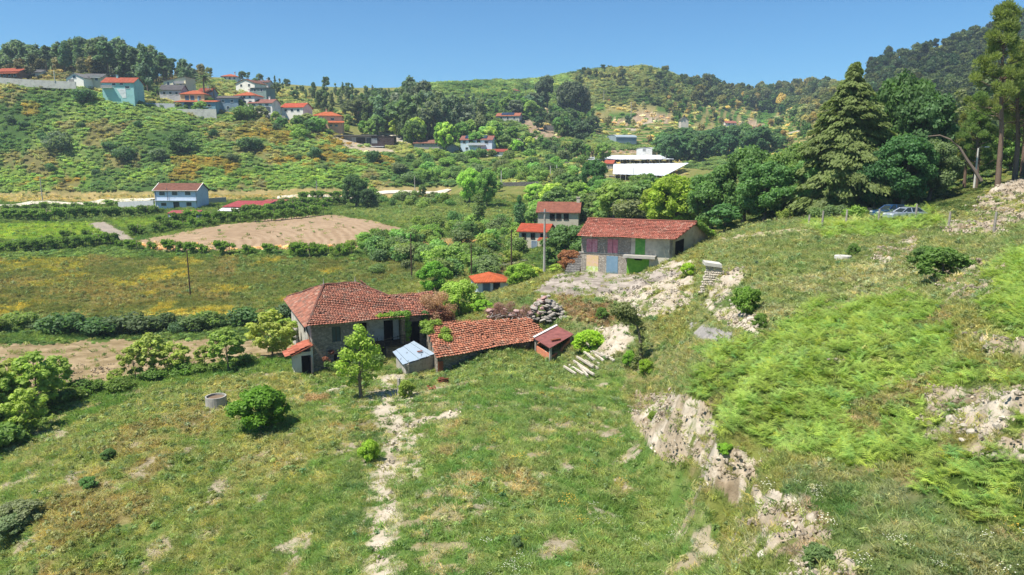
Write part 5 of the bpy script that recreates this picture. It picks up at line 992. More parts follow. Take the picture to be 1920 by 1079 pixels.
house(331.5, 392, 81, 34, 'two storey white and blue house with a rusty brown roof beside the vineyards', 'gable', (150, 102, 84), (206, 216, 230), R(-3), 7.5, rise=2.0, wins=[(.18, 4.1, 1.7, 1.1), (.48, 4.15, 1.7, 1.1), (.79, 4.2, 1.7, 1.1), (.8, .9, 1.6, 1.1), (.2, .9, 1.6, .9), (.5, .1, 1.6, 1.9, 'f', (90, 96, 84))], extra=bluex)
def openshed(e, W, H, D, x0):
    for i in range(4): MB().cbox((x0 + .1 + (W - .2) * i / 3, -2.6, -1), .16, .16, 3.1).build('post', M_wood, e)
    MB().slab([(x0 - .2, -2.8, H - .9), (x0 + W * .55, -2.8, H - .9), (x0 + W * .55, -.05, H - .25), (x0 - .2, -.05, H - .25)], .08).build('awning', flatm((224, 220, 222)), e)
house(455, 402, 76, 13, 'farm shed with a faded red tin roof and white awning right of the blue house', 'mono', (196, 92, 94), (196, 176, 160), R(-7), 9, rise=1.2, wins=[(.12, .1, 1.6, 1.7, 'f', (60, 50, 46)), (.4, .1, 3.5, 1.7, 'f', (50, 46, 44))], extra=openshed, name='farm_shed', cat='shed', over=.2)
house(505, 386, 42, 5, 'low extension of the farm shed under a pinkish tin roof', 'mono', (206, 110, 106), (150, 136, 120), R(-9), 6, rise=.6, wins=[], name='farm_shed', cat='shed', over=.2)
house(344, 411, 54, 10, 'small lean-to with a pink roof edge and blue tarpaulin front below the blue house', 'mono', (198, 104, 104), (120, 148, 172), R(6), 3.5, rise=.5, wins=[(.2, .7, 2.4, .5, 'f', (210, 222, 232)), (.62, .8, 2.4, .5, 'f', (200, 216, 228))], name='tarp_shed', cat='shed', over=.15)
# far stone houses and the hut
house(1046, 432, 76, 34, 'far old stone house with a faded red roof and tall chimney', 'gable', (168, 108, 88), (196, 186, 166), R(-8), 8, rise=1.9, chim=.93, wins=[(.36, 2.4, .9, 1.2, 'f', (70, 64, 58)), (.52, 2.4, .9, 1.2, 'f', (90, 80, 70)), (.7, 2.4, .9, 1.2, 'f', (66, 60, 54))], Y=158, name='stone_house')
def hb(e, W, H, D, x0): MB().slab([(x0 + W * .72, -1.6, 2.5), (x0 + W + .2, -1.6, 2.5), (x0 + W + .2, -.003, 3.0), (x0 + W * .72, -.003, 3.0)], .1).build('porch_roof', roofm((206, 98, 72)), e)
house(999, 472, 54, 38, 'stone house with a smooth orange red roof left of the concrete pole', 'gable', (204, 96, 68), (206, 194, 172), R(-16), 6.5, rise=1.2, wins=[(.18, 2.7, .7, 1.0, 'f', (70, 60, 54)), (.5, 2.7, .7, 1.0, 'f', (70, 60, 54)), (.85, 2.7, .8, 1.0, 'f', (60, 50, 46)), (.16, .6, .9, 1.7, 'f', (110, 88, 74)), (.55, .1, 1, 2, 'f', (180, 200, 220))], Y=146, name='stone_house', extra=hb, ymin=100)
house(924, 552, 60, 24, 'small white hut with a bright orange hipped roof behind the ruins', 'hip', (224, 116, 72), (206, 218, 232), R(12), 5.5, rise=1.0, wins=[(.3, .1, .9, 1.6, 'f', (130, 160, 190)), (.62, .1, .8, 1.6, 'f', (60, 70, 76))], Y=104, name='hut', cat='hut', over=.35)
# ---------------------------------------------------------------- walls, netting, roads
def strip(name, line, wid, mat, label, dz=.05, kind='structure', cat='road', step=4.0):
    pts = [G(*map(float, q.split(','))) for q in line.split()]; P = []
    for p, q in zip(pts, pts[1:]):
        n = max(1, int((q - p).length / step)); P += [p.lerp(q, i / n) for i in range(n)]
    P.append(pts[-1]); V = []; Fc = []
    for i, p in enumerate(P):
        d = P[min(i + 1, len(P) - 1)] - P[max(i - 1, 0)]; n = Vector((-d.y, d.x, 0)).normalized() * wid / 2
        for s_ in (-1, -.33, .33, 1): a = p + n * s_; V.append((a.x, a.y, float(gz(a.x, a.y)) + dz))
        if i:
            for k in range(3): o = (i - 1) * 4 + k; Fc.append([o, o + 1, o + 5, o + 4])
    o = link(name, mkmesh(name, V, Fc, mat)); tag(o, label, cat if kind != 'structure' else None, kind=kind if kind == 'structure' else None); return o
M_road = m_plaster('pale_road', (206, 196, 178), (170, 158, 136), .6, .3); M_asph = m_plain('asphalt', (140, 136, 128), .95, .12, .6)
strip('road', '-60,382 60,382 180,382 225,380 285,377', 4.2, M_road, 'pale concrete farm road across the valley', .35)
strip('road', '520,372 600,369 700,366 770,362 843,357', 4.2, M_road, 'pale farm road right of the blue house', .3)
strip('path', '843,357 825,366 800,380', 2.2, M_road, 'sandy track leaving the pale road', .25)
strip('road', '690,246 730,254 775,262', 5, M_road, 'concrete drive beside the new building', .4)
strip('road', '755,242 768,252 785,264', 5, M_asph, 'grey street climbing past the middle wood', .5)
strip('road', '906,505 940,498 985,489', 3.2, M_asph, 'narrow grey lane between the utility poles', .2)
def wall(line, h, mat, label, th=.45, name='wall', cat='wall', Y=None):
    pts = [G(*map(float, q.split(','))) if Y is None else at(*map(float, q.split(',')), Y) for q in line.split()]; m = MB()
    for p, q in zip(pts, pts[1:]):
        d = q - p; n = Vector((-d.y, d.x, 0)).normalized() * th; m.prism([(p.x, p.y, p.z - 1.5), (q.x, q.y, q.z - 1.5), (q.x, q.y, q.z + h), (p.x, p.y, p.z + h)], n)
    e = empty(name, tuple(pts[0])); o = m.build(name + '_body', mat, None); o.name = name; bpy.data.objects.remove(e); tag(o, label, cat); return o
M_gw = m_stone('grey_stone', (150, 146, 140), (110, 106, 102), (84, 80, 74), 1.2)
wall('-60,150 0,153 60,157 142,161', 1.6, M_conc2, 'long pale retaining wall below the leftmost hill houses', Y=312)
wall('259,206 328,208', 3.0, flatm((196, 194, 196)), 'plain grey wall left of the long blue walled building', Y=320)
wall('330,219 406,219', 3.2, M_conc2, 'tall concrete retaining wall under the long blue walled building', Y=318)
wall('222,391 288,388', 2.0, flatm((206, 206, 204)), 'pale garden wall left of the blue house')
wall('383,383 425,381', 1.8, M_conc, 'grey wall right of the blue house')
wall('498,222 535,226', 2.0, M_conc, 'grey terrace wall below the pinkish roofed hill house', Y=332)
wall('935,352 1010,350', 1.6, M_gw, 'dark stone terrace wall below the solar house')
wall('990,304 1085,314', 1.8, M_gw, 'grey stone terrace wall left of the white netting', Y=318)
wall('1020,240 1060,242', 1.5, M_gw, 'stone wall below the tan terraces', Y=418)
strip('road', '1085,330 1140,331 1200,336 1260,338', 3, M_asph, 'track below the white netting', .3)
def netting(q, label, rows=9):
    P = [at(*a) for a in q]; e = empty('netting_house', tuple(P[0])); inv = -P[0]; m = MB(); n = 26
    for i in range(n):
        a0 = P[0].lerp(P[1], i / n); a1 = P[0].lerp(P[1], (i + 1) / n); a1 = a0.lerp(a1, .95); b0 = P[3].lerp(P[2], i / n); b1 = b0.lerp(P[3].lerp(P[2], (i + 1) / n), .95); k = Vector((0, 0, .1 if i % 2 else 0)); k2 = Vector((0, 0, 0 if i % 2 else .1))
        m.slab([a0 + inv + k, a1 + inv + k2, b1 + inv + k2, b0 + inv + k], .04)
    m.build('netting', M_net, e)
    for i in range(10):
        a = P[0].lerp(P[1], (i + .5) / 10) + inv; MB().tube([a - Vector((0, .1, 3.5)), a - Vector((0, .1, -.25))], .07, 5).build('post', M_conc2, e)
    tag(e, label, 'netting')
M_net = m_plain('white_netting', (204, 208, 212), .8, .15, .3)
netting([(1080, 300, 335), (1264, 299, 338), (1256, 291, 374), (1086, 292, 372)], 'upper strip of white crop netting in the middle of the picture')
netting([(1149, 327, 270), (1246, 330, 270), (1292, 306, 308), (1150, 308, 308)], 'lower and larger sheet of white crop netting')
# ---------------------------------------------------------------- ruined hip roofed house
M_t1 = m_tile('old_tiles', (128, 70, 56), (186, 108, 84), (200, 152, 130), (112, 98, 86), .8)
M_t2 = m_tile('long_roof_tiles', (138, 74, 54), (196, 112, 82), (206, 150, 122), (108, 92, 78), .75)
M_t3 = m_tile('barn_tiles', (150, 78, 62), (206, 112, 90), (214, 160, 138), (140, 110, 92), .6)
M_t4 = m_tile('small_roof_tiles', (150, 74, 52), (196, 100, 76), (212, 130, 104), (150, 100, 76), .3)
M_pl = m_plaster('ruin_plaster', (196, 190, 178), (120, 112, 100), 1.0, 1.1); M_st = m_stone('granite_rubble', (176, 166, 150), (130, 122, 108), (92, 84, 74), 1.6)
M_ivy = M_leaf
def on(px, py, o, u, n_off=0.0):
    """point where photo pixel meets the vertical plane through o along u"""
    o = Vector(o); u = Vector(u); n = Vector((-u.y, u.x, 0)).normalized(); s, t = ray(px, py); d = Vector((s, 1, t)); k = n.dot(o - Vector((0, 0, CAMZ))) / n.dot(d); return Vector((0, 0, CAMZ)) + d * k
def rect(pxa, pya, pxb, pyb, o, u):
    a = on(pxa, (pya + pyb) / 2, o, u); b = on(pxb, (pya + pyb) / 2, o, u); zt = on((pxa + pxb) / 2, pya, o, u).z; zb = on((pxa + pxb) / 2, pyb, o, u).z; u = Vector(u).normalized()
    return (a - Vector(o)).dot(u), (b - Vector(o)).dot(u), zb, zt
def panel(o, u, r, out, th, name, mat, parent, dz=0):
    """flat box on a wall: r=(a0,a1,z0,z1), its face 'out' metres towards the camera"""
    u = Vector(u).normalized(); n = Vector((u.y, -u.x, 0)); n = n if n.y < 0 else -n; o = Vector((o[0], o[1], 0)); a0, a1, z0, z1 = r; m = MB(); m.box(o + u * a0 + n * (out - th) + Vector((0, 0, z0)), u * (a1 - a0), n * th, (0, 0, z1 - z0)); return m.build(name, mat, parent)
def ivy(name, pts, rad, n, ls, tint, parent=None, label=None, cat='ivy', seed=0, up=.4):
    tint = tuple(q * 1.35 for q in tint)
    V, Fq, v = leaves([(p[0], p[1], p[2], rad * (p[3] if len(p) > 3 else 1)) for p in pts], n, ls, seed=seed, shell=.3, up=up, el=1.1); o = link(name, mkmesh(name, V, Fq, M_leaf, {'v': ('FACE', 'FLOAT', v)}), parent); o.color = (*tint, 1)
    if label: tag(o, label, cat)
    return o
ze = 4.7; F_ = atz(578, 610, ze); B_ = atz(531, 559, ze); R_c = atz(763, 593, ze)
U = (R_c - F_).normalized(); Vn = Vector((-U.y, U.x, 0))
def hp(a, b, z): return F_ * 1 + U * a + Vn * b + Vector((0, 0, z - ze))
hs = empty('ruined_house', (F_.x, F_.y, -.4)); tag(hs, 'ruined two storey granite house under a sagging red hipped roof', 'house')
KE = -Vector(hs.location)
def hb_(m, name, mat, parent=hs, smooth=False):
    m.V = [Vector(v) + KE for v in m.V]; return m.build(name, mat, parent, smooth)
L_, Q_, P_ = hp(3.0, 8.2, 7.03), hp(6.4, 8.3, 7.03), hp(9.3, 4.2, 5.9)
RB_, LB_ = hp(9.7, 15.3, ze), hp(0, 15.3, ze); RR_ = hp(9.75, 0, ze)
K = lambda *p: [tuple(q + KE) for q in p]
rf = roof_tiles(None, [K(F_, RR_, P_, Q_, L_), K(LB_, F_, L_), K(RR_, RB_, Q_, P_), K(RB_, LB_, L_, Q_)], 'roof', M_t1, hs, tw=.27, tl=.36, miss=.006, seed=4, rough=.045)
m = MB()
for a, b in ((F_, L_), (L_, Q_), (Q_, P_), (P_, RR_), (LB_, L_), (RB_, Q_)): m.tube([a.lerp(b, i / 6) + Vector((0, 0, .1 + .03 * math.sin(i * 2))) + KE for i in range(7)], .13, 6)
m.build('ridge_caps', M_t1, rf)
for p in (L_, Q_): m = MB(); m.tube([p + KE, p + KE + Vector((0, 0, .35)), p + KE + Vector((0, 0, .75))], [.13, .05, .03]); m.build('finial', M_conc, rf)
# walls: left gable side and front, with openings modelled as thick blocks around them
wi = .35; zb = -1.6
m = MB(); m.box(hp(wi, wi + .6, zb), U * .55, Vn * 14.0, (0, 0, ze - .05 - zb)); hb_(m, 'plastered_wall', M_pl)
fo = hp(wi, wi, 0); fo.z = 0
m = MB()
wz = ze - .08
seg = [(0, 1.9, zb, wz), (1.9, 2.75, zb, 2.7), (1.9, 2.75, 4.2, wz), (2.75, 3.6, zb, wz)]
for a0, a1, z0, z1 in seg: m.box(fo + U * a0 + Vector((0, 0, z0)), U * (a1 - a0), Vn * .55, (0, 0, z1 - z0))
m.box(fo + U * 3.6 + Vector((0, 0, zb)), U * .5, Vn * 2.2, (0, 0, wz - zb))
hb_(m, 'stone_wall', M_st)
m = MB(); m.box(fo + U * 4.1 + Vn * 2.2 + Vector((0, 0, 1.75)), U * 5.1, Vn * .45, (0, 0, wz - 1.75)); hb_(m, 'veranda_wall', m_plaster('whitewash', (214, 208, 200), (150, 140, 128), .8, 1.2))
m = MB(); m.box(fo + U * 4.1 + Vn * 2.4 + Vector((0, 0, zb)), U * 5.1, Vn * .5, (0, 0, 1.6 - zb)); m.box(fo + U * 7.2 + Vn * -.1 + Vector((0, 0, zb)), U * 2.1, Vn * 2.0, (0, 0, 1.55 - zb)); m.box(fo + U * 8.9 + Vn * .1 + Vector((0, 0, 1.56)), U * .4, Vn * .5, (0, 0, wz - 1.56)); hb_(m, 'lower_wall', m_stone('brown_rubble', (170, 150, 124), (122, 104, 84), (80, 68, 56), 1.9))
m = MB(); m.box(fo + U * 4.1 + Vn * -.15 + Vector((0, 0, 1.6)), U * 5.2, Vn * 2.34, (0, 0, .14)); bal = hb_(m, 'balcony', M_wood)
m = MB()
for a in np.linspace(4.2, 9.1, 8): m.box(fo + U * a + Vn * -.12 + Vector((0, 0, 1.745)), U * .05, Vn * .05, (0, 0, .95))
m.tube([fo + U * 4.1 + Vn * -.1 + Vector((0, 0, 2.65)), fo + U * 6.5 + Vn * -.1 + Vector((0, 0, 2.35)), fo + U * 9.1 + Vn * -.1 + Vector((0, 0, 2.7))], .035); m.tube([fo + U * 4.1 + Vn * -.1 + Vector((0, 0, 2.25)), fo + U * 9.1 + Vn * -.1 + Vector((0, 0, 2.15))], .03); m.V = [v + KE for v in m.V]; m.build('railing', M_wood, bal)
for a, z0, w_, h_, nm in ((4.9, 1.75, .9, 2.1, 'door'), (7.6, 1.75, .95, 2.1, 'door')):
    m = MB(); m.box(fo + U * a + Vn * 2.12 + Vector((0, 0, z0)), U * w_, Vn * .077, (0, 0, h_)); hb_(m, nm, M_dark)
m = MB(); m.box(fo + U * 1.9 + Vn * .2 + Vector((0, 0, 2.7)), U * .85, Vn * .1, (0, 0, 1.5)); wo = hb_(m, 'window', flatm((96, 112, 104)))
for k in range(3): m = MB(); m.box(fo + U * (1.9 + k * .4) + Vn * .14 + Vector((0, 0, 2.7)), U * .05, Vn * .057, (0, 0, 1.5)); m.V = [v + KE for v in m.V]; m.build('glazing_bar', M_wood, wo)
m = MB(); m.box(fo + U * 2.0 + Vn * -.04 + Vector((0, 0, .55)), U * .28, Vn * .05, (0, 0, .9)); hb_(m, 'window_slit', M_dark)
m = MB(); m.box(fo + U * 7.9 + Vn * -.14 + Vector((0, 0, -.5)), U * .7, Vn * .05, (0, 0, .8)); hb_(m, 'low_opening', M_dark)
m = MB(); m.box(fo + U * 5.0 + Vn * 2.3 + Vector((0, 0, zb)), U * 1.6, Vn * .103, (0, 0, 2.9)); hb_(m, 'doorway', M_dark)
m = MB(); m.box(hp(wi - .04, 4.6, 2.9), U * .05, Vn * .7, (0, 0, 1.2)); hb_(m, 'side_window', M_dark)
m = MB(); m.tube([hp(.2, 3.6, 4.3), hp(.25, .9, 2.7)], .06); m.tube([hp(.25, 3.0, 4.5), hp(.22, 2.8, 3.6)], .04); hb_(m, 'drain_pipe', M_wood)
m = MB()
for k in range(9): m.tube([hp(.1, .5 + k * 1.7, ze - .12), hp(.75, .5 + k * 1.7, ze - .02)], .05, 4)
hb_(m, 'rafter_ends', M_wood)
# annex with its own lower tiled roof, right end buried in dead creeper
an = empty('annex_house', tuple(hp(9.8, 2, -.4))); tag(an, 'lower tiled annex joined to the ruined house, its end buried in dry creeper', 'building'); KA_ = -Vector(an.location)
a0 = hp(9.95, 1.2, 4.55); a1 = hp(14.6, 1.0, 4.5); r0 = hp(9.4, 5.2, 5.9); r1 = hp(14.2, 5.4, 5.95); c0 = hp(9.9, 9.2, 4.5); c1 = hp(14.6, 9.2, 4.5); kk = lambda *p: [tuple(q + KA_) for q in p]
roof_tiles(None, [kk(a0, a1, r1, r0), kk(c1, c0, r0, r1)], 'roof', M_t1, an, tw=.27, tl=.36, miss=.02, seed=9, rough=.05)
m = MB(); m.prism([hp(9.95, 1.7, zb), hp(9.95, 1.7, 4.4), hp(9.95, 5.3, 5.6), hp(9.95, 8.9, 4.4), hp(9.95, 8.9, zb)], U * 4.4); m.V = [v + KA_ for v in m.V]; m.build('wall', M_st, an)
for nm, q in (('door', (10.5, 1.35, 1.0, 2.3)), ('window', (12.9, 2.4, .6, .9))):
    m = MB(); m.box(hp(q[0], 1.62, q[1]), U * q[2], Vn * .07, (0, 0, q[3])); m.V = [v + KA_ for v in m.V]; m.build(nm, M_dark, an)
DRY = (.30, .19, .12)
r_ = random.Random(4)
ivy('dry_creeper', [(*hp(r_.uniform(12.6, 15.0), r_.uniform(.4, 6.2), r_.uniform(3.4, 5.9)), r_.uniform(.6, 1.2)) for i in range(34)], .75, 13000, .055, DRY, label='brown dry creeper smothering the right end of the annex roof', cat='creeper', seed=2)
ivy('dry_creeper', [(*hp(14.3 + .25 * i, 1 + i * .3, 4.4 - .5 * i), 1) for i in range(6)], .7, 4000, .06, (.24, .13, .08), label='reddish brown creeper hanging down the end wall of the annex', cat='creeper', seed=3)
ivy('ivy', [(*hp(9.9, .8, 4.3 - i * .55), .7 + .3 * math.sin(i)) for i in range(5)] + [tuple(hp(8.2 + .5 * i, .2, 4.85)) for i in range(4)] , .5, 2600, .075, (.14, .24, .04), label='green ivy on the seam between the house and its annex', seed=4)
ivy('ivy', [(*hp(12.0 + .1 * i, 1.2, 4.5 - .6 * i), 1) for i in range(5)], .42, 1800, .075, (.07, .14, .04), label='dark ivy column on the front of the annex', seed=5)
ivy('ivy', [(*hp(7.0 + .6 * i, .1, 4.9), .9) for i in range(3)], .4, 900, .075, (.19, .27, .04), label='fresh ivy tuft on the eave of the ruined house', seed=6)
ivy('shrub', [(*hp(r_.uniform(1.5, 6.5), r_.uniform(-1.6, -.2), r_.uniform(-.3, 1.0)), r_.uniform(.5, 1)) for i in range(18)], .7, 5200, .075, (.09, .15, .04), label='tangle of shrubs against the front wall of the ruined house', cat='shrub', seed=7)
ivy('ivy', [(*hp(r_.uniform(1.2, 3.2), -.05, r_.uniform(-.4, 2.2)), .7) for i in range(9)], .4, 2000, .06, (.22, .10, .07), label='reddish creeper low on the front wall of the ruined house', seed=8)
ivy('ivy', [(*hp(3.4 + .1 * i, .15, -.4 + i * .5), .9) for i in range(6)], .4, 1700, .07, (.08, .14, .04), label='dark ivy climbing beside the barred window', seed=9)
# outhouse leaning on the left wall
oh = empty('outhouse', tuple(hp(-1.2, .5, -.6))); tag(oh, 'narrow plastered outhouse with a tiny tiled roof at the house corner', 'outhouse'); KO = -Vector(oh.location); ko = lambda *p: [tuple(q + KO) for q in p]
g0 = float(gz(hp(-1, 0, 0).x, hp(-1, 0, 0).y)); ht = 2.05
roof_tiles(None, [ko(hp(-1.75, 2.3, ht - .1), hp(-1.75, -.35, ht - .1), hp(.3, -.35, ht + .75), hp(.3, 2.3, ht + .75))], 'roof', M_t4, oh, tw=.42, tl=.5, seed=2, rough=.01)
m = MB(); zb2 = g0 - 1
m.box(hp(-1.45, 0, zb2), U * .2, Vn * 2.0, (0, 0, ht - .12 - zb2)); m.box(hp(-1.25, 0, zb2), U * .45, Vn * .2, (0, 0, ht - .05 - zb2)); m.box(hp(.1, 0, zb2), U * .2, Vn * .2, (0, 0, ht + .5 - zb2)); m.box(hp(-.8, 0, 1.75), U * .9, Vn * .2, (0, 0, ht + .05 - 1.75)); m.box(hp(-1.25, 1.8, zb2), U * 1.55, Vn * .2, (0, 0, ht - zb2)); m.V = [v + KO for v in m.V]; m.build('wall', m_plaster('outhouse_plaster', (212, 208, 198), (160, 154, 142), .6, 1.0), oh)
m = MB(); m.box(hp(-.8, .12, g0 - .2), U * .9, Vn * .06, (0, 0, 1.75 - g0 + .2)); m.V = [v + KO for v in m.V]; m.build('doorway', M_dark, oh)
m = MB(); m.box(hp(.0, -.1, g0 - .1), Vector(U) * .1 - Vn * .5, Vn * .05, (0, 0, 1.75 - g0)); m.V = [v + KO for v in m.V]; m.build('door', flatm((86, 84, 82)), oh)
# ---------------------------------------------------------------- long low ruin
lr = empty('long_ruin', tuple(atz(820, 690, .4))); tag(lr, 'long low granite outbuilding with a wavy red tiled roof, broken at its right end', 'outbuilding'); KL = -Vector(lr.location); kl = lambda *p: [tuple(Vector(q) + KL) for q in p]
e0, e1 = atz(817, 670, 2.25), atz(1000, 637, 2.75); q0, q1 = atz(801, 609, 3.95), atz(992, 597, 4.3); e2 = atz(1019, 619, 3.3)
def onpl(px, py, a, b, c):
    n = (b - a).cross(c - a); s, t = ray(px, py); d = Vector((s, 1, t)); return Vector((0, 0, CAMZ)) + d * (n.dot(a - Vector((0, 0, CAMZ))) / n.dot(d))
q1 = onpl(992, 597, e0, e1, q0); e2 = onpl(1019, 620, e0, e1, q0)
roof_tiles(None, [kl(e0, e1, e2, q1, q0)], 'roof', M_t2, lr, tw=.27, tl=.37, miss=.012, seed=7, rough=.07, holes=((8.4, 5.4, .3), (9.3, 5.6, .25), (6.0, .1, .2)))
bk0, bk1 = q0 + (q0 - e0) * .8 + Vector((0, 0, -3)), q1 + (q1 - e1) * .8 + Vector((0, 0, -2.9))
roof_tiles(None, [kl(Vector((bk1.x, bk1.y, 2.4)), Vector((bk0.x, bk0.y, 2.2)), q0, q1)], 'rear_roof', M_t2, lr, tw=.27, tl=.37, miss=.1, seed=8, rough=.08)
ud = (e1 - e0).normalized(); nd = Vector((-ud.y, ud.x, 0)).normalized()
m = MB(); s0 = e0 + ud * .3 + nd * .35; L = (e1 - e0).length - .5
m.prism([(s0.x, s0.y, -1.2), (s0.x + ud.x * L, s0.y + ud.y * L, 0), (s0.x + ud.x * L, s0.y + ud.y * L, e1.z - .05), (s0.x, s0.y, e0.z - .07)], nd * .5)
lw = q0 - e0; lw.z = 0; m.prism([(s0.x, s0.y, -1.2), (s0.x, s0.y, e0.z - .1), (s0.x + lw.x, s0.y + lw.y, q0.z - .15), (s0.x + lw.x * 1.8, s0.y + lw.y * 1.8, 2.1), (s0.x + lw.x * 1.8, s0.y + lw.y * 1.8, -1.2)], ud * .5); m.V = [v + KL for v in m.V]; m.build('stone_wall', M_st, lr)
m = MB(); m.box(e0 + ud * .35 + nd * .28 + Vector((0, 0, -2.6)), ud * .5, nd * .06, (0, 0, 2.0)); m.V = [v + KL for v in m.V]; m.build('brick_jamb', flatm((176, 104, 76)), lr)
m = MB(); b_ = q1 + Vector((0, 0, .15))
for i in range(7): p = q1.lerp(q0, .02 + i * .05 + r_.uniform(-.01, .01)); m.tube([p + (q1 - e1).normalized() * .3 + Vector((0, 0, .02)), p - (q1 - e1).normalized() * .45 + Vector((r_.uniform(-.3, .3), 0, .14))], .04, 4)
for i in range(14): p = q1.lerp(q0, r_.uniform(0, .42)) + Vector((0, r_.uniform(.2, 1.2), .2)); m.tube([p, p + Vector((r_.uniform(-1.2, 1.2), r_.uniform(-.4, .6), r_.uniform(-.1, .5)))], .035, 4)
m.V = [v + KL for v in m.V]; m.build('broken_rafters', flatm((176, 168, 158)), lr)
ivy('ivy', [(*q0.lerp(e0, r_.uniform(-.1, .5)) + Vector((r_.uniform(-.9, 1.6), 0, .2)), r_.uniform(.6, 1)) for i in range(14)], .5, 3600, .07, (.19, .27, .05), label='thick ivy growing over the left end of the long ruin roof', seed=12)
# sheet metal lean-to
mt = empty('lean_to', tuple(atz(770, 695, 0))); tag(mt, 'low lean-to with a pale blue sheet metal roof and grey block wall', 'lean-to'); KM = -Vector(mt.location)
s1, s2, s3, s4 = atz(736, 660, 1.95), atz(755, 684, 1.7), atz(816, 664, 1.75), atz(776, 640, 2.2)
m = MB(); 
for i in range(6):
    a = s1.lerp(s4, i / 6 + .004); b = s1.lerp(s4, (i + 1) / 6 - .004); c = s2.lerp(s3, (i + 1) / 6 - .004); d = s2.lerp(s3, i / 6 + .004); k = Vector((0, 0, .03 * (i % 2))); m.slab([a + k, d + k, c + k, b + k], .03)
m.V = [v + KM for v in m.V]
def m_sheet():
    s = N('blue_sheet'); g = s.n('ShaderNodeNewGeometry').outputs['Position']; st = s.n('ShaderNodeVectorMath', {0: g, 1: (2.2, .5, 1)}, operation='MULTIPLY').outputs[0]; n = s.noise(1.4, 5, st, .7)
    s.pbr(s.mix(s.ramp(n, .60, .66), tuple(lin((188, 206, 222)) * .6), tuple(lin((70, 76, 84)))), .45, .4); return s.m
m.build('sheet_roof', m_sheet(), mt)
m = MB(); a, b = s2 + Vector((.25, .3, -.12)), s3 + Vector((.1, .3, -.12)); m.prism([(a.x, a.y, -.8), (b.x, b.y, -.8), tuple(b), tuple(a)], (-.1, .3, 0)); c = s1 + Vector((.3, .1, -.15)); m.prism([(a.x, a.y, -.8), (c.x, c.y, -.8), tuple(c), tuple(a)], (.28, .1, 0)); m.V = [v + KM for v in m.V]; m.build('block_wall', m_plaster('block', (176, 170, 160), (120, 112, 100), .8, 1.4), mt)
p = s2.lerp(s3, .72) + (s4 - s3) * .3 + Vector((0, 0, .12)); o = MB().cbox((p.x, p.y, p.z), .5, .3, .06, .5).build('loose_tile', M_t4); tag(o, 'orange roof tile lying on the pale blue sheet roof', 'tile')
# ---------------------------------------------------------------- brick shed with rusty roof
bs = empty('brick_shed', tuple(atz(1034, 684, 1.35))); tag(bs, 'open brick shed with a rusty brown sheet roof', 'shed'); KB = -Vector(bs.location)
z0 = 3.1; a, b, c, d = atz(999, 633, z0), atz(1031, 653, z0 - .15), atz(1076, 627, z0 + .15), atz(1043, 610, z0 + .3)
m = MB(); m.slab([a, b, c, d], .06); m.V = [v + KB for v in m.V]
def m_rust():
    s = N('rusty_sheet'); g = s.n('ShaderNodeNewGeometry').outputs['Position']; n = s.noise(1.6, 5, g, .7); f = s.noise(5, 4, g, .7)
    c_ = s.mix(s.ramp(n, .35, .7), tuple(lin((136, 84, 78))), tuple(lin((104, 62, 58)))); c_ = s.mix(s.ramp(f, .62, .68), c_, tuple(lin((70, 66, 64)))); s.pbr(c_, .8, .2); return s.m
m.build('rusty_roof', m_rust(), bs)
m = MB(); m.slab([d + Vector((0, 0, .1)), a + Vector((0, 0, .1)), a.lerp(b, .1) + Vector((0, 0, .1)), d.lerp(c, .1) + Vector((0, 0, .1))], .04); m.V = [v + KB for v in m.V]; m.build('roof_edge', flatm((214, 206, 200)), bs)
ia, ib, ic, id_ = a.lerp(c, .08), b + (d - b) * .08, c.lerp(a, .08), d.lerp(b, .08); zg = 1.1
for q in (ia, ib, ic, id_): m = MB(); m.cbox((q.x, q.y, zg - .5), .2, .2, q.z - zg + .38, .4); m.V = [v + KB for v in m.V]; m.build('post', M_conc, bs)
def m_brick():
    s = N('hollow_brick'); g = s.n('ShaderNodeTexCoord').outputs['Object']; x = s.n('ShaderNodeSeparateXYZ', {0: g}); v = s.n('ShaderNodeCombineXYZ', {0: s.math('ADD', x.outputs[0], x.outputs[1]), 1: x.outputs[2]}).outputs[0]
    b_ = s.n('ShaderNodeTexBrick', {'Vector': v, 'Color1': (*lin((214, 124, 84)), 1), 'Color2': (*lin((190, 100, 66)), 1), 'Mortar': (*lin((190, 170, 150)), 1), 'Scale': 3.0, 'Mortar Size': .02}); n = s.noise(2, 5, g); s.pbr(s.mix(s.math('MULTIPLY', n, .35), b_.outputs[0], tuple(lin((150, 110, 90)))), .95, .1); return s.m
M_brick = m_brick()
def bw(p, q, h0, h1, th=.15):
    m = MB(); n = Vector((-(q - p).y, (q - p).x, 0)).normalized() * th; m.prism([(p.x, p.y, zg - .5), (q.x, q.y, zg - .5), (q.x, q.y, zg + h1), (p.x, p.y, zg + h0)], n); m.V = [v + KB for v in m.V]; m.build('brick_wall', M_brick, bs)
bw(ia, ib, 1.15, 1.05); bw(ib, ic.lerp(ib, .45), .85, .95); bw(ic.lerp(ib, .45), ic, 1.1, 1.7); bw(id_, ic, 1.7, 1.7); bw(ia, id_, 1.2, 1.6)
for q, rz in ((.3, .5), (.45, .5)): p = b.lerp(d, .2).lerp(c, q * .5) + Vector((0, 0, .08)); o = MB().cbox(tuple(p + Vector((q * 1.4 - .5, .15, .0))), .55, .3, .12, rz).build('loose_tile', M_t4); tag(o, 'orange tile lying on the rusty shed roof, %s one' % ('left' if q < .4 else 'right'), 'tile')
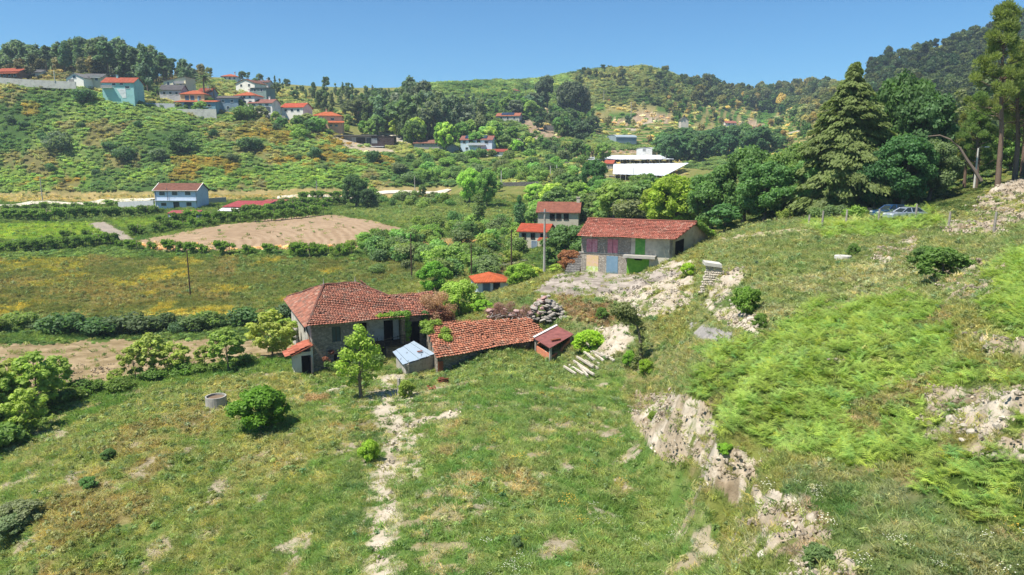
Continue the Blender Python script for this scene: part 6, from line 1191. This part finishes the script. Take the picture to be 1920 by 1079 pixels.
# ---------------------------------------------------------------- barn
BZ = 10.3; ba, bb_ = atz(1086, 441, BZ), atz(1265.6, 448.3, BZ); ub = (bb_ - ba).normalized(); vb = Vector((-ub.y, ub.x, 0))
def bp(a, b, z): return Vector((ba.x, ba.y, 0)) + ub * a + vb * b + Vector((0, 0, z))
bn = empty('barn', tuple(bp(6, 4, 5.2))); tag(bn, 'long two storey barn with a red tiled roof and coloured doors', 'barn'); KN = -Vector(bn.location); kn = lambda *p: [tuple(q + KN) for q in p]
BL = (bb_ - ba).length
roof_tiles(None, [kn(bp(-.1, -.0, BZ), bp(BL + .2, 0, BZ), bp(BL + 2.0, 4.7, 12.1), bp(-.25, 4.7, 12.1)), kn(bp(BL + 3.2, 9.8, 10.2), bp(-.4, 9.8, 10.2), bp(-.25, 4.7, 12.1), bp(BL + 2.0, 4.7, 12.1))], 'roof', M_t3, bn, tw=.3, tl=.42, seed=11, rough=.035)
m = MB(); m.tube([Vector(q) for q in kn(bp(-.25, 4.7, 12.22), bp(BL + 2, 4.7, 12.22))], .14); m.build('ridge_caps', M_t3, bn)
wo_ = bp(.15, .6, 0); m = MB(); SP = 6.9
m.box(bp(.15, .6, 3.8), ub * SP, vb * .5, (0, 0, 10.15 - 3.8)); m.V = [v + KN for v in m.V]; m.build('stone_front', m_stone('barn_stone', (190, 182, 168), (150, 142, 130), (120, 112, 100), 1.5), bn)
m = MB(); m.box(bp(.15 + SP, .6, 3.8), ub * (BL - .5 - SP), vb * .4, (0, 0, 10.15 - 3.8)); m.V = [v + KN for v in m.V]; m.build('plaster_front', m_plaster('barn_plaster', (206, 198, 180), (146, 138, 124), .6, .5), bn)
m = MB(); g_0, g_1, g_2 = bp(BL - .35, .6, 3.8), bp(BL + 1.6, 4.7, 3.8), bp(BL + 2.9, 9.4, 3.8)
for q, w_, za, zc in ((g_0, g_1, 10.15, 11.9), (g_1, g_2, 11.9, 10.1)): m.prism([tuple(q), tuple(w_), (w_.x, w_.y, zc), (q.x, q.y, za)], (-ub.x * .4, -ub.y * .4, 0))
M_gp = m_plaster('gable_plaster', (188, 178, 158), (130, 120, 104), .7, .5); m.V = [v + KN for v in m.V]; m.build('gable_wall', M_gp, bn); m = MB(); m.prism([bp(.15, 1.1, 3.8), bp(.15, 9.4, 3.8), bp(.15, 9.4, 10.1), bp(.15, 4.7, 11.9), bp(.15, 1.1, 10.2)], ub * .4); m.V = [v + KN for v in m.V]; m.build('gable_wall', M_gp, bn)
ow = bp(.15, .6, 0)
def bz(x0, y0, x1, y1): return rect(1060 + x0 / 6.857, 390 + y0 / 6.857, 1060 + x1 / 6.857, 390 + y1 / 6.857, ow, ub)
def door_paint(name, c, c2=None, amt=.6):
    s = N(name); g = s.n('ShaderNodeNewGeometry').outputs['Position']; n = s.noise(2.2, 6, g, .75); s.pbr(s.mix(s.math('MULTIPLY', s.ramp(n, .42, .62), amt), tuple(lin(c)), tuple(lin(c2 or (210, 205, 190)))), .8, .2); return s.m
for x0, y0, x1, y1, nm, mt_, lb in ((275, 400, 413, 578, 'shutter', door_paint('pink_paint', (184, 116, 128), (206, 166, 170), .7), 'faded pink double shutter'), (545, 405, 675, 590, 'shutter', door_paint('pink_paint2', (180, 112, 124), (200, 150, 156), .6), None), (900, 385, 1025, 605, 'shutter', door_paint('green_paint', (76, 140, 60), (130, 176, 90), .6), 'bright green upper door'), (272, 612, 425, 850, 'door', None, 'door with peeling yellow, pink and green paint'), (528, 622, 675, 862, 'door', door_paint('blue_paint', (106, 134, 152), (128, 152, 168), .5), 'plain blue grey door')):
    r4 = bz(x0, y0, x1, y1)
    if mt_ is None:
        zm = (r4[2] * .58 + r4[3] * .42); d_ = panel(ow, ub, (r4[0], r4[1], r4[2], zm), .05, .08, nm, door_paint('lime_paint', (170, 186, 84), (216, 216, 200), .85), bn); panel(ow, ub, (r4[0], r4[1], zm + .01, r4[3]), .053, .08, 'upper_leaf', door_paint('peach_paint', (200, 176, 124), (206, 170, 158), .9), d_)
    else: d_ = panel(ow, ub, r4, .05, .08, nm, mt_, bn)
    if lb: d_['label'] = lb
    d_.location += Vector(KN); 
    if nm == 'shutter' and x0 < 600:
        sl = panel(ow, ub, ((r4[0] + r4[1]) / 2 - .02, (r4[0] + r4[1]) / 2 + .02, r4[2], r4[3]), .06, .02, 'seam', M_dark, d_)
r4 = bz(790, 655, 1075, 865); d_ = panel(ow, ub, (r4[0], r4[1], 4.4, r4[3]), .03, .08, 'garage_door', door_paint('garage_green', (84, 140, 40), (120, 170, 60), .5), bn); d_['label'] = 'wide green garage door below the canopy'; d_.location += Vector(KN)
r4 = bz(890, 655, 985, 675); d_ = panel(ow, ub, r4, .06, .02, 'vent_slot', M_dark, bn); d_.location += Vector(KN)
r4 = bz(765, 605, 1175, 640); d_ = panel(ow, ub, (r4[0], r4[1], r4[2], r4[3]), 1.15, 1.148, 'canopy', M_conc, bn); d_.location += Vector(KN)
r4 = bz(170, 575, 770, 590); d_ = panel(ow, ub, (r4[0] + .05, r4[1], r4[2] - .02, r4[3]), .06, .058, 'ledge', M_conc, bn); d_.location += Vector(KN)
m = MB(); q = g_0.lerp(g_1, .12); w_ = g_0.lerp(g_1, .52); nn_ = Vector((ub.x * .06, ub.y * .06, 0)); m.prism([(q.x, q.y, 7.4), (w_.x, w_.y, 7.4), (w_.x, w_.y, 10.1), (q.x, q.y, 9.8)], nn_); m.V = [v + KN for v in m.V]; m.build('side_doorway', M_dark, bn)
ivy('ivy', [(*bp(BL + 2.3 + .25 * i, 5.2 + i * .7, 11.9 - i * .35), .8) for i in range(7)], .6, 2600, .1, (.12, .2, .04), label='ivy creeping down the right roof edge of the barn', seed=22)
st_ = empty('stone_steps', tuple(bp(-1.6, .4, 5))); tag(st_, 'mossy stone steps climbing the left side of the barn', 'steps'); ks = -Vector(st_.location)
for i in range(9): m = MB(); m.box(bp(-2.2, .2 + i * .45, 4.0) + ks, ub * 2.0, vb * .445, (0, 0, .9 + i * .3)); m.build('step', M_gw, st_)
# ---------------------------------------------------------------- stones, walls, piles
def boulder(seed, sub=2):
    import bmesh
    bm = bmesh.new(); bmesh.ops.create_icosphere(bm, subdivisions=sub, radius=1); r = random.Random(seed); sx = [r.uniform(.7, 1.2) for _ in range(3)]; pl = [(Vector((r.gauss(0, 1), r.gauss(0, 1), r.gauss(0, 1))).normalized(), r.uniform(.55, .85)) for _ in range(7)]
    for v in bm.verts:
        for n, d in pl:
            k = v.co.dot(n)
            if k > d: v.co -= n * (k - d)
        v.co = Vector((v.co.x * sx[0], v.co.y * sx[1], v.co.z * sx[2] * .75)) * r.uniform(.96, 1.04)
    me = bpy.data.meshes.new('boulder'); bm.to_mesh(me); bm.free(); return me
def rockm(name, a, b):
    s = N(name); g = s.n('ShaderNodeTexCoord').outputs['Object']; o = s.n('ShaderNodeObjectInfo').outputs['Random']; n = s.noise(2.5, 6, g, .75); c = s.mix(s.math('MULTIPLY', s.math('ADD', n, o), .5), tuple(lin(a)), tuple(lin(b))); s.pbr(c, .95, .1, s.bump(n, .6, .15)); return s.m
M_rk = rockm('granite', (118, 112, 104), (176, 168, 156)); M_rp = rockm('pink_granite', (150, 116, 108), (186, 158, 150)); M_rw = rockm('pale_rock', (164, 154, 138), (210, 200, 184))
BO = [boulder(i) for i in range(6)]; BOP = []; BOW = []
for b in BO: b.materials.append(M_rk); c = b.copy(); c.materials.clear(); c.materials.append(M_rp); BOP.append(c); c = b.copy(); c.materials.clear(); c.materials.append(M_rw); BOW.append(c)
def stone(px, py, Y, s, label, group, pool=BO, z=None, name='boulder'):
    p = at(px, py, Y); o = link(name, r_.choice(pool), None, (p.x, p.y, p.z if z is None else z)); o.scale = (s * r_.uniform(.8, 1.25), s * r_.uniform(.7, 1.1), s * r_.uniform(.7, 1.0)); o.rotation_euler = (r_.uniform(-.3, .3), r_.uniform(-.3, .3), r_.uniform(0, 6.28)); tag(o, label, 'boulder', group); return o
r_ = random.Random(33)
HC = G(1027, 600)                       # heap of field stones by the forecourt
for i in range(150):
    t, q = r_.uniform(0, 6.28), math.sqrt(r_.random()); hx, hy = 2.5 * q * math.cos(t), 1.7 * q * math.sin(t); hz_ = 2.9 * (1 - q ** 1.6) * (1 - .25 * (hx > 0)) * r_.uniform(.82, 1.0)
    pk = BOP if hx < -.4 and hz_ > .8 and r_.random() < .6 else BO; o = link('boulder', r_.choice(pk), None, (HC.x + hx, HC.y + hy, HC.z + hz_)); k = r_.uniform(.18, .44)
    o.scale = (k * 1.2, k * .9, k * .75); o.rotation_euler = (r_.uniform(-.4, .4), r_.uniform(-.4, .4), r_.uniform(0, 6.28)); tag(o, 'pinkish field stone in the heap beside the forecourt' if pk is BOP else 'grey granite field stone in the heap beside the forecourt', 'boulder', 'pinkish stones of the heap' if pk is BOP else 'grey stones of the heap')
HB2 = G(958, 602)
for i in range(26):
    o = link('boulder', r_.choice(BOP), None, (HB2.x + r_.uniform(-2.4, 2.0), HB2.y + r_.uniform(-.8, .8), HB2.z + r_.uniform(.1, 1.3))); k = r_.uniform(.2, .42); o.scale = (k * 1.2, k, k * .7); o.rotation_euler = (r_.uniform(-.4, .4), 0, r_.uniform(0, 6)); tag(o, 'reddish stone among the dead brambles left of the grey heap', 'boulder', 'reddish stones in the brambles')
ivy('dead_brambles', [(HB2.x + r_.uniform(-2.6, 2.2), HB2.y + r_.uniform(-.9, .9), HB2.z + r_.uniform(.1, 1.7), r_.uniform(.7, 1.1)) for i in range(24)], .62, 11000, .04, (.22, .13, .11), label='dark red dead brambles left of the stone heap', cat='brambles', seed=30)
def drywall(name, q, lb, nx, ny, pool, cap=False, cat='dry stone wall'):
    """q: four corner points bottom left, bottom right, top right, top left"""
    e = empty(name, tuple(q[0])); V = []; Fc = []; rr = random.Random(nx)
    for j in range(ny):
        for i in range(nx):
            a = q[0].lerp(q[1], (i + .5 + (j % 2) * .4 + rr.uniform(-.15, .15)) / nx); b = q[3].lerp(q[2], (i + .5 + (j % 2) * .4) / nx); c = a.lerp(b, (j + .5) / ny) - q[0]; me = rr.choice(pool); s = (q[1] - q[0]).length / nx * .62; o = len(V); sz = (q[3] - q[0]).length / ny * .8; ra = rr.uniform(0, 6.28)
            for v in me.vertices:
                x, y, z = v.co; V.append((c.x + (x * math.cos(ra) - y * math.sin(ra)) * s, c.y + (x * math.sin(ra) + y * math.cos(ra)) * s + .1, c.z + z * sz))
            Fc += [[o + k for k in p.vertices] for p in me.polygons]
    m0 = pool[0].materials[0]; link('stonework', mkmesh('stonework', V, Fc, m0), e)
    if cap: k = MB(); t = q[3] - q[0]; u_ = q[2] - q[3]; k.box(t + Vector((-.2, -.2, .05)), u_ * 1.05, (0, .9, .1), (0, 0, .3)); k.build('capstone', M_conc2, e)
    tag(e, lb, cat)
drywall('dry_stone_wall', [at(1310, 551, 62), at(1349, 548, 62), at(1355, 503, 62.6), at(1325, 499, 62.6)], 'pale dry stone wall with a slab on top, at the end of the terrace', 9, 11, BOW, True)
drywall('dry_stone_wall', [at(322, 632, 92), at(370, 630, 92), at(370, 612, 92), at(322, 612, 92)], 'short dry stone wall in the gap of the rough hedge', 12, 4, BOW)
for i in range(16): stone(1270 + i * 11 - (i % 3) * 6, 500 + i * 7.5 + r_.uniform(-6, 6), hitY(1270 + i * 11 - (i % 3) * 6, 500 + i * 7.5), r_.uniform(.1, .24), 'pale loose stone on the sandy bank below the terrace', 'loose stones below the terrace', BOW)
for i in range(85):
    px, py = r_.choice([(1200, 770), (1250, 800), (1290, 830), (1340, 880), (1400, 960), (1460, 1010), (1860, 770), (1800, 800), (1650, 480), (1840, 425)]); px += r_.uniform(-35, 35); py += r_.uniform(-25, 30); stone(px, py, hitY(px, py), r_.choice([.05, .07, .09, .13, .2]), 'small pale rock on a bare earth bank', 'rocks on the bare banks', BOW)
for px, py, s, lb in ((630, 731, .45, 'largest pale sack like stone slab by the slender tree'), (618, 734, .35, 'pale slab left of the largest slab by the slender tree'), (641, 737, .3, 'small pale slab right of the largest slab by the slender tree'), (598, 745, .3, 'pale stone half sunk left of the slabs'), (433, 757, .38, 'grey stone touching the concrete well ring'), (655, 765, .2, 'little stone at the foot of the slender tree'), (700, 800, .18, 'little pale stone beside the sandy path'), (820, 745, .3, 'pale stone near the pile of tiles'), (955, 630, .3, 'pale stone in the grass below the long ruin'), (1165, 605, .35, 'pale boulder on the sand heap'), (1130, 615, .3, 'broken pale rock at the left of the sand heap'), (1175, 680, .4, 'light boulder just left of the leaning tree'), (1578, 524, .25, 'dark flat stone on the open terrace'), (1475, 555, .25, 'pale flat stone on the open terrace'), (750, 765, .22, 'rock at the foot of the gate post')):
    p = G(px, py); o = link('stone', r_.choice(BOW if 'pale' in lb or 'light' in lb else BO), None, p); o.scale = (s, s * .9, s * .5); o.rotation_euler = (.1, .1, r_.uniform(0, 6)); tag(o, lb, 'stone')
dp = G(590, 752); ivy('dry_branches', [(dp.x + r_.uniform(-.8, .8), dp.y + r_.uniform(-.6, .6), dp.z + .25, r_.uniform(.6, 1)) for i in range(8)], .5, 2600, .04, (.34, .24, .13), label='heap of dry brown branches left of the pale slabs', cat='branches', seed=41)
# granite posts stacked and scattered below the sand heap
SL = [(1066, 690, 1092, 706), (1074, 684, 1102, 703), (1080, 678, 1110, 698), (1088, 676, 1120, 696), (1056, 694, 1078, 708), (1092, 668, 1112, 684), (1098, 664, 1122, 688), (1104, 664, 1130, 684), (1110, 668, 1138, 680), (1116, 662, 1146, 676), (1082, 690, 1100, 712), (1090, 700, 1112, 712), (1126, 668, 1150, 682)]
for i, (x0, y0, x1, y1) in enumerate(SL):
    a, b = G(x0, y0), G(x1, y1); d = (b - a).normalized(); n = Vector((-d.y, d.x, 0)).normalized() * .075; m = MB(); z = .12 + .12 * (i % 3); m.box(Vector((0, 0, 0)), (b - a) * 1.0, n * 2, (0, 0, .17)); o = m.build('granite_post', M_rw); o.location = a + Vector((0, 0, z)); tag(o, 'pale granite vineyard post lying in the pile below the rusty roofed shed', 'granite post', 'granite posts in the pile')
# roof tile piles
tp = G(828, 722)
for i in range(16): k = MB().cbox((0, 0, 0), .48, .24, .07).build('roof_tile', M_t4); k.location = (tp.x + (i % 2) * .3 + r_.uniform(-.12, .12), tp.y + (i % 3) * .12, tp.z + .05 + .065 * (i // 2)); k.rotation_euler = (r_.uniform(-.25, .25), r_.uniform(-.2, .2), .4 + r_.uniform(-.4, .4)); tag(k, 'orange roof tile in the small stack in the meadow', 'tile', 'stacked orange tiles')
for i in range(7): p = G(806 + r_.uniform(-8, 10), 728 + r_.uniform(-4, 6)); k = MB().cbox((0, 0, 0), .4, .22, .06).build('roof_tile', M_t4); k.location = p + Vector((0, 0, .08)); k.rotation_euler = (r_.uniform(-.4, .4), 0, r_.uniform(0, 3)); tag(k, 'broken orange tile lying left of the small stack', 'tile', 'scattered orange tiles')
# concrete well ring and terrace well cover
def ring(name, p, r, h, t, lb, mat, fill):
    e = empty(name, tuple(p)); m = MB(); n = 28
    for i in range(n):
        a, b = 2 * math.pi * i / n, 2 * math.pi * (i + 1) / n; c = lambda q, rr, z: (rr * math.cos(q), rr * math.sin(q), z)
        for qd in ((c(a, r, -.4), c(b, r, -.4), c(b, r, h), c(a, r, h)), (c(a, r - t, h), c(b, r - t, h), c(b, r - t, -.4), c(a, r - t, -.4)), (c(a, r, h), c(b, r, h), c(b, r - t, h), c(a, r - t, h))): m.poly(qd)
    m.build('ring', mat, e, True).data.polygons.foreach_set('use_smooth', [False] * len(m.F)); k = MB(); k.poly([((r - t) * math.cos(2 * math.pi * i / n), (r - t) * math.sin(2 * math.pi * i / n), fill) for i in range(n)]); k.build('filling', flatm((140, 118, 96)) if fill < h else M_conc2, e); tag(e, lb, 'well'); return e
ring('well_ring', G(406, 764), .82, .95, .1, 'round concrete well ring filled with earth in the left meadow', M_conc, .78)
ring('well_cover', G(1580, 487), .68, .32, .3, 'low round concrete well with a flat lid on the terrace', M_conc2, .33)
# ---------------------------------------------------------------- fence posts, poles, lamps
for i, (px, py, h) in enumerate(((1516, 424, 1.3), (1541, 428, 1.9), (1586, 420, 1.6), (1647, 414, 1.3), (1716, 414, 1.8), (1778, 430, 1.7), (1863, 438, 1.9))):
    p = G(px, py); m = MB(); m.tube([(0, 0, -.3), (.03, 0, h * .6), (.05, .02, h)], [.12, .11, .09], 7); o = m.build('granite_fence_post', M_rk); o.location = p; tag(o, 'granite fence post, %s from the left along the upper terrace' % ('leftmost', 'second', 'third', 'fourth', 'fifth', 'sixth', 'last')[i], 'fence post')
fa, fb = at(1430, 432, 96), at(1640, 408, 90); e = empty('netted_fence', tuple(fa)); m = MB()
m.prism([(0, 0, -.3), tuple(fb - fa + Vector((0, 0, -.3))), tuple(fb - fa + Vector((0, 0, 1.3))), (0, 0, 1.2)], (0, .05, 0)); m.build('screen', m_plain('shade_cloth', (70, 74, 72), .9, .3, 1.5), e)
for i in range(9): MB().cbox(tuple((fb - fa) * (i / 8) + Vector((0, -.06, -.3))), .1, .1, 1.8).build('post', M_wood, e)
tag(e, 'dark netted fence in the shade under the right hand trees', 'fence')
def pole(px, pyb, pyt, lb, r=.11, mat=None, arm=0, Y=None, lean=0.0, name='utility_pole'):
    p = G(px, pyb) if Y is None else at(px, pyb, Y); h = (pyb - pyt) / F * depth(p) * 1.03; e = empty(name, tuple(p)); MB().tube([(0, 0, -.3), (lean * h, 0, h)], [r * 1.15, r * .8], 8).build('post', mat or M_wood, e)
    if arm: MB().box((-arm / 2 + lean * h, -.15, h - .5), (arm, 0, 0), (0, .1, 0), (0, 0, .12)).build('crossarm', M_metal, e)
    tag(e, lb, 'utility pole'); e['top'] = [p.x + lean * h, p.y, p.z + h - .2]; return e
pl = [pole(357, 555, 472, 'dark wooden pole standing alone in the flowery meadow'), pole(772, 522, 440, 'dark wooden pole right of the meadow, behind the ruined house'), pole(884, 519, 458, 'thin wooden pole left of the orange roofed hut', ), pole(959, 500, 433, 'wooden pole beside the grey lane', .12), pole(1020.5, 505, 396, 'tall square concrete pole left of the barn', .15, M_conc, 1.2, Y=93),
      pole(80, 378, 335, 'grey pole by the road at the left of the hill foot', .16, M_conc), pole(778, 360, 332, 'grey pole beside the pale road', .14, M_conc), pole(594, 362, 340, 'faint pole at the hill foot above the vines', .14, M_conc), pole(1032, 331, 312, 'left one of two short white posts in the gardens', .16, M_conc2), pole(1044, 327, 310, 'right one of two short white posts in the gardens', .16, M_conc2), pole(1187, 338, 316, 'white post in front of the lower netting', .16, M_conc2),
      pole(713, 240, 205, 'tall pole in front of the middle wood', .2, M_conc), pole(103, 153, 134, 'white lamp post beside the twin white houses', .2, M_conc2, Y=312), pole(534, 245, 226, 'wooden pole on the dry grass right of the hill houses', .2), pole(1183, 222, 193, 'grey pole on the far terraces', .22, M_conc, Y=520), pole(1132, 195, 170, 'grey pole below the round scrub hill', .22, M_conc, Y=570), pole(940, 350, 322, 'white pole right of the annex of the solar house', .15, M_conc2)]
def wire(a, b, sag=1.0, lb='', r=.012):
    a, b = Vector(a), Vector(b); m = MB(); n = 14; m.tube([a.lerp(b, i / n) - a - Vector((0, 0, sag * 4 * (i / n) * (1 - i / n))) for i in range(n + 1)], r, 4); o = m.build('overhead_wire', M_metal); o.location = a; tag(o, lb, 'wire')
wire(pl[4]['top'], pl[3]['top'], .8, 'thin overhead wire from the concrete pole to the pole by the lane'); wire(pl[3]['top'], pl[2]['top'], .8, 'thin overhead wire between the two poles behind the hut'); wire(pl[2]['top'], pl[1]['top'], 1.2, 'thin overhead wire crossing to the pole behind the ruined house')
for q in pl: del q['top']
# street lamp, bent dead trunk
p = at(1827, 345, 88); e = empty('street_lamp', tuple(p)); MB().tube([(0, 0, -.5), (0, 0, 4.3)], [.13, .09], 8).build('post', M_conc2, e); m = MB(); m.tube([(0, 0, 4.3), (.4, 0, 4.45), (.9, 0, 4.45)], .05); m.build('arm', M_metal, e); MB().cbox((1.0, 0, 4.38), .5, .22, .12).build('lamp_head', flatm((220, 220, 216)), e); tag(e, 'white street lamp on a concrete post below the pines', 'street lamp')
m = MB(); pts = [(1740, 256), (1762, 254), (1782, 262), (1800, 278), (1813, 300), (1826, 318), (1840, 340)]; P0 = at(1840, 342, 87)
m.tube([at(x, y, 87 - (i * .3)) - P0 for i, (x, y) in enumerate(pts)], [.05, .08, .11, .13, .16, .18, .22], 7); o = m.build('bent_dead_tree', flatm((140, 124, 110))); o.location = P0; tag(o, 'bare dead trunk bent into an arch behind the street lamp', 'dead tree')
# leaning gate post near the path
for px, py, h, lb in ((748, 742, 1.5, 'rough granite gate post beside the slender tree shadow'), (788, 695, 1.0, 'short post at the corner of the lean-to')):
    p = G(px, py); m = MB(); m.tube([(0, 0, -.3), (.05, 0, h * .5), (.02, 0, h)], [.2, .18, .15], 6); o = m.build('gate_post', M_rk); o.location = p; tag(o, lb, 'post')
# ---------------------------------------------------------------- cars
def car(name, p, rz, body, lb, L=4.35, W=1.78, H=1.5, suv=False):
    e = empty(name, tuple(p), rz); pr = [(-L / 2, .35), (-L / 2, .75), (-L / 2 + .12, .95), (-L * .36, 1.0), (-L * .29, 1.05)] if False else None
    low = [(-L / 2, .32), (-L / 2 + .02, .72), (-L / 2 + .2, .88), (-L * .2, 1.0), (L * .40, 1.02), (L / 2 - .05, .92), (L / 2, .6), (L / 2 - .05, .32)]
    cab = [(-L * .22, .98), (-L * .06, H - .06), (L * .05, H), (L * .27, H - .03), (L * .43, 1.0)]
    def shell(prof, w0, w1, zr):
        V = []; n = len(prof)
        for sgn in (-1, 1):
            for x, z in prof: V.append((x, sgn * (w0 + (w1 - w0) * min(1, max(0, (z - zr[0]) / (zr[1] - zr[0])))), z))
        Fc = [[i for i in range(n)][::-1], [n + i for i in range(n)]] + [[i, (i + 1) % n, n + (i + 1) % n, n + i] for i in range(n)]; return V, Fc
    pm = N('car_paint'); bsd = pm.pbr(tuple(lin(body)), .3, .6); bsd.inputs['Metallic'].default_value = .5; bsd.inputs['Coat Weight'].default_value = .6
    V, Fc = shell(low, W / 2, W / 2 - .06, (.6, 1.0)); b = link('body', mkmesh('body', V, Fc, pm.m), e); mo = b.modifiers.new('b', 'BEVEL'); mo.width = .05; mo.segments = 2
    V, Fc = shell(cab, W / 2 - .1, W / 2 - .3, (1.0, H)); c = link('cabin_glass', mkmesh('cabin_glass', V, Fc, M_glass), e)
    V, Fc = shell([(-L * .075, H - .07), (L * .05, H + .02), (L * .28, H - .01), (L * .30, H - .1), (-L * .085, H - .12)], W / 2 - .27, W / 2 - .29, (1, H)); link('car_roof', mkmesh('car_roof', V, Fc, pm.m), e)
    m = MB()
    for sg in (-1, 1):
        for (x, z), (x2, z2) in (((-L * .22, .99), (-L * .07, H - .08)), ((L * .06, 1.0), (L * .055, H - .04)), ((L * .42, 1.0), (L * .28, H - .05))): m.tube([(x, sg * (W / 2 - .09), z), (x2, sg * (W / 2 - .275), z2)], .045, 5)
    m.build('pillars', pm.m, e)
    for x in (-L * .31, L * .31):
        for sg in (-1, 1):
            wh = MB(); wh.tube([(x, sg * (W / 2 - .2), .33), (x, sg * (W / 2 + .015), .33)], .33, 18); w_ = wh.build('wheel', flatm((28, 28, 28)), e); h = MB(); h.tube([(x, sg * (W / 2 + .0), .33), (x, sg * (W / 2 + .03), .33)], .2, 12); h.build('rim', M_metal, w_)
    for sg in (-1, 1):
        MB().cbox((-L / 2 + .06, sg * .6, .7), .12, .36, .14).build('headlight', flatm((230, 232, 230)), e); MB().cbox((L / 2 - .05, sg * .66, .78), .1, .3, .14).build('tail_light', flatm((150, 24, 24)), e); MB().cbox((-L * .13, sg * (W / 2 + .08), 1.0), .12, .18, .12).build('mirror', pm.m, e)
    tag(e, lb, 'car'); return e
cp1 = at(1696, 414, 80); car('parked_car', (cp1.x, cp1.y, cp1.z), R(8), (176, 184, 196), 'silver grey hatchback parked under the trees on the right')
cp2 = at(1668, 409, 84); car('parked_car', (cp2.x, cp2.y, cp2.z), R(14), (40, 82, 128), 'dark blue car parked behind the silver one', H=1.58)
# ---------------------------------------------------------------- air: even haze over the whole valley
hz = MB(); z0 = float(Zf.min()) - 8; hz.box((-7000, -90, z0), (14000, 0, 0), (0, 6500, 0), (0, 0, 190 - z0)); s = N('haze_air'); pv = s.n('ShaderNodeVolumePrincipled', {'Color': (.66, .80, .95, 1), 'Density': .0002, 'Anisotropy': .1}); s.t.links.new(pv.outputs[0], s.out.inputs['Volume'])
tag(hz.build('haze', s.m), 'thin blue summer haze over the valley', None, kind='stuff')
